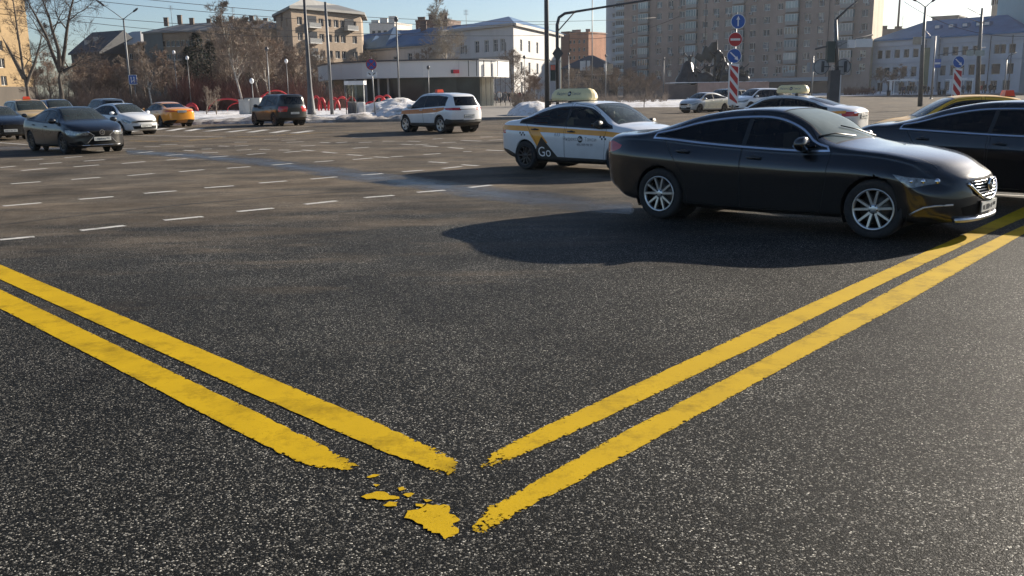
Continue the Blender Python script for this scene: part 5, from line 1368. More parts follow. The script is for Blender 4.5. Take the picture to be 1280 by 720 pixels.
# --- beige five storey house
A = VG(352, 216); B = VG(371, 196); Dd = VG(456, 214)
M_beige = wall_mat('beige_brick', (.36, .275, .20), .8, .1, .3, .15)
fl_ = Facade(A, B, 0, 19.3); f = Facade(B, Dd, 0, 19.3)
for z in (3.6, 7.0, 10.4, 13.8, 17.0):
    for c in (379, 405.5, 415, 424, 432, 446): f.win(f.u_at(c), z, 1.5, 1.6, 'two', M_wdark)
    fl_.win(fl_.L*.35, z, 1.4, 1.6, 'two', M_wdark); fl_.win(fl_.L*.72, z, 1.4, 1.6, 'two', M_wdark)
root = empty('apartment_house'); tag(root, 'beige brick five-storey house with stacked balconies behind the tapered steel column', 'building', 'buildings around the square')
mb = MB(); f.walls(mb); fl_.walls(mb); bk_ = [Dd, Dd+Vector((-2, 16, 0)), A+Vector((-2, 14, 0)), A]
for a, b_ in zip(bk_, bk_[1:]): quad(mb, [a, b_, b_+Vector((0, 0, 19.3)), a+Vector((0, 0, 19.3))])
mb.build('wall', M_beige, root); f.windows(root); fl_.windows(root)
r = MB(); z1 = 19.3; ev = [A+Vector((-.8, -.3, z1)), B+Vector((0, -1, z1)), Dd+Vector((1, -.4, z1)), Dd+Vector((-1, 17, z1)), A+Vector((-3, 15, z1))]
lo = [v+Vector((0, 0, .5)) for v in ev]; ap = [Vector((B.x+1, B.y+9, z1+2.9)), Vector((Dd.x-6, Dd.y+5, z1+2.7))]
r.add(ev+lo+ap, [(0, 1, 6, 5), (1, 2, 7, 6), (2, 3, 8, 7), (3, 4, 9, 8), (4, 0, 5, 9), (5, 6, 10), (6, 7, 11, 10), (7, 8, 11), (8, 9, 10, 11), (9, 5, 10), (4, 3, 2, 1, 0)]); ro = r.build('roof', M_roofgrey, root)
rz_ = math.atan2(f.U.y, f.U.x)
bb = MB(); bb.box((0, -.55, -.75), (3.4, 1.1, .9), 0); bb.box((0, -.55, -1.25), (3.5, 1.2, .14), 1)
for q in range(12): bb.box((-1.65+.3*q, -1.13, -.72), (.08, .04, .95), 1)
bb.add([(-1.5, -.02, -.3), (1.5, -.02, -.3), (1.5, -.02, 1.2), (-1.5, -.02, 1.2)], [(0, 1, 2, 3)], 2)
bme = bb.mesh('balcony', [mat('balcony_grey', (.34, .34, .33), .7, var=.2, scale=1), M_wframe, M_wdark])
for z in (7.0, 10.4, 13.8, 17.0): o = bpy.data.objects.new('balcony', bme); C.objects.link(o); o.parent = root; o.location = f.P(f.u_at(393.5), z, .01); o.rotation_euler = (0, 0, rz_)
o = bpy.data.objects.new('balcony', bme); C.objects.link(o); o.parent = root; o.location = f.P(f.u_at(440), 17.0, .01); o.rotation_euler = (0, 0, rz_)
for (x_, y_, h_) in ((354, 22, 1.4), (367, 20, 1.8), (380, 18, 2.4), (388.5, 17, 2.4), (398, 19, 1.8), (404, 20, 1.4), (414, 22, 1.6)):
    p = AT(x_, y_+4, 207); chimneys(ro, [(p.x, p.y, p.z)], mat('chimney_dark', (.13, .105, .09), .9), (.9, .7, h_))
antenna(ro, ap[0].x, ap[0].y, ap[0].z, 4)
# --- the two houses behind the park trees
A = VG(190, 232); B = VG(352, 222); f = Facade(A, B, 0, 17.5)
for k in range(24):
    for z in (14.6, 11.4, 8.2): f.win(2+k*(f.L-4)/23, z, 1.2, 1.5, 'one', M_wdark)
root, ro = block('brick_house', 'long brown house with grey roof rising above the park trees', f, 13, wall_mat('brown_brick', (.30, .225, .155), .85), M_roofgrey, 'hip', 2.2, .6)
rc = random.Random(5)
for k in range(9): p = f.P(f.L*(.05+.11*k), 18.6+rc.random(), -4-3*rc.random()); chimneys(ro, [tuple(p)], MATS['chimney_dark'], (1.0, .8, 1.2+rc.random()))
antenna(ro, *f.P(f.L*.12, 19, -5), 5); antenna(ro, *f.P(f.L*.6, 19, -5), 4)
m = MB(); u0, u1 = f.u_at(203), f.u_at(209); quad(m, [f.P(-.4, 0, .3), f.P(u1, 0, .3), f.P(u1, 17.6, .3), f.P(-.4, 17.6, .3)]); m.build('end_wall', wall_mat('green_grey_wall', (.12, .14, .14)), root)
A = VG(131, 242); B = VG(184, 236); f = Facade(A, B, 0, 15.2)
for k in range(6):
    for z in (12.0, 8.8): f.win(2.2+k*(f.L-4)/5, z, 1.3, 1.5, 'two', M_wdark)
root, ro = block('brick_house', 'small brown gabled house with pale grey roof left of the double street lamp', f, 12, wall_mat('tan_brick', (.38, .28, .20), .85), mat('pale_sheet_roof', (.36, .36, .35), .5, var=.1), 'hip', 3.4, .7)
A = VG(96, 238); B = VG(132, 232); f = Facade(A, B, 0, 13.0); f.win(4, 9, 1.2, 1.5, 'one', M_wdark)
root, ro = block('dark_house', 'dark slate-roofed house end below the power cables at the left', f, 14, wall_mat('dark_wall', (.07, .065, .065)), mat('black_slate', (.035, .04, .05), .6, var=.2), 'gable', 5.5, .5)
p = f.P(3, 14.5, -3); chimneys(ro, [tuple(p), (p.x+2.4, p.y, p.z+.8)], M_cornice, (1.4, 1, 1.6))
# --- yellow brick block at the left edge
A = VG(-60, 150); B = VG(47, 168); f = Facade(A, B, 0, 36)
M_yb = wall_mat('yellow_brick', (.36, .25, .125), .78, .1, .3, .12)
for k in range(10):
    z = 5.0+2.95*k
    for c in (-38, -17, 5): f.win(f.u_at(c), z, 1.35, 1.6, 'tee', M_wdark)
root, ro = block('brick_tower', 'tall yellow brick block at the left edge behind the bare tree', f, 16, M_yb, None, 'flat', over=.15)
rz_ = math.atan2(f.U.y, f.U.x)
m = MB(); m.box(tuple(f.P(f.L/2, 2.0, .25)), (f.L, .5, 4.0), rz=rz_); m.build('plinth', wall_mat('dark_plinth', (.09, .075, .06)), root)
for z in (16.3, 4.1): m = MB(); m.box(tuple(f.P(f.L/2, z, .08)), (f.L, .16, .25), rz=rz_); m.build('string_course', M_yb, root)
# --- glass pavilion
M_fas = mat('pavilion_panel', (.66, .65, .62), .55, var=.05, scale=.3); M_pgl = mat('pavilion_glass', (.035, .045, .05), .15, var=.4, scale=.3, spec=.4)
root = empty('pavilion'); tag(root, 'low curved glass pavilion with pale panelled fascia and a small red sign', 'building', 'buildings around the square')
pts = []
for c, Y in ((400, 128), (405, 122), (415, 117), (430, 114), (455, 111.5), (490, 110), (530, 109), (570, 109), (600, 110.5), (622, 113.5), (637, 118)): pts.append(VG(c, Y))
cur = []
for i in range(len(pts)-1):
    for k in range(4): cur.append(pts[i].lerp(pts[i+1], k/4))
cur.append(pts[-1])
z0, z1 = 3.55, 5.45; m = MB(); n = len(cur)
bkp = [cur[-1]+Vector((-2, 14, 0)), cur[0]+Vector((3, 10, 0))]
pl = cur+bkp
m.add([v+Vector((0, 0, z0)) for v in pl]+[v+Vector((0, 0, z1)) for v in pl], [tuple(range(len(pl)-1, -1, -1)), tuple(range(len(pl), 2*len(pl)))]+[(i, (i+1) % len(pl), len(pl)+(i+1) % len(pl), len(pl)+i) for i in range(len(pl))]); m.build('fascia', M_fas, root)
m = MB()
for i in range(n-1):
    a, b_ = cur[i], cur[i+1]; quad(m, [a+Vector((0, -.25, z1)), b_+Vector((0, -.25, z1)), b_+Vector((0, -.25, z1+.16)), a+Vector((0, -.25, z1+.16))]); quad(m, [a+Vector((0, -.25, z1+.16)), b_+Vector((0, -.25, z1+.16)), b_+Vector((0, 2, z1+.16)), a+Vector((0, 2, z1+.16))])
m.build('roof_edge', M_dframe, root)
inn = [v+Vector((.0, 2.0, 0)) for v in cur[6:-5]]; m = MB()
for a, b_ in zip(inn, inn[1:]): quad(m, [a, b_, b_+Vector((0, 0, z0)), a+Vector((0, 0, z0))])
a = inn[-1]; b_ = a+Vector((0, 10, 0)); quad(m, [a, b_, b_+Vector((0, 0, z0)), a+Vector((0, 0, z0))]); m.build('glass_wall', M_pgl, root)
for c in (433, 446, 459, 474.5, 486.5, 500, 510.5, 524): p = VG(c, 112.2); m = MB(); m.box((p.x, p.y, z0/2), (.22 if c != 524 else .45, .25, z0)); m.build('column', M_cornice, root)
for k in range(18): p = VG(536+6*k, 113); m = MB(); m.box((p.x, p.y-.1, z0/2), (.06, .08, z0)); m.build('mullion', M_dframe, root)
for c in (562.8, 573.5, 575, 587, 597, 606, 615, 623): p = VG(c, 109.6+max(0, c-600)*.17); m = MB(); m.box((p.x, p.y-.35, (z0+z1)/2), (.10, .12, z1-z0-.1)); m.build('panel_joint', M_wframe if c < 580 else M_dframe, root)
p = VG(570.5, 108.6); m = MB(); m.box((p.x, p.y, 4.15), (.9, .15, .42), 0); m.box((p.x-.38, p.y-.02, 4.15), (.3, .16, .40), 1); m.build('sign', [mat('sign_red', (.65, .03, .05), .4), M_dframe], root)
# --- pale blue office building, right
M_lil = wall_mat('lilac_wall', (.43, .45, .49), None, .07, .25, .12)
A = VG(1088, 218); B = VG(1273, 190); f = Facade(A, B, 0, 12.2)
for c in (1097.5, 1107.5, 1119, 1130.5, 1142, 1179, 1191, 1203, 1216, 1243, 1249.5, 1261.5): f.win(f.u_at(c), 8.9, 1.35, 1.9, 'one', M_wdark, M_cornice)
for c in (1097, 1107.5, 1118, 1129, 1141, 1177, 1190, 1200, 1213, 1226, 1243, 1261): f.win(f.u_at(c), 4.9, 1.9 if c == 1243 else 1.4, 2.2, 'one', M_wdark, M_cornice)
for c in (1100, 1113, 1127, 1140, 1172, 1185, 1198, 1212, 1227, 1242, 1258): f.win(f.u_at(c), 1.6, 1.5, 2.0, 'two', M_wdark, M_cornice)
root, ro = block('office_building', 'lilac-grey three-storey office building with blue roof behind the bus shelters', f, 16, M_lil, M_roofblue, 'hip', 4.0, .6)
rz_ = math.atan2(f.U.y, f.U.x)
for z, t in ((12.0, .5), (10.7, .2), (6.9, .2)): m = MB(); m.box(tuple(f.P(f.L/2, z, .15)), (f.L+.2, .4, t), rz=rz_); m.build('cornice', mat('lilac_trim', (.38, .40, .46), .7, var=.06), root)
m = MB(); m.box(tuple(f.P(f.u_at(1160), 5.2, .35)), (2.4, .5, 9.4), rz=rz_); m.build('entrance_bay', mat('olive_bay', (.17, .17, .10), .6, var=.15), root)
m = MB(); m.box(tuple(f.P(f.u_at(1168), 6.2, .6)), (1.6, 1.2, 12.2), rz=rz_); m.build('pier', M_lil, root)
for c in (1155, 1172, 1235, 1262): u = f.u_at(c); m = MB(); m.tube([f.P(u, 0, .3), f.P(u, 11.6, .3)], .10, 6); m.build('drain_pipe', M_pipe, root)
for c in (1158, 1175, 1192, 1209, 1219):
    p = f.P(f.u_at(c), 14.0, -3.2); m = MB(); m.box(tuple(p+Vector((0, 0, .35))), (1.3, 1.2, .9), 0, rz=rz_); m.box(tuple(p+f.N*.62+Vector((0, 0, .38))), (1.0, .06, .6), 1, rz=rz_); m.build('skylight', [M_roofblue, M_wframe], ro)
A = VG(1158, 262); B = VG(1190, 258); zz = zat(1160, 22.5, 262); f = Facade(A, B, 0, zz); f.win(4, zz-2, 1.2, 1.3, 'one', M_wdark)
block('rear_block', 'grey rooftop block above the blue roof between two lamp posts', f, 10, wall_mat('grey_block_wall', (.19, .20, .20)), None, 'flat', over=.3)
A = VG(1080, 262); B = VG(1232, 250); f = Facade(A, B, 0, zat(1090, 39, 262)); f.win(4, 9, 1.2, 1.3, 'one', M_wdark)
root, ro = block('rear_block', 'low grey range just above the ridge of the lilac office building', f, 10, MATS['grey_block_wall'], None, 'flat', over=.3)
for c, h_ in ((1088, .8), (1100, 1.0), (1118, .7), (1193, 2.0), (1208, 1.2), (1225, 1.0)): p = f.P(f.u_at(c), f.z1+.3, -2); chimneys(ro, [tuple(p)], MATS['chimney_dark'], (1.6, 1, h_))
p = f.P(f.u_at(1117.5), f.z1, -3); m = MB(); m.tube([tuple(p), (p.x, p.y, p.z+22)], [.35, .18], 6); m.build('mast', M_pipe, ro)
antenna(ro, *f.P(f.u_at(1123), f.z1, -3), 4)
A = VG(1237, 205); B = VG(1345, 178); f = Facade(A, B, 0, 20.6)
for z in (4, 8): f.win(f.u_at(1300), z, 1.3, 1.6, 'one', M_wdark)
block('blank_building', 'blank pale blue building at the right edge', f, 18, wall_mat('pale_blue_wall', (.25, .39, .46), None, .05, .15, .1), None, 'flat', over=.2, parapet=.25)
A = VG(1230, 245); B = VG(1290, 235); f = Facade(A, B, 0, 25.5)
for c in (1233.5, 1239): f.win(f.u_at(c), 22.6, 1.4, 1.6, 'two', M_wdark)
block('rear_block', 'beige block with blue-grey top storey at the upper right corner', f, 10, wall_mat('beige_block', (.40, .36, .30)), mat('blue_grey_top', (.22, .27, .31), .6, var=.1), 'flat', over=.5, parapet=1.4)
# ------------------------------------------------------------------ street furniture
M_steel = mat('galvanised_steel', (.20, .205, .21), .45, .5, var=.2, scale=3)
M_pole = mat('grey_pole_paint', (.13, .135, .14), .5, .2, var=.2, scale=3)
M_dpole = mat('dark_pole_paint', (.065, .068, .075), .5, .2, var=.2, scale=3)
M_lampk = mat('lamp_housing', (.045, .045, .05), .4, var=.1)
M_sblue = mat('sign_blue', (.012, .09, .36), .35, var=.04); M_sred = mat('sign_deep_red', (.42, .015, .02), .35, var=.06); M_swht = mat('sign_white', (.72, .72, .72), .4, var=.06)
M_sback = mat('sign_back', (.30, .31, .32), .5, .3, var=.12); M_concrete = mat('concrete', (.30, .29, .27), .85, var=.15)
NV = Vector((0, -1, 0)); UX = Vector((1, 0, 0)); UZ = Vector((0, 0, 1))
def pole(name, label, x, Y, h, r0_, r1, cat='pole', matl=None, group='poles and lamp posts', lean=0, base_=None):
    p = XG(x, Y); root = empty(name, p); tag(root, label, cat, group)
    m = MB(); m.tube([(0, 0, 0), (lean*.5, 0, h*.5), (lean, 0, h)], [r0_, (r0_+r1)/2, r1], 12); m.build('shaft', matl or M_pole, root)
    b_ = MB(); b_.lathe([(0, 0), (r0_*1.9, 0), (r0_*1.9, .06), (r0_*1.25, .14), (r0_, .16)], 14); b_.build('base', M_concrete if base_ else M_steel, root)
    return root
def lamp_head(root, p, q, L=.75):
    p, q = Vector(p), Vector(q); m = MB(); m.tube([p, (p+q)/2+Vector((0, 0, .03)), q], [.05, .04, .035], 8); m.build('arm', M_pole, root)
    d = (q-p).normalized(); h = MB(); h.tube([q-d*.05, q+d*.12, q+d*L*.7, q+d*L], [.05, .11, .12, .05], 10); h.build('lamp', M_lampk, root)
# double street lamp, left
Y = 108; r_ = pole('street_lamp', 'double-armed street lamp on a grey pole beside the blue lane sign', 166, Y, 10.6, .14, .08, 'street lamp', M_pole, 'street lamps', lean=.0)
lamp_head(r_, (0, 0, 10.5), (-2.0, 0, 12.0), 1.1); lamp_head(r_, (0, 0, 10.5), (1.2, 0, 11.3), .7)
# tapered steel column and slimmer pole
r_ = empty('steel_column', XG(390, 66)); tag(r_, 'tall dark tapered steel column flaring out at its foot', 'pole', 'poles and lamp posts')
m = MB(); m.tube([(.02, 0, 0), (.0, 0, .55), (-.02, 0, 2.2), (-.03, 0, 5), (-.04, 0, 8.4)], [.40, .30, .17, .13, .09], 12); m.build('shaft', M_dpole, r_)
m = MB(); m.tube([(-.04, 0, 8.4), (-.04, 0, 9.2)], [.05, .01], 6); m.build('tip', M_dpole, r_)
pole('street_pole', 'slimmer grey street pole right of the tapered column, small cap on top', 415.5, 68, 8.2, .13, .09, lean=-.05)
# slim poles of the park
for i, (x, yt, Y, rr) in enumerate(((500, 25, 75, .085), (537, 85, 98, .05), (240, 73, 96, .05), (224, 66, 100, .05), (318, 102, 72, .06), (339, 62, 82, .06), (362, 77, 90, .05), (757, 70, 140, .08), (656, 72, 110, .06), (711, 68, 130, .07), (829, 74, 150, .09), (740, -30, 62, .045))):
    h_ = zat(x, yt, Y); r_ = pole('lamp_post', ['slim post rising past the pavilion roof, small fittings on top', 'short lamp post in front of the pavilion glass', 'white-headed park lamp post among the red shrubs', 'thin park lamp post left of the white-headed one', 'short white bollard lamp above the grey cabinets', 'park lamp post between the birches', 'pale park lamp post right of the birches', 'thin lamp post right of the signboard building', 'park lamp post in front of the mansion side wall', 'lamp post just right of the traffic signal mast', 'lamp post left of the bronze group', 'thin hanging signal rod beyond the mast arm'][i], x, Y, h_, rr, rr*.6, 'lamp post', M_steel if i % 2 else M_pole, 'slim posts in the park')
    m = MB(); m.blob((0, 0, h_+.05), (.17, .17, .22), 0); m.build('lamp', M_swht if i in (2, 3, 4, 6) else M_lampk, r_)
# tall pole and traffic signal mast in the middle
pole('street_pole', 'thick dark pole rising out of frame just left of the traffic signal', 684, 60, 14, .16, .12, matl=M_dpole)
pm = XG(697, 62); r_ = empty('traffic_signal', pm); tag(r_, 'traffic signal mast with a long curved arm over the road and a red lamp', 'traffic light', 'traffic signals')
hz = zat(697, 17, 62)
m = MB(); m.tube([(0, 0, 0), (0, 0, hz-.7), (.12, 0, hz-.25), (.5, 0, hz), (1.2, 0, hz+.1)], [.12, .11, .10, .09, .085], 12); m.build('mast', M_dpole, r_)
a = AT(860, -8, 62)-pm; m = MB(); m.tube([(1.1, 0, hz+.09), tuple(a)], [.08, .05], 10); m.tube([(.05, 0, hz-1.1), (1.1, 0, hz+.02)], [.04, .04], 8); m.build('arm', M_dpole, r_)
zl = zat(691, 91, 62); m = MB(); m.box((-.30, 0, zl), (.33, .3, 1.05), 0); m.box((-.10, 0, zl+.1), (.25, .06, .06), 1)
for k in range(3): m.lathe([(.0, .0), (.13, 0), (.14, .22), (.15, .22)], 12, 1, 'Y', (-.30, .14, zl+.33-.33*k))
m.build('signal_head', [mat('signal_green_black', (.03, .045, .04), .5), M_lampk], r_)
m = MB(); m.box((-.30, -.16, zl+.33), (.30, .04, .32), 0); m.build('signal_lamp', M_red, r_)
zd = zat(695, 67, 62); m = MB(); m.prism([(0, .52), (.36, 0), (0, -.52), (-.36, 0)], (.02, -.14, zd), UX, UZ, NV, .02); m.build('sign_plate', M_dpole, r_)
# no stopping sign
def disc_sign(parent, c, r, parts, N=NV, U=UX, V=UZ):
    c = Vector(c); m = MB(); m.disc(c, U, V, N, r, .02, 32, 0); mats_ = [M_sback]; t = .02
    for kind, mt, dat in parts:
        t += .004
        if mt not in mats_: mats_.append(mt)
        k = mats_.index(mt); o = c+N*t
        if kind == 'disc': m.disc(o, U, V, N, dat, .003, 32, k)
        elif kind == 'poly': m.prism(dat, o, U, V, N, .003, k)
    return m.build('sign_plate', mats_, parent)
def rbar(x0, y0, x1, y1, w_):
    d = Vector((x1-x0, y1-y0)).normalized(); n_ = Vector((-d.y, d.x))*w_/2
    return [(x0-n_.x, y0-n_.y), (x1-n_.x, y1-n_.y), (x1+n_.x, y1+n_.y), (x0+n_.x, y0+n_.y)]
r_ = pole('road_sign', 'round blue and red no-stopping sign over a small white arrow plate, beside the glass kiosk', 469.5, 61.5, zat(468, 72, 61.5), .045, .04, 'road sign', M_steel, 'road signs', lean=-.12)
z = zat(468, 80.5, 61.5)
disc_sign(r_, (-.10, -.07, z), .36, [('disc', M_sred, .35), ('disc', M_sblue, .29), ('poly', M_sred, rbar(-.2, -.2, .2, .2, .065)), ('poly', M_sred, rbar(-.2, .2, .2, -.2, .065))])
m = MB(); zz = z-.62; m.box((-.1, -.07, zz), (.66, .02, .30), 0)
for q in (-1, 1): m.prism([(q*.28, .09), (q*.17, .09), (q*.05, -.02), (q*.13, -.05), (q*.2, .03)][::q], (-.1, -.085, zz), UX, UZ, NV, .004, 1)
m.build('arrow_plate', [M_swht, M_ink], r_)
r_ = pole('road_sign', 'small square blue lane-arrow sign on a post beside the double street lamp', 172, 106, zat(172, 94, 106), .05, .05, 'road sign', M_steel, 'road signs')
z = zat(170, 99.5, 106); m = MB(); m.box((-.12, -.08, z), (.95, .03, 1.05), 0); m.box((-.12, -.095, z), (.85, .012, .95), 1)
for q in (-.18, .14): m.prism(rbar(q, -.35, q, .2, .08), (-.12, -.102, z), UX, UZ, NV, .004, 0); m.prism([(q-.11, .15), (q+.11, .15), (q, .36)], (-.12, -.102, z), UX, UZ, NV, .004, 0)
m.prism(rbar(-.18, -.28, .12, -.02, .07), (-.12, -.106, z), UX, UZ, NV, .004, 0); m.build('sign_plate', [M_swht, M_sblue], r_)
# striped bollards with round signs
def keep_right(root, c, r): disc_sign(root, c, r, [('disc', M_swht, r), ('disc', M_sblue, r*.93), ('poly', M_swht, rbar(-r*.55, r*.5, r*.30, -r*.28, r*.17)), ('poly', M_swht, [(r*.62, -r*.62), (r*.42, -r*.02), (r*.02, -r*.42)])])
def striped(root, c, w_, h_, N=NV):
    c = Vector(c); m = MB(); m.box(tuple(c), (w_, .06, h_), 0); m.box(tuple(c+NV*.032), (w_-.05, .006, h_-.05), 1)
    iw, ih = w_-.09, h_-.09; s_ = iw*1.0; k = 0; z = ih/2+s_
    while z > -ih/2-s_:
        # diagonal band (from upper left to lower right), clipped
        poly = [(-iw/2, z), (iw/2, z-s_*1.25), (iw/2, z-s_*1.25-s_*.85), (-iw/2, z-s_*.85)]
        poly = [(x, max(-ih/2, min(ih/2, y))) for x, y in poly]
        if max(p[1] for p in poly)-min(p[1] for p in poly) > .03: m.prism(poly[::-1], c+NV*.038, UX, UZ, NV, .004, 2)
        z -= s_*1.42
    m.build('striped_panel', [M_swht, M_swht, M_sred], root)
def tilt(o, a): o.rotation_euler = (0, a, 0)
Y = 39; P0 = XG(914.3, Y); r_ = empty('road_sign', P0); tag(r_, 'post with three round signs, two blue and one red, above a striped panel', 'road sign', 'striped sign posts on the islands')
rel = lambda x, y: AT(x, y, Y)-P0
m = MB(); m.tube([(0, 0, 0), tuple(rel(921, 16))], [.04, .035], 10); m.build('post', M_steel, r_)
mk = lambda x, y, dy=-.07: tuple(rel(x, y)+Vector((0, dy, 0)))
disc_sign(r_, mk(922, 27), .30, [('disc', M_swht, .30), ('disc', M_sblue, .275), ('poly', M_swht, rbar(0, -.19, 0, .1, .055)), ('poly', M_swht, [(-.08, .07), (.08, .07), (0, .22)])])
disc_sign(r_, mk(918.5, 49.5), .29, [('disc', M_swht, .29), ('disc', M_sred, .272), ('poly', M_swht, [(-.2, -.045), (.2, -.045), (.2, .045), (-.2, .045)])])
keep_right(r_, mk(917, 70), .30)
c = Vector(mk(916.3, 105.5)); striped(r_, c, .42, 1.66)
m = MB(); m.box((0, 0, .03), (.5, .4, .06)); m.build('base', M_dframe, r_)
Y = 52; P0 = XG(1193.5, Y); r_ = empty('road_sign', P0); tag(r_, 'blue keep-right disc over a red and white striped panel, right of the bus shelters', 'road sign', 'striped sign posts on the islands')
m = MB(); m.tube([(0, 0, 0), tuple(rel(1197, 70))], [.04, .035], 10); m.build('post', M_steel, r_)
keep_right(r_, mk(1197.3, 77.5), .33); striped(r_, Vector(mk(1195, 108)), .50, 1.95)
m = MB(); m.box((0, 0, .03), (.5, .4, .06)); m.build('base', M_dframe, r_)
# signal gantry on the right, seen from behind
Y = 42; P0 = XG(1041, Y); r_ = empty('traffic_signal', P0); tag(r_, 'signal gantry seen from behind with two round sign backs and an arm of white boards', 'traffic light', 'traffic signals')
m = MB(); zt = rel(1041, 88).z; m.box((-.07, 0, zt/2), (.44, .34, zt), 0); m.box((.18, .02, zt/2-.1), (.07, .30, zt-.2), 1); m.build('pillar', [M_dpole, M_swht], r_)
m = MB(); m.tube([(0.05, 0, zt), tuple(rel(1044.5, 24))], [.10, .07], 12); m.build('mast', M_pole, r_)
m = MB(); t0, t1 = rel(1019, 61.5), rel(1091, 43.5); m.tube([tuple(t0), tuple(t1)], .035, 8); m.build('arm', M_dpole, r_)
m = MB(); p = rel(1044.5, 25); q = rel(1072, 1); m.tube([tuple(p), tuple((p+q)/2+Vector((0, 0, .05))), tuple(q)], [.05, .04, .03], 8); m.build('lamp_arm', M_dpole, r_)
for x, w_, mm in ((1052, .62, 0), (1063.5, .36, 1), (1079.5, .75, 1)):
    m = MB(); c = rel(x, 55.5+(1052-x)*.06); m.box(tuple(c+Vector((0, -.05, 0))), (w_, .03, .36), mm)
    if mm == 0:
        m.disc(c+Vector((-.1, -.068, 0)), UX, UZ, NV, .10, .004, 16, 2, .08); m.prism(rbar(-.2, -.1, .22, .1, .03), c+Vector((0, -.068, 0)), UX, UZ, NV, .004, 2)
    m.build('sign_board', [M_sback, M_swht, M_pole], r_)
m = MB(); c = rel(1038, 65); m.box(tuple(c+Vector((0, .02, 0))), (.34, .28, .92), 0); m.build('signal_head', mat('signal_back_green', (.045, .065, .06), .5), r_)
for x in (1026, 1053):
    m = MB(); c = rel(x, 83.5); m.disc(c+Vector((0, -.06, 0)), UX, UZ, NV, .34, .02, 30, 0); m.disc(c+Vector((0, -.081, 0)), UX, UZ, NV, .345, .012, 30, 1, .315)
    m.box(tuple(c+Vector((.10 if x > 1040 else .05, -.13, 0))), (.09, .10, .48), 1); m.box(tuple(c+Vector((-.18 if x > 1040 else .22, -.12, 0))), (.34, .04, .05), 1); m.build('sign_back', [M_sback, M_dpole], r_)
for x, y in ((1017, 82), (1021, 85)): pass
r_ = pole('road_sign', 'thin post with two narrow white plates left of the signal gantry', 1013, 58, zat(1013, 70, 58), .045, .04, 'road sign', M_steel, 'road signs')
Y = 58; P0 = XG(1013, 58)
for x in (1010.3, 1017.5): m = MB(); c = rel(x, 84); m.box(tuple(c+Vector((0, -.05, 0))), (.22, .02, .55)); m.build('sign_plate', M_sback, r_)
# big poles on the right
Y = 78; P0 = XG(1150, Y); r_ = empty('street_lamp', P0); tag(r_, 'tall grey lamp post with two raised arms and a square board by the bus shelters', 'street lamp', 'street lamps')
m = MB(); m.tube([(0, 0, 0), tuple(rel(1153, 60)), tuple(rel(1157, 8))], [.20, .15, .09], 14); m.build('shaft', M_pole, r_)
lamp_head(r_, rel(1157, 9), rel(1145, 1), .6); lamp_head(r_, rel(1157, 9), rel(1165, 2), .6)
m = MB(); c = rel(1146, 51); m.box(tuple(c+Vector((0, -.1, 0))), (.72, .04, .62), 0); m.box(tuple(c+Vector((.36, -.11, 0))), (.04, .06, .68), 1); m.build('sign_board', [mat('tan_board', (.40, .35, .28), .6), M_swht], r_)
m = MB(); m.tube([tuple(rel(1156, 37)), tuple(rel(1163, 45))], .035, 6); m.build('bracket', M_swht, r_)
Y = 70; P0 = XG(1221, Y); r_ = empty('street_lamp', P0); tag(r_, 'tall lamp post at the right with arms both ways and two pale boards', 'street lamp', 'street lamps')
m = MB(); m.tube([(0, 0, 0), tuple(rel(1224, 60)), tuple(rel(1228, 10))], [.19, .14, .08], 14); m.build('shaft', M_pole, r_)
for q in ((1209, 10), (1208, 22), (1245, 19)): m = MB(); m.tube([tuple(rel(1226.5, 29 if q[1] > 12 else 19)), tuple(rel(*q))], [.035, .02], 6); m.build('arm', M_steel, r_)
m = MB(); m.tube([tuple(rel(1172, 69)), tuple(rel(1232, 59))], .025, 6); m.build('crossbar', M_dpole, r_)
for x, w_ in ((1211, .55), (1223, .72)): m = MB(); c = rel(x, 66.5); m.box(tuple(c+Vector((0, -.2, 0))), (w_, .03, .40)); m.build('sign_board', mat('grey_green_board', (.36, .39, .36), .5), r_)
for i, (x, yt, Y, rr, lb) in enumerate(((1163.5, 45, 120, .10, 'slim white-grey post beside the tall lamp post with a square board'), (1254, 75, 110, .09, 'curved-neck post in front of the right end of the lilac building'), (1165, 82, 135, .05, 'bus stop post with a small blue plate left of the striped panel'))):
    h_ = zat(x, yt, Y); r_ = pole('street_pole', lb, x, Y, h_, rr, rr*.7, 'pole', M_steel)
    if i == 2: m = MB(); m.box((.35, -.1, h_+.3), (1.0, .05, 1.2), 0); m.box((.35, -.13, h_+.3), (.8, .02, .25), 1); m.build('sign_plate', [M_sblue, M_swht], r_)
    if i == 1: m = MB(); m.tube([(0, 0, h_), (.2, 0, h_+.5), (1.0, 0, h_+.8)], .07, 6); m.build('arm', M_steel, r_)
for x, y, lb in ((1187, 112, 'x'),): pass
# overhead cables
M_cable = mat('cable_rubber', (.03, .03, .035), .6, var=0)
for i, (a, b_, Ya, Yb, lb) in enumerate((((-60, 5), (760, 42), 70, 105, 'lowest long cable crossing the sky at the left'), ((-40, -18), (700, 30), 68, 100, 'upper cable crossing the sky at the left'), ((60, 22), (560, 38), 75, 95, 'faint cable just above the double street lamp arms'), ((150, -4), (820, 22), 70, 110, 'cable passing above the beige house roof'), ((690, 45), (850, 20), 100, 90, 'short cable between the mansion and the tower block'), ((1130, 2), (1290, 45), 90, 80, 'cable crossing the bright sky above the lilac office building'))):
    A = AT(*a, Ya); B = AT(*b_, Yb); m = MB(); n = 24
    m.tube([A.lerp(B, t/n)-Vector((0, 0, 1.0*4*(t/n)*(1-t/n))) for t in range(n+1)], .022, 5)
    tag(m.build('overhead_cable', M_cable), lb, 'cable', 'overhead cables')
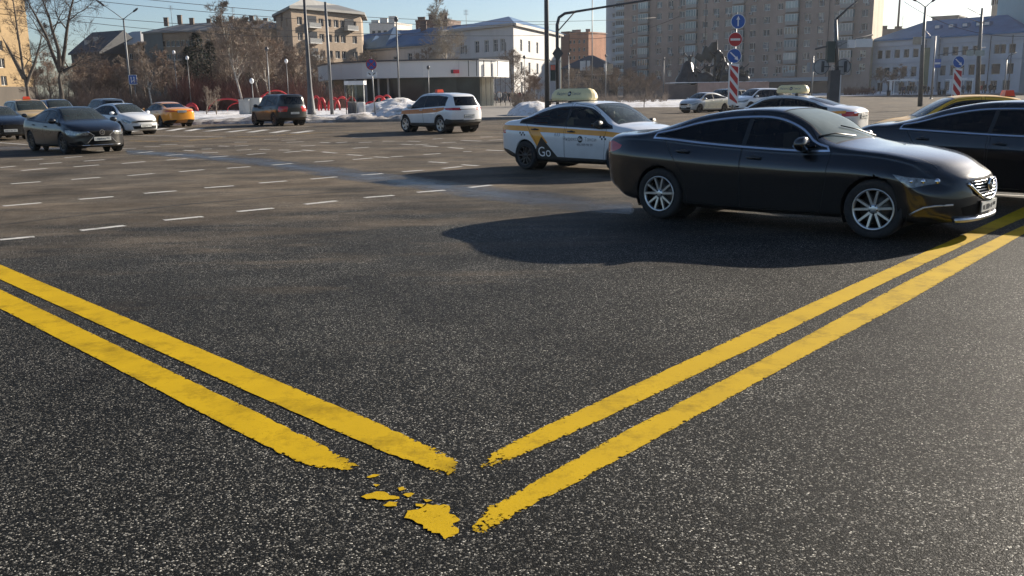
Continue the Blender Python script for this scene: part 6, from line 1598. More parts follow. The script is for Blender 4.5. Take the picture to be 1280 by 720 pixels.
# glass kiosk
P0 = XG(446, 63.5); r_ = empty('glass_kiosk', P0); tag(r_, 'glass kiosk with curved white roof rim, dark cabinet and round bin inside, on the snow', 'kiosk')
m = MB(); m.box((-.28, 0, .62), (.52, .6, 1.24), 0); m.build('cabinet', M_dframe, r_)
m = MB(); m.lathe([(0, .25), (.30, .25), (.31, 1.15), (.29, 1.2), (0, 1.2)], 18, 0, c=(.33, -.1, 0)); m.build('bin', mat('bin_grey', (.40, .41, .42), .4, .3, var=.1), r_)
for x in (-.62, -.18, .62): m = MB(); m.tube([(x, -.3, 0), (x, -.3, 2.55)], .03, 8); m.build('post', M_swht if x > 0 else M_dframe, r_)
m = MB()
arc = [(-.75, .20), (-.68, -.35), (-.35, -.62), (.1, -.75), (.7, -.75), (.7, .5), (-.75, .5)]
m.prism(arc, (0, 0, 2.34), UX, Vector((0, 1, 0)), UZ, .26, 0); m.prism([(x*1.04, y*1.04) for x, y in arc], (0, 0, 2.603), UX, Vector((0, 1, 0)), UZ, .05, 1); m.build('roof', [M_swht, M_dframe], r_)
m = MB(); gl = [(-.62, -.2), (-.35, -.5), (.1, -.62), (.62, -.62)]
for (a, b_) in zip(gl, gl[1:]): m.add([(a[0], a[1], 1.25), (b_[0], b_[1], 1.25), (b_[0], b_[1], 2.34), (a[0], a[1], 2.34)], [(0, 1, 2, 3)])
m.add([(-.6, .4, .1), (.62, .4, .1), (.62, .4, 2.34), (-.6, .4, 2.34)], [(0, 1, 2, 3)]); m.build('glass_wall', glass('kiosk_glass', (.7, .75, .76), 1.7), r_)
# grey utility cabinets
for x, Y, w_, h_, lb in ((307.5, 70, .75, 1.45, 'light grey utility cabinet, the left one of the pair'), (318, 70.4, 1.15, 1.55, 'light grey utility cabinet, the wider right one of the pair')):
    p = XG(x, Y); r_ = empty('utility_cabinet', p); tag(r_, lb, 'cabinet', 'grey utility cabinets'); m = MB(); m.box((0, 0, h_/2), (w_, .6, h_-.05)); m.box((0, 0, h_+.0), (w_+.06, .68, .05)); m.build('housing', mat('cabinet_grey', (.40, .41, .40), .5, var=.06), r_)
    for q in (-.25, .25): m = MB(); m.box((q*w_, -.31, h_/2), (w_*.44, .02, h_-.25)); m.build('door', MATS['cabinet_grey'], r_)
# red play arches
M_redp = mat('red_arch_paint', (.55, .03, .035), .5, var=.15, scale=1)
def arch(x, Y, w_, h_, t, lb, rot=.2):
    p = XG(x, Y); m = MB(); n = 14
    P_ = [(math.cos(math.pi*k/n)*w_/2, 0, .1+math.sin(math.pi*k/n)**.8*h_) for k in range(n+1)]
    m.tube(P_, [t*.72*(.7+.5*math.sin(math.pi*k/n)) for k in range(n+1)], 8); o = m.build('red_arch', M_redp); o.location = p; o.rotation_euler = (0, 0, rot); tag(o, lb, 'arch', 'red arches in the park')
for i, (x, Y, w_, h_, t) in enumerate(((69, 112, 3, 1.2, .13), (82, 112, 1.4, 1.1, .17), (101, 112, 1.3, 1.1, .17), (136, 110, 5, 1.3, .10), (240, 92, 1.5, .9, .22), (285, 90, 5, 1.4, .10), (331, 86, .8, 1.6, .20), (346, 86, 3.2, 2.1, .07), (396, 84, 1.1, 1.5, .13), (403, 84, .7, 1.3, .15), (418, 84, 1.1, 1.3, .15), (428, 84, 1.4, 1.4, .12), (440, 84, 1.2, 1.4, .09), (463, 88, 1.2, .9, .08), (475, 88, 1.4, 1.4, .14), (484, 88, 1.3, 1.5, .09), (300, 90, 2.4, 1.0, .06), (56, 112, 1.4, .9, .14))):
    arch(x, Y, w_, h_, t, ['broad red arch nearest the yellow brick block', 'solid red arch behind the big bare tree', 'red arch right of the big tree trunk', 'wide flat red arch above the white sedan', 'low thick red arch beyond the yellow taxi', 'sweeping flat red arch left of the grey cabinets', 'narrow tall red arch behind the cabinets', 'thin tall red arch above the off-road car roof', 'red arch right of the tapered column foot', 'narrow red arch left of the slim grey pole', 'red arch right of the slim grey pole', 'red arch just left of the kiosk', 'thin red arch seen through the kiosk', 'small red arch right of the kiosk', 'thick red arch behind the no-stopping sign post', 'slender pink-red arch at the right end of the row', 'thin low red arch among the shrubs', 'red arch low behind the beige taxi'][i], rnd.uniform(-.6, .6))
# red market tents / cars at far left edge of park
# ------------------------------------------------------------------ people
PM = {}
def person_mesh(pose, top, leg, key):
    if key in PM: return PM[key]
    V = dict(pel=(0, 0, .95, .155), sp=(0, 0, 1.15, .165), ch=(0, .01, 1.36, .175), nk=(0, 0, 1.50, .065), hd=(0, -.01, 1.60, .09), ht=(0, -.01, 1.70, .085))
    st = pose[0]; ar = pose[1]
    E_ = [('pel', 'sp'), ('sp', 'ch'), ('ch', 'nk'), ('nk', 'hd'), ('hd', 'ht')]
    for s_, q in ((-1, 'l'), (1, 'r')):
        f_ = st*s_
        V['sh'+q] = (s_*.19, 0, 1.41, .085); V['el'+q] = (s_*.27, -.03-ar*s_*.08, 1.14, .07); V['wr'+q] = (s_*.23, -.12-ar*s_*.15, .93, .05); V['ha'+q] = (s_*.22, -.15-ar*s_*.18, .86, .045)
        V['hi'+q] = (s_*.10, f_*.05, .86, .115); V['kn'+q] = (s_*.11, f_*.22-.02, .50, .085); V['an'+q] = (s_*.11, f_*.38, .10, .06); V['to'+q] = (s_*.12, f_*.38-.16, .05, .05)
        E_ += [('ch', 'sh'+q), ('sh'+q, 'el'+q), ('el'+q, 'wr'+q), ('wr'+q, 'ha'+q), ('pel', 'hi'+q), ('hi'+q, 'kn'+q), ('kn'+q, 'an'+q), ('an'+q, 'to'+q)]
    names = list(V); me = bpy.data.meshes.new('p'); me.from_pydata([V[n][:3] for n in names], [(names.index(a), names.index(b)) for a, b in E_], [])
    o = bpy.data.objects.new('p', me); C.objects.link(o); md = o.modifiers.new('s', 'SKIN'); md.use_smooth_shade = True
    for i, n in enumerate(names): me.skin_vertices[0].data[i].radius = (V[n][3], V[n][3]*(.75 if n in ('ch', 'sp', 'pel') else 1)); 
    me.skin_vertices[0].data[0].use_root = True
    o.modifiers.new('u', 'SUBSURF').levels = 1
    dg = bpy.context.evaluated_depsgraph_get(); r = bpy.data.meshes.new_from_object(o.evaluated_get(dg)); bpy.data.objects.remove(o)
    r.materials.clear()
    for m_ in (top, leg, M_skin, MATS.get('hair_dark') or mat('hair_dark', (.02, .015, .012), .8, var=.1)): r.materials.append(m_)
    for p in r.polygons:
        c = p.center; p.material_index = 3 if c.z > 1.66 or (c.z > 1.56 and c.y > .03) else 2 if c.z > 1.50 or (c.z < .89 and abs(c.x) > .17) else 0 if c.z > .72 and True else 1
    PM[key] = r; return r
tops = [mat('coat_black', (.018, .018, .02), .85, var=.2), mat('coat_grey', (.16, .165, .17), .85, var=.2), mat('coat_navy', (.02, .03, .07), .85, var=.2), mat('coat_beige', (.42, .34, .24), .85, var=.2), mat('coat_red', (.25, .03, .03), .85, var=.2), mat('coat_white', (.55, .55, .54), .85, var=.2), mat('coat_pink', (.50, .18, .22), .85, var=.2)]
legm = mat('trousers_dark', (.025, .027, .035), .9, var=.2)
poses = [(0, 0), (.55, .6), (.8, 1), (.25, .3)]
cols_ = ['black', 'grey', 'navy', 'beige', 'dark red', 'white', 'pink']
PL_ = [(582, 0, 0), (586, 0, 1), (592, 0, 0), (596, 3, 1), (604, 3, 0), (607.5, 5, 1), (611.5, 1, 2), (616, 0, 0), (618.5, 0, 1), (622.5, 1, 3), (626, 0, 0), (629, 2, 1), (633, 0, 3), (636.5, 0, 0), (640, 3, 2), (644, 0, 1), (647.5, 6, 0), (650, 4, 3), (654, 0, 1), (658, 0, 0), (599, 2, 3), (614, 0, 3), (624.3, 5, 0), (631, 1, 2),
       (1091.5, 0, 0), (1130.5, 0, 0), (1134, 0, 1), (1137, 0, 2), (1143.5, 1, 1), (1153.5, 0, 2), (1156.5, 0, 1), (1160, 0, 3), (1165, 0, 1), (1203, 2, 0), (1210, 0, 1), (1213, 0, 3), (1226, 4, 2), (1231, 0, 0), (1237, 0, 1), (1242, 0, 3), (1128, 2, 2)]
rp = random.Random(11)
for i, (x, c, ps) in enumerate(PL_):
    Y = (150+rp.uniform(-8, 8)) if x < 700 else 172+rp.uniform(-3, 5)
    if x in (582, 586): Y = 140
    if x == 1091.5: Y = 188
    p = XG(x, Y); o = bpy.data.objects.new('person', person_mesh(poses[ps], tops[c], legm, (c, ps))); C.objects.link(o)
    o.location = (p.x, p.y, .13); o.rotation_euler = (0, 0, rp.uniform(0, 6.28)); s_ = rp.uniform(.93, 1.06); o.scale = (s_*1.05, s_*1.05, s_)
    side = 'in the crowd beside the pavilion' if x < 700 else 'at the bus shelters on the right'
    if x == 1091.5: lab = 'lone person in black on the snow left of the bus shelters'
    elif x in (582, 586): lab = 'person in black nearest the white crossover taxi, %s' % ('on the left' if x == 582 else 'on the right')
    else:
        same = [k for k, q in enumerate(PL_) if q[1] == c and (q[0] < 700) == (x < 700) and q[0] not in (582, 586, 1091.5)]; same.sort(key=lambda k: PL_[k][0]); j = same.index(i)
        num = ['first', 'second', 'third', 'fourth', 'fifth', 'sixth', 'seventh', 'eighth', 'ninth', 'tenth', 'eleventh', 'twelfth', 'thirteenth'][j]
        lab = ('person in %s %s' % (cols_[c], side)) if len(same) == 1 else '%s person in %s from the left %s' % (num, cols_[c], side)
    tag(o, lab, 'person', 'people in the crowd beside the pavilion' if x < 700 else 'people at the bus shelters')
# ------------------------------------------------------------------ bus shelters
M_shel = mat('shelter_white', (.66, .67, .68), .4, var=.05); G_sh = glass('shelter_glass', (.6, .66, .68), 1.6)
for x0, x1, lb in ((1110, 1146, 'bus shelter with white roof left of the tall lamp post'), (1184, 1212, 'bus shelter with white roof behind the striped panel')):
    A = XG(x0, 178); B = XG(x1, 174); r_ = empty('bus_shelter', (A+B)/2); d = (B-A); L_ = d.length; r_.rotation_euler = (0, 0, math.atan2(d.y, d.x)); tag(r_, lb, 'bus shelter', 'bus shelters')
    r_.location.z = .13; m = MB(); m.box((0, 0, 2.65), (L_, 1.8, .16)); m.box((L_*.22, -.92, 2.72), (L_*.5, .06, .42)); m.build('roof', M_shel, r_)
    for q in (-.5, -.38, .1, .5): m = MB(); m.box((q*L_*.97, .7, 1.3), (.12 if q > -.45 else .5, .12, 2.55)); m.build('post', M_shel, r_)
    m = MB(); m.add([(-L_/2, .8, .25), (L_/2, .8, .25), (L_/2, .8, 2.4), (-L_/2, .8, 2.4)], [(0, 1, 2, 3)]); m.build('glass_wall', G_sh, r_)
    m = MB(); m.box((0, .45, .45), (L_*.4, .4, .06)); m.box((-L_*.15, .45, .22), (.06, .3, .42)); m.box((L_*.15, .45, .22), (.06, .3, .42)); m.build('bench', M_dframe, r_)
for x, lb in ((1110.5, 'dark bin left of the bus shelters'), (1174, 'dark bin between the two bus shelters, the left one'), (1180, 'dark bin between the two bus shelters, the right one')):
    p = XG(x, 168); m = MB(); m.lathe([(0, 0), (.30, 0), (.36, .8), (.38, .85), (0, .9)], 14); m.box((0, 0, .98), (.5, .5, .08)); o = m.build('litter_bin', M_dframe); o.location = (p.x, p.y, .13); tag(o, lb, 'bin', 'litter bins')
# parked cars under snow right of the crowd
P_icy = paint('icy_blue_paint', (.30, .36, .45), .3, .35)
s_ = compact(name='parked_car', label='pale snow-dusted parked car left of the thick dark pole', paint=P_icy, wheel='steel'); None
root0 = None
# ------------------------------------------------------------------ bronze group (a plain generic stand-in)
M_brz = mat('dark_bronze', (.035, .04, .045), .33, .65, var=.5, scale=1.2)
M_gran = mat('pink_granite', (.36, .24, .20), .7, var=.2, scale=1); M_gdk = mat('dark_granite', (.12, .09, .08), .7, var=.2, scale=1)
Yb = 150; P0 = XG(900, Yb); r_ = empty('monument', P0); tag(r_, 'dark bronze figure group with a large flag on a granite plinth', 'monument')
rel = lambda x, y: AT(x, y, Yb)-P0
def skinned(name, V, E_, parent, m_):
    names = list(V); me = bpy.data.meshes.new('p'); me.from_pydata([V[n][:3] for n in names], [(names.index(a), names.index(b)) for a, b in E_], [])
    o = bpy.data.objects.new('p', me); C.objects.link(o); o.modifiers.new('s', 'SKIN')
    for i, n in enumerate(names): me.skin_vertices[0].data[i].radius = (V[n][3], V[n][3]*.8)
    me.skin_vertices[0].data[0].use_root = True; o.modifiers.new('u', 'SUBSURF').levels = 1
    dg = bpy.context.evaluated_depsgraph_get(); r = bpy.data.meshes.new_from_object(o.evaluated_get(dg)); bpy.data.objects.remove(o); r.materials.clear(); r.materials.append(m_)
    for v in r.vertices: v.co += Vector((noise.noise(v.co*1.3), noise.noise(v.co*1.3+Vector((9, 0, 0))), 0))*.12
    q = bpy.data.objects.new(name, r); C.objects.link(q); q.parent = parent; return q
m = MB(); L0 = rel(833, 112).x; L1 = rel(868, 112).x; L2 = rel(955, 112).x; zt = rel(900, 105.5).z
m.box(((L0+L1)/2, 0, zt/2), (L1-L0, 4, zt), 1); m.box(((L1+L2)/2, -.4, zt/2+.15), (L2-L1, 5, zt+.3), 0); m.build('plinth', [M_gran, M_gdk], r_)
m = MB(); m.box(((L0+L2)/2, -.3, zt+.34), (L2-L0-.2, 4.2, .12)); m.build('snow_cap', M_snow, r_)
def fig(x, yb, yt, arms, wd=.42, y0=0):
    b_ = rel(x, yb); t = rel(x, yt); h = t.z-b_.z; k = h/1.75; X, Z = b_.x, b_.z
    V = dict(pel=(X, y0, Z+.95*k, .17*k), ch=(X, y0, Z+1.33*k, .2*k), nk=(X, y0, Z+1.5*k, .08*k), hd=(X, y0, Z+1.64*k, .11*k)); E_ = [('pel', 'ch'), ('ch', 'nk'), ('nk', 'hd')]
    for s_, q in ((-1, 'l'), (1, 'r')):
        ax, az = arms[0 if s_ < 0 else 1]
        V['s'+q] = (X+s_*.2*k, y0, Z+1.42*k, .09*k); V['e'+q] = (X+s_*.2*k+ax*.3*k, y0-.1, Z+1.42*k+az*.3*k, .075*k); V['w'+q] = (X+s_*.2*k+ax*.6*k, y0-.1, Z+1.42*k+az*.62*k, .055*k)
        V['h'+q] = (X+s_*.13*k, y0, Z+.85*k, .13*k); V['k'+q] = (X+s_*.17*k, y0+s_*.15*k, Z+.45*k, .10*k); V['a'+q] = (X+s_*.2*k, y0+s_*.25*k, Z+.02, .08*k)
        E_ += [('ch', 's'+q), ('s'+q, 'e'+q), ('e'+q, 'w'+q), ('pel', 'h'+q), ('h'+q, 'k'+q), ('k'+q, 'a'+q)]
    skinned('figure', V, E_, r_, M_brz)
fig(861.5, 88, 67, ((-.75, .7), (.35, 1.0)))
fig(868, 105, 82, ((-.4, -.6), (.5, -.5)), y0=-.6)
fig(885, 105, 78, ((-.6, -.5), (.6, .2)), y0=.5)
fig(896, 105, 59, ((-.35, .2), (.3, -.9)), y0=-.3); fig(901.5, 105, 72, ((-.3, -.9), (.4, -.6)), y0=-.8)
fig(913, 105, 76, ((-.6, .2), (.3, -.9)), y0=.4); fig(927, 105, 80, ((-.4, -.7), (.7, .6)), y0=0); fig(932, 105, 86, ((-.8, -.3), (.3, .5)), y0=-.6)
m = MB(); c = rel(859, 105); z1_ = rel(859, 80).z
m.lathe([(2.0, c.z), (1.75, c.z+.8), (1.25, c.z+1.9), (.75, z1_), (.3, z1_+.5)], 16, 0, c=(c.x, .3, 0)); o = m.build('robe', M_brz, r_)
for v in o.data.vertices: v.co += Vector((noise.noise(v.co*.9), noise.noise(v.co*.9+Vector((5, 0, 0))), 0))*.45
m = MB(); fp = [rel(*q) for q in ((868, 72), (872, 66), (877, 68), (881, 58), (886, 59), (890, 53), (896, 52), (897, 74), (892, 72), (888, 79), (882, 74), (876, 78))]
m.prism([(p.x, p.z) for p in fp], (0, .2, 0), UX, UZ, Vector((0, 1, 0)), .35); m.build('flag', M_brz, r_)
m = MB(); m.tube([tuple(rel(898, 105)), tuple(rel(896, 50))], .09, 8); m.build('flag_staff', M_brz, r_)
m = MB(); m.blob(tuple(rel(878, 100)), (2.2, 1.0, 1.1), 0, 14, 8); m.blob(tuple(rel(908, 99)), (1.9, 1.2, 1.4), 0, 14, 8); m.blob(tuple(rel(925, 100)), (1.8, 1.0, 1.0), 0, 14, 8); o = m.build('rock', M_brz, r_)
for v in o.data.vertices: v.co += Vector((noise.noise(v.co*.8), noise.noise(v.co*.8+Vector((5, 0, 0))), noise.noise(v.co*.8+Vector((0, 7, 0)))))*.7
# ------------------------------------------------------------------ trees
def bark(name, c, var=.35): return mat(name, c, .9, var=var, scale=3, bump=.4)
M_bark = bark('bark_dark', (.055, .045, .036)); M_bark2 = bark('bark_grey_brown', (.10, .082, .064)); M_birch = bark('birch_bark', (.42, .39, .34), .5); M_twig = mat('twig_brown', (.20, .14, .105), .9, var=.3, scale=.8); M_twig2 = mat('twig_grey', (.22, .175, .14), .9, var=.3, scale=.8); M_twigr = mat('twig_red_brown', (.15, .075, .06), .9, var=.35, scale=.5); M_twigw = mat('twig_pale', (.33, .29, .24), .9, var=.2)
def branch_pts(rg, p, d, L, n, up_, wob):
    P = [p.copy()]; d = d.normalized()
    for i in range(n):
        d = (d+Vector((rg.gauss(0, wob), rg.gauss(0, wob), rg.gauss(0, wob)+up_))).normalized(); P.append(P[-1]+d*L/n)
    return P
def tree_meshes(name, seed, h, r, spread=.45, nl=15, nc=(7, 6, 4), first=.25, up_=.05, tb=None, tw=None, tr=.016, forks=None):
    rg = random.Random(seed); T = MB(); K = MB()
    tp = forks or [branch_pts(rg, Vector((0, 0, 0)), Vector((rg.uniform(-.05, .05), rg.uniform(-.05, .05), 1)), h*.95, 9, .03, .05)]
    def rad(t, r_): return r_*(1-t)**.85+.015
    def along(P, t):
        k = t*(len(P)-1); j = min(int(k), len(P)-2); return P[j].lerp(P[j+1], k-j), (P[j+1]-P[j]).normalized()
    def grow(P0, d0, L, r0_, lev):
        P = branch_pts(rg, P0, d0, L, [6, 4, 3, 2][lev], up_, [.16, .2, .25, .3][lev]); n = len(P)
        (T if lev == 0 else K).tube(P, [max(tr*.6, r0_*(1-i/n*.85)) for i in range(n)], [6, 4, 3, 3][lev], cap=False, smooth=lev < 2)
        if lev < 3:
            for k in range(nc[lev]):
                t = rg.uniform(.2, 1.0) if lev else rg.uniform(.25, 1.0); p, d = along(P, t); a = d.orthogonal().normalized(); a = Matrix.Rotation(rg.uniform(0, 6.28), 3, d)@a
                ang = rg.uniform(.5, 1.0); nd = d*math.cos(ang)+a*math.sin(ang)
                grow(p, nd, L*rg.uniform(.42, .75)*(1.1-t*.4), max(tr, r0_*.45*(1-t*.5)), lev+1)
    for ti, P in enumerate(tp):
        L_ = sum((b-a).length for a, b in zip(P, P[1:])); rr0 = r if ti == 0 or not forks else r*.62
        T.tube(P, [rad(i/(len(P)-1), rr0) for i in range(len(P))], 9, cap=False)
        for k in range(nl if not forks else max(4, nl//len(tp)+2)):
            t = first+(1-first)*(k+rg.random())/(nl if not forks else max(4, nl//len(tp)+2)); t = min(t, .99)
            if forks and ti == 0 and len(tp) > 1: continue
            p, d = along(P, t); a = Matrix.Rotation(rg.uniform(0, 6.28), 3, 'Z')@Vector((1, 0, 0)); ang = rg.uniform(.5, 1.1)
            nd = d*math.cos(ang)+a*math.sin(ang); grow(p, nd, h*spread*(1.05-t*.75)*rg.uniform(.7, 1.15), rad(t, rr0)*.5, 0)
    return T.mesh('trunk', tb or M_bark2), K.mesh('crown', tw or M_twig)
TM = [tree_meshes('a', 1, 9.5, .14, .38, 20, (8, 6, 4)), tree_meshes('b', 2, 8.0, .13, .42, 15, (7, 7, 4), tw=M_twig2), tree_meshes('c', 3, 11, .12, .34, 24, (8, 6, 4), first=.3, up_=.10, tb=M_birch, tw=M_twig2),
      tree_meshes('d', 4, 7.0, .11, .50, 14, (7, 7, 4), first=.3), tree_meshes('e', 5, 12.5, .17, .34, 22, (8, 6, 4), first=.22, tw=M_twig2)]
def tree(k, x, Y, label, sc_=1, group='bare trees in the park', name='bare_tree', TMs=None, z=.12):
    p = XG(x, Y); root = empty(name, (p.x, p.y, z), rt_.uniform(0, 6.28)); tag(root, label, 'tree', group); root.scale = (sc_, sc_, sc_)
    for nm, me in zip(('trunk', 'crown'), (TMs or TM[k])): o = bpy.data.objects.new(nm, me); C.objects.link(o); o.parent = root
    return root
rt_ = random.Random(21)
# the two big trees at the left
def path(pts, Y, P0): return [AT(x, y, Y+dy)-P0 for x, y, dy in pts]
Y = 92; P0 = XG(78, Y)
forks = [path(p, Y, P0) for p in ([(78, 140, 0), (77, 118, 0), (74, 98, 0), (75, 86, 0)], [(75, 90, 0), (66, 68, .3), (58, 45, .6), (46, 22, 1), (38, 8, 1.2), (28, -14, 1.5)], [(75, 88, 0), (73, 62, -.5), (66, 40, -1), (61, 20, -1.4), (54, 2, -1.6), (46, -20, -2)], [(77, 86, 0), (81, 60, .5), (84, 35, .8), (88, 12, 1), (93, -5, 1.3), (98, -22, 1.6)], [(79, 90, 0), (88, 84, .3), (97, 81, .6)])]
forks[0][0].z = 0; T1 = tree_meshes('big', 31, 11.5, .30, .42, 22, (7, 6, 4), first=.3, tb=M_bark, tw=mat('twig_dark', (.085, .065, .055), .9, var=.2), forks=forks, tr=.011)
r_ = empty('bare_tree', (P0.x, P0.y, 0)); tag(r_, 'large dark bare tree with three rising limbs left of the double street lamp', 'tree', 'bare trees at the left')
for nm, me in zip(('trunk', 'crown'), T1): o = bpy.data.objects.new(nm, me); C.objects.link(o); o.parent = r_
Y = 95; P0 = XG(36, Y)
forks = [path(p, Y, P0) for p in ([(37, 140, 0), (34, 110, 0), (29, 88, 0), (25, 60, 0), (20, 25, .3), (15, -8, .6), (12, -25, .8)], [(31, 98, 0), (20, 78, .3), (10, 60, .6), (2, 45, 1)], [(33, 105, 0), (43, 80, .3), (50, 55, .6), (54, 35, 1)])]
forks[0][0].z = 0; T2 = tree_meshes('big2', 33, 9.5, .26, .34, 22, (7, 6, 4), first=.3, tb=M_bark2, tw=MATS['twig_dark'], forks=forks[1:]+forks[:1], tr=.010)
r_ = empty('bare_tree', (P0.x, P0.y, 0)); tag(r_, 'leaning bare tree against the yellow brick block, pale trunk', 'tree', 'bare trees at the left')
for nm, me in zip(('trunk', 'crown'), T2): o = bpy.data.objects.new(nm, me); C.objects.link(o); o.parent = r_
# park trees
spots = [(96, 118, 1, 0.7), (108, 120, 0, 0.66), (116, 114, 3, 0.9), (126, 118, 1, 0.7), (134, 116, 0, 0.62), (142, 120, 3, 0.86), (150, 116, 1, 0.66), (184, 112, 3, 0.86), (192, 98, 2, 0.66), (205, 118, 0, 0.74), (218, 116, 1, 0.74), (206, 128, 4, 0.66), (285, 112, 0, 0.86), (296, 104, 2, 0.9), (305, 92, 2, 0.95), (318, 110, 4, 0.82), (327, 98, 2, 0.86), (338, 95, 2, 0.82), (350, 112, 0, 0.82), (360, 105, 1, 0.86), (372, 108, 3, 0.95), (280, 130, 4, 0.86), (255, 132, 4, 0.82), (232, 130, 4, 0.7), (300, 134, 4, 0.95), (325, 130, 4, 0.95), (345, 128, 4, 0.9), (155, 128, 4, 0.56), (172, 126, 1, 0.74), (122, 128, 1, 0.74), (88, 130, 3, 0.94), (66, 125, 0, 0.78), (104, 132, 4, 0.58), (48, 118, 3, 0.86)]
num = ['first', 'second', 'third', 'fourth', 'fifth', 'sixth', 'seventh', 'eighth', 'ninth', 'tenth', 'eleventh', 'twelfth', 'thirteenth', 'fourteenth', 'fifteenth', 'sixteenth', 'seventeenth', 'eighteenth', 'nineteenth', 'twentieth']
kinds = ['twiggy brown tree', 'grey-brown round tree', 'pale-barked birch', 'low spreading tree', 'tall grey tree']
for k in range(5):
    L = sorted([s for s in spots if s[2] == k])
    for j, (x, Y, kk, s_) in enumerate(L): tree(k, x, Y, 'bare %s in the park, %s of its kind from the left' % (kinds[k], num[j]), s_)
# trees in front of the mansion and elsewhere
TB = tree_meshes('bushy', 41, 8.5, .14, .55, 16, (7, 7, 5), first=.15, tb=M_bark2, tw=M_twig2)
TW = tree_meshes('pale', 43, 15, .15, .34, 24, (7, 6, 4), first=.25, up_=.1, tr=.022, tb=M_birch, tw=M_twigw)
for x, Y, s_, tm, lb in ((460, 165, 1.0, TB, 'bushy bare tree above the left end of the pavilion'), (445, 168, .9, TB, 'bushy bare tree behind the pavilion, next to the beige house'), (478, 172, .8, TB, 'smaller bushy bare tree behind the no-stopping sign'), (536, 168, 1.05, TB, 'bushy bare tree behind the middle of the pavilion'), (560, 170, 1.15, TW, 'tall pale birch with white limbs rising above the mansion roof'), (550, 165, .7, TW, 'lower pale leaning tree left of the tall birch'), (595, 172, .75, TB, 'bare shrub-like tree against the mansion wall'), (604, 170, .65, TB, 'second bare shrub-like tree against the mansion wall'), (640, 150, .9, TB, 'tangled bare tree at the mansion corner'), (668, 100, .48, TM[3], 'small reddish bare tree left of the thick dark pole'), (660, 104, .5, TM[3], 'small bare tree between the crowd and the dark pole'), (388, 150, 1.1, TB, 'bare tree in front of the beige house balconies'), (403, 145, .9, TB, 'bare tree between the tapered column and the slim pole'),
    (716, 160, .6, TB, 'bare shrub tree just behind the taxi roof sign'), (735, 165, .65, TB, 'bare shrub tree below the signboards'), (752, 158, .6, TB, 'bare shrub tree left of the thin lamp post'), (770, 160, .6, TB, 'bare shrub tree below the white tower block'), (785, 165, .6, TB, 'bare shrub tree at the left end of the apartment block'), (800, 158, .5, TB, 'small shrub tree on the snow island'), (815, 165, .5, TB, 'small shrub tree left of the monument plinth'), (1125, 188, .8, TM[3], 'bare brown tree in front of the lilac building, left half'), (1100, 192, .75, TM[3], 'bare tree beside the end of the apartment block'), (1112, 190, .6, TM[3], 'smaller bare tree left of the first bus shelter'), (1185, 235, 1.1, TW, 'pale bare tree top above the lilac building roof')):
    tree(0, x, Y, lb, s_, 'bare trees around the square', TMs=tm)
# evergreen mass
def conifer(seed, h, rb):
    rg = random.Random(seed); T = MB(); K = MB(); T.tube([(0, 0, 0), (0, 0, h)], [.22, .03], 7)
    for i in range(900):
        z = h*(.12+.86*rg.random()**1.1); rr = rb*(1-z/h)**.75*rg.uniform(.5, 1.12)*(1+.25*math.sin(z*2.1)); a = rg.uniform(0, 6.28)
        c = Vector((math.cos(a)*rr, math.sin(a)*rr, z)); s_ = rg.uniform(.25, .55)
        for q in range(3):
            d = Vector((math.cos(a)+rg.gauss(0, .5), math.sin(a)+rg.gauss(0, .5), rg.uniform(-.5, .2))).normalized(); n_ = d.cross(Vector((0, 0, 1))).normalized()*s_*.28
            K.add([c-n_, c+n_, c+d*s_+Vector((0, 0, -.05))], [(0, 1, 2)])
    return T.mesh('trunk', M_bark), K.mesh('crown', mat('conifer_needles', (.022, .034, .024), .85, var=.4, scale=.7))
CF = conifer(3, 10.5, 3.4)
for x, Y, s_, lb in ((252, 122, .95, 'dark evergreen rising among the bare trees left of the birches'), (241, 126, .8, 'dark evergreen left of the largest one'), (268, 124, .85, 'dark evergreen right of the largest one')):
    tree(0, x, Y, lb, s_, 'evergreens in the park', 'conifer', CF)
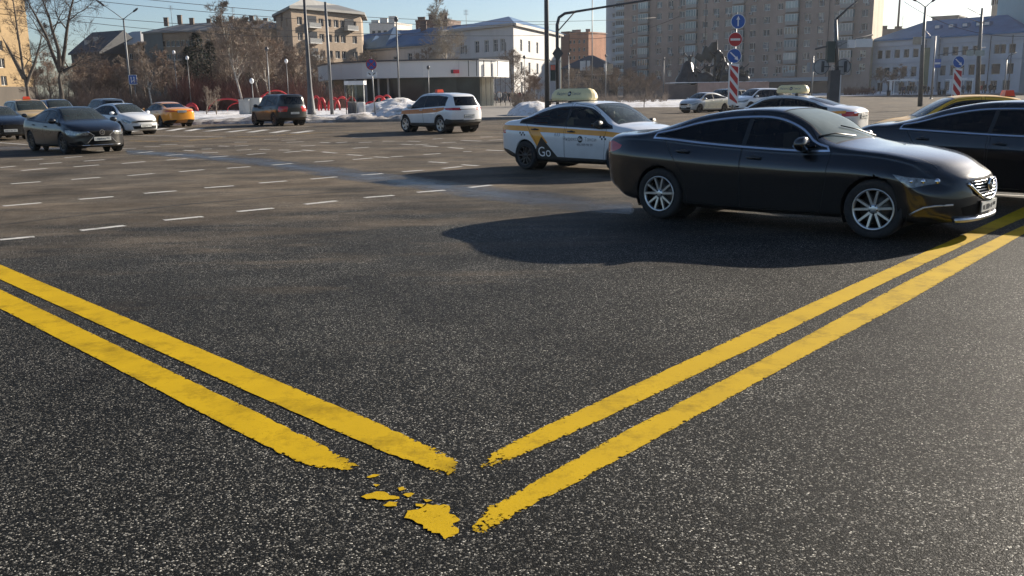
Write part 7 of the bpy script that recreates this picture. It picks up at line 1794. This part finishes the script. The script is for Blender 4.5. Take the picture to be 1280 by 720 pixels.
# thicket of shrubs: nobody could count it
rg = random.Random(77); K = MB()
def shrub_band(x0, x1, Y0, Y1, n, h0, h1, mi):
    for i in range(n):
        x = rg.uniform(x0, x1); Y = rg.uniform(Y0, Y1); p = XG(x, Y); p.z = .15; hh = rg.uniform(h0, h1)*(.75+.5*noise.noise(Vector((p.x*.25, p.y*.25, 0))))
        for k in range(5):
            d = Vector((rg.gauss(0, .32), rg.gauss(0, .32), 1)).normalized(); e_ = p+d*hh*rg.uniform(.6, 1); m_ = p.lerp(e_, .5)+Vector((rg.gauss(0, .12), rg.gauss(0, .12), 0)); w_ = rg.uniform(.010, .022)
            K.tube([p, m_, e_], [w_*1.6, w_, w_*.5], 3, mi, cap=False, smooth=False)
            for q in range(3):
                s0 = m_.lerp(e_, rg.random()); d2 = (d+Vector((rg.gauss(0, .6), rg.gauss(0, .6), rg.uniform(0, .5)))).normalized(); K.tube([s0, s0+d2*hh*.3], [w_*.8, w_*.4], 3, mi, cap=False, smooth=False)
shrub_band(100, 235, 100, 116, 420, 1.6, 3.6, 0); shrub_band(225, 300, 96, 112, 420, 2.0, 5.0, 1); shrub_band(290, 400, 92, 110, 480, 1.8, 4.5, 1); shrub_band(50, 130, 108, 122, 240, 1.6, 4.2, 0)
shrub_band(400, 440, 92, 104, 60, 1.5, 3.0, 1)
o = K.build('shrub_thicket', [M_twig, M_twigr]); tag(o, 'reddish brown thicket of bare shrubs filling the park behind the snow', 'shrubs', kind='stuff')
K = MB(); shrub_band(1055, 1095, 192, 206, 140, 1.0, 2.2, 0); shrub_band(700, 835, 112, 150, 260, .6, 1.8, 1); shrub_band(640, 680, 96, 110, 60, .8, 2.2, 1)
o = K.build('low_shrubs', [M_twigr, M_twig2]); tag(o, 'low bare shrubs along the snow islands', 'shrubs', kind='stuff')
# small saplings on the snow in front
SP = tree_meshes('sap', 51, 2.3, .03, .5, 9, (5, 4, 2), first=.15, tb=M_twig2, tw=M_twig2, tr=.008)
for x, Y, lb in ((259, 68, 'small bare sapling on the snow behind the yellow taxi'), (271, 68, 'larger bare sapling on the snow left of the grey cabinets'), (805, 88, 'small bare sapling on the snow island')): tree(0, x, Y, lb, 1, 'saplings on the snow', 'sapling', SP)
# tree stems staked in a row in front of the park
# ------------------------------------------------------------------ far skyline behind the trees
far = MB()
# ------------------------------------------------------------------ haze
hz_ = MB(); hz_.box((0, 150, 24), (700, 420, 54)); o = hz_.build('haze', None)
hm = bpy.data.materials.new('haze_air'); hm.use_nodes = True; nt = hm.node_tree; nt.nodes.remove(nt.nodes['Principled BSDF'])
pv = nt.nodes.new('ShaderNodeVolumePrincipled'); pv.inputs['Color'].default_value = (.86, .88, .92, 1); pv.inputs['Density'].default_value = .00011; pv.inputs['Anisotropy'].default_value = .45
nt.links.new(pv.outputs[0], nt.nodes['Material Output'].inputs['Volume']); o.data.materials.clear(); o.data.materials.append(hm)
tag(o, 'thin winter haze over the square', 'haze', kind='stuff')
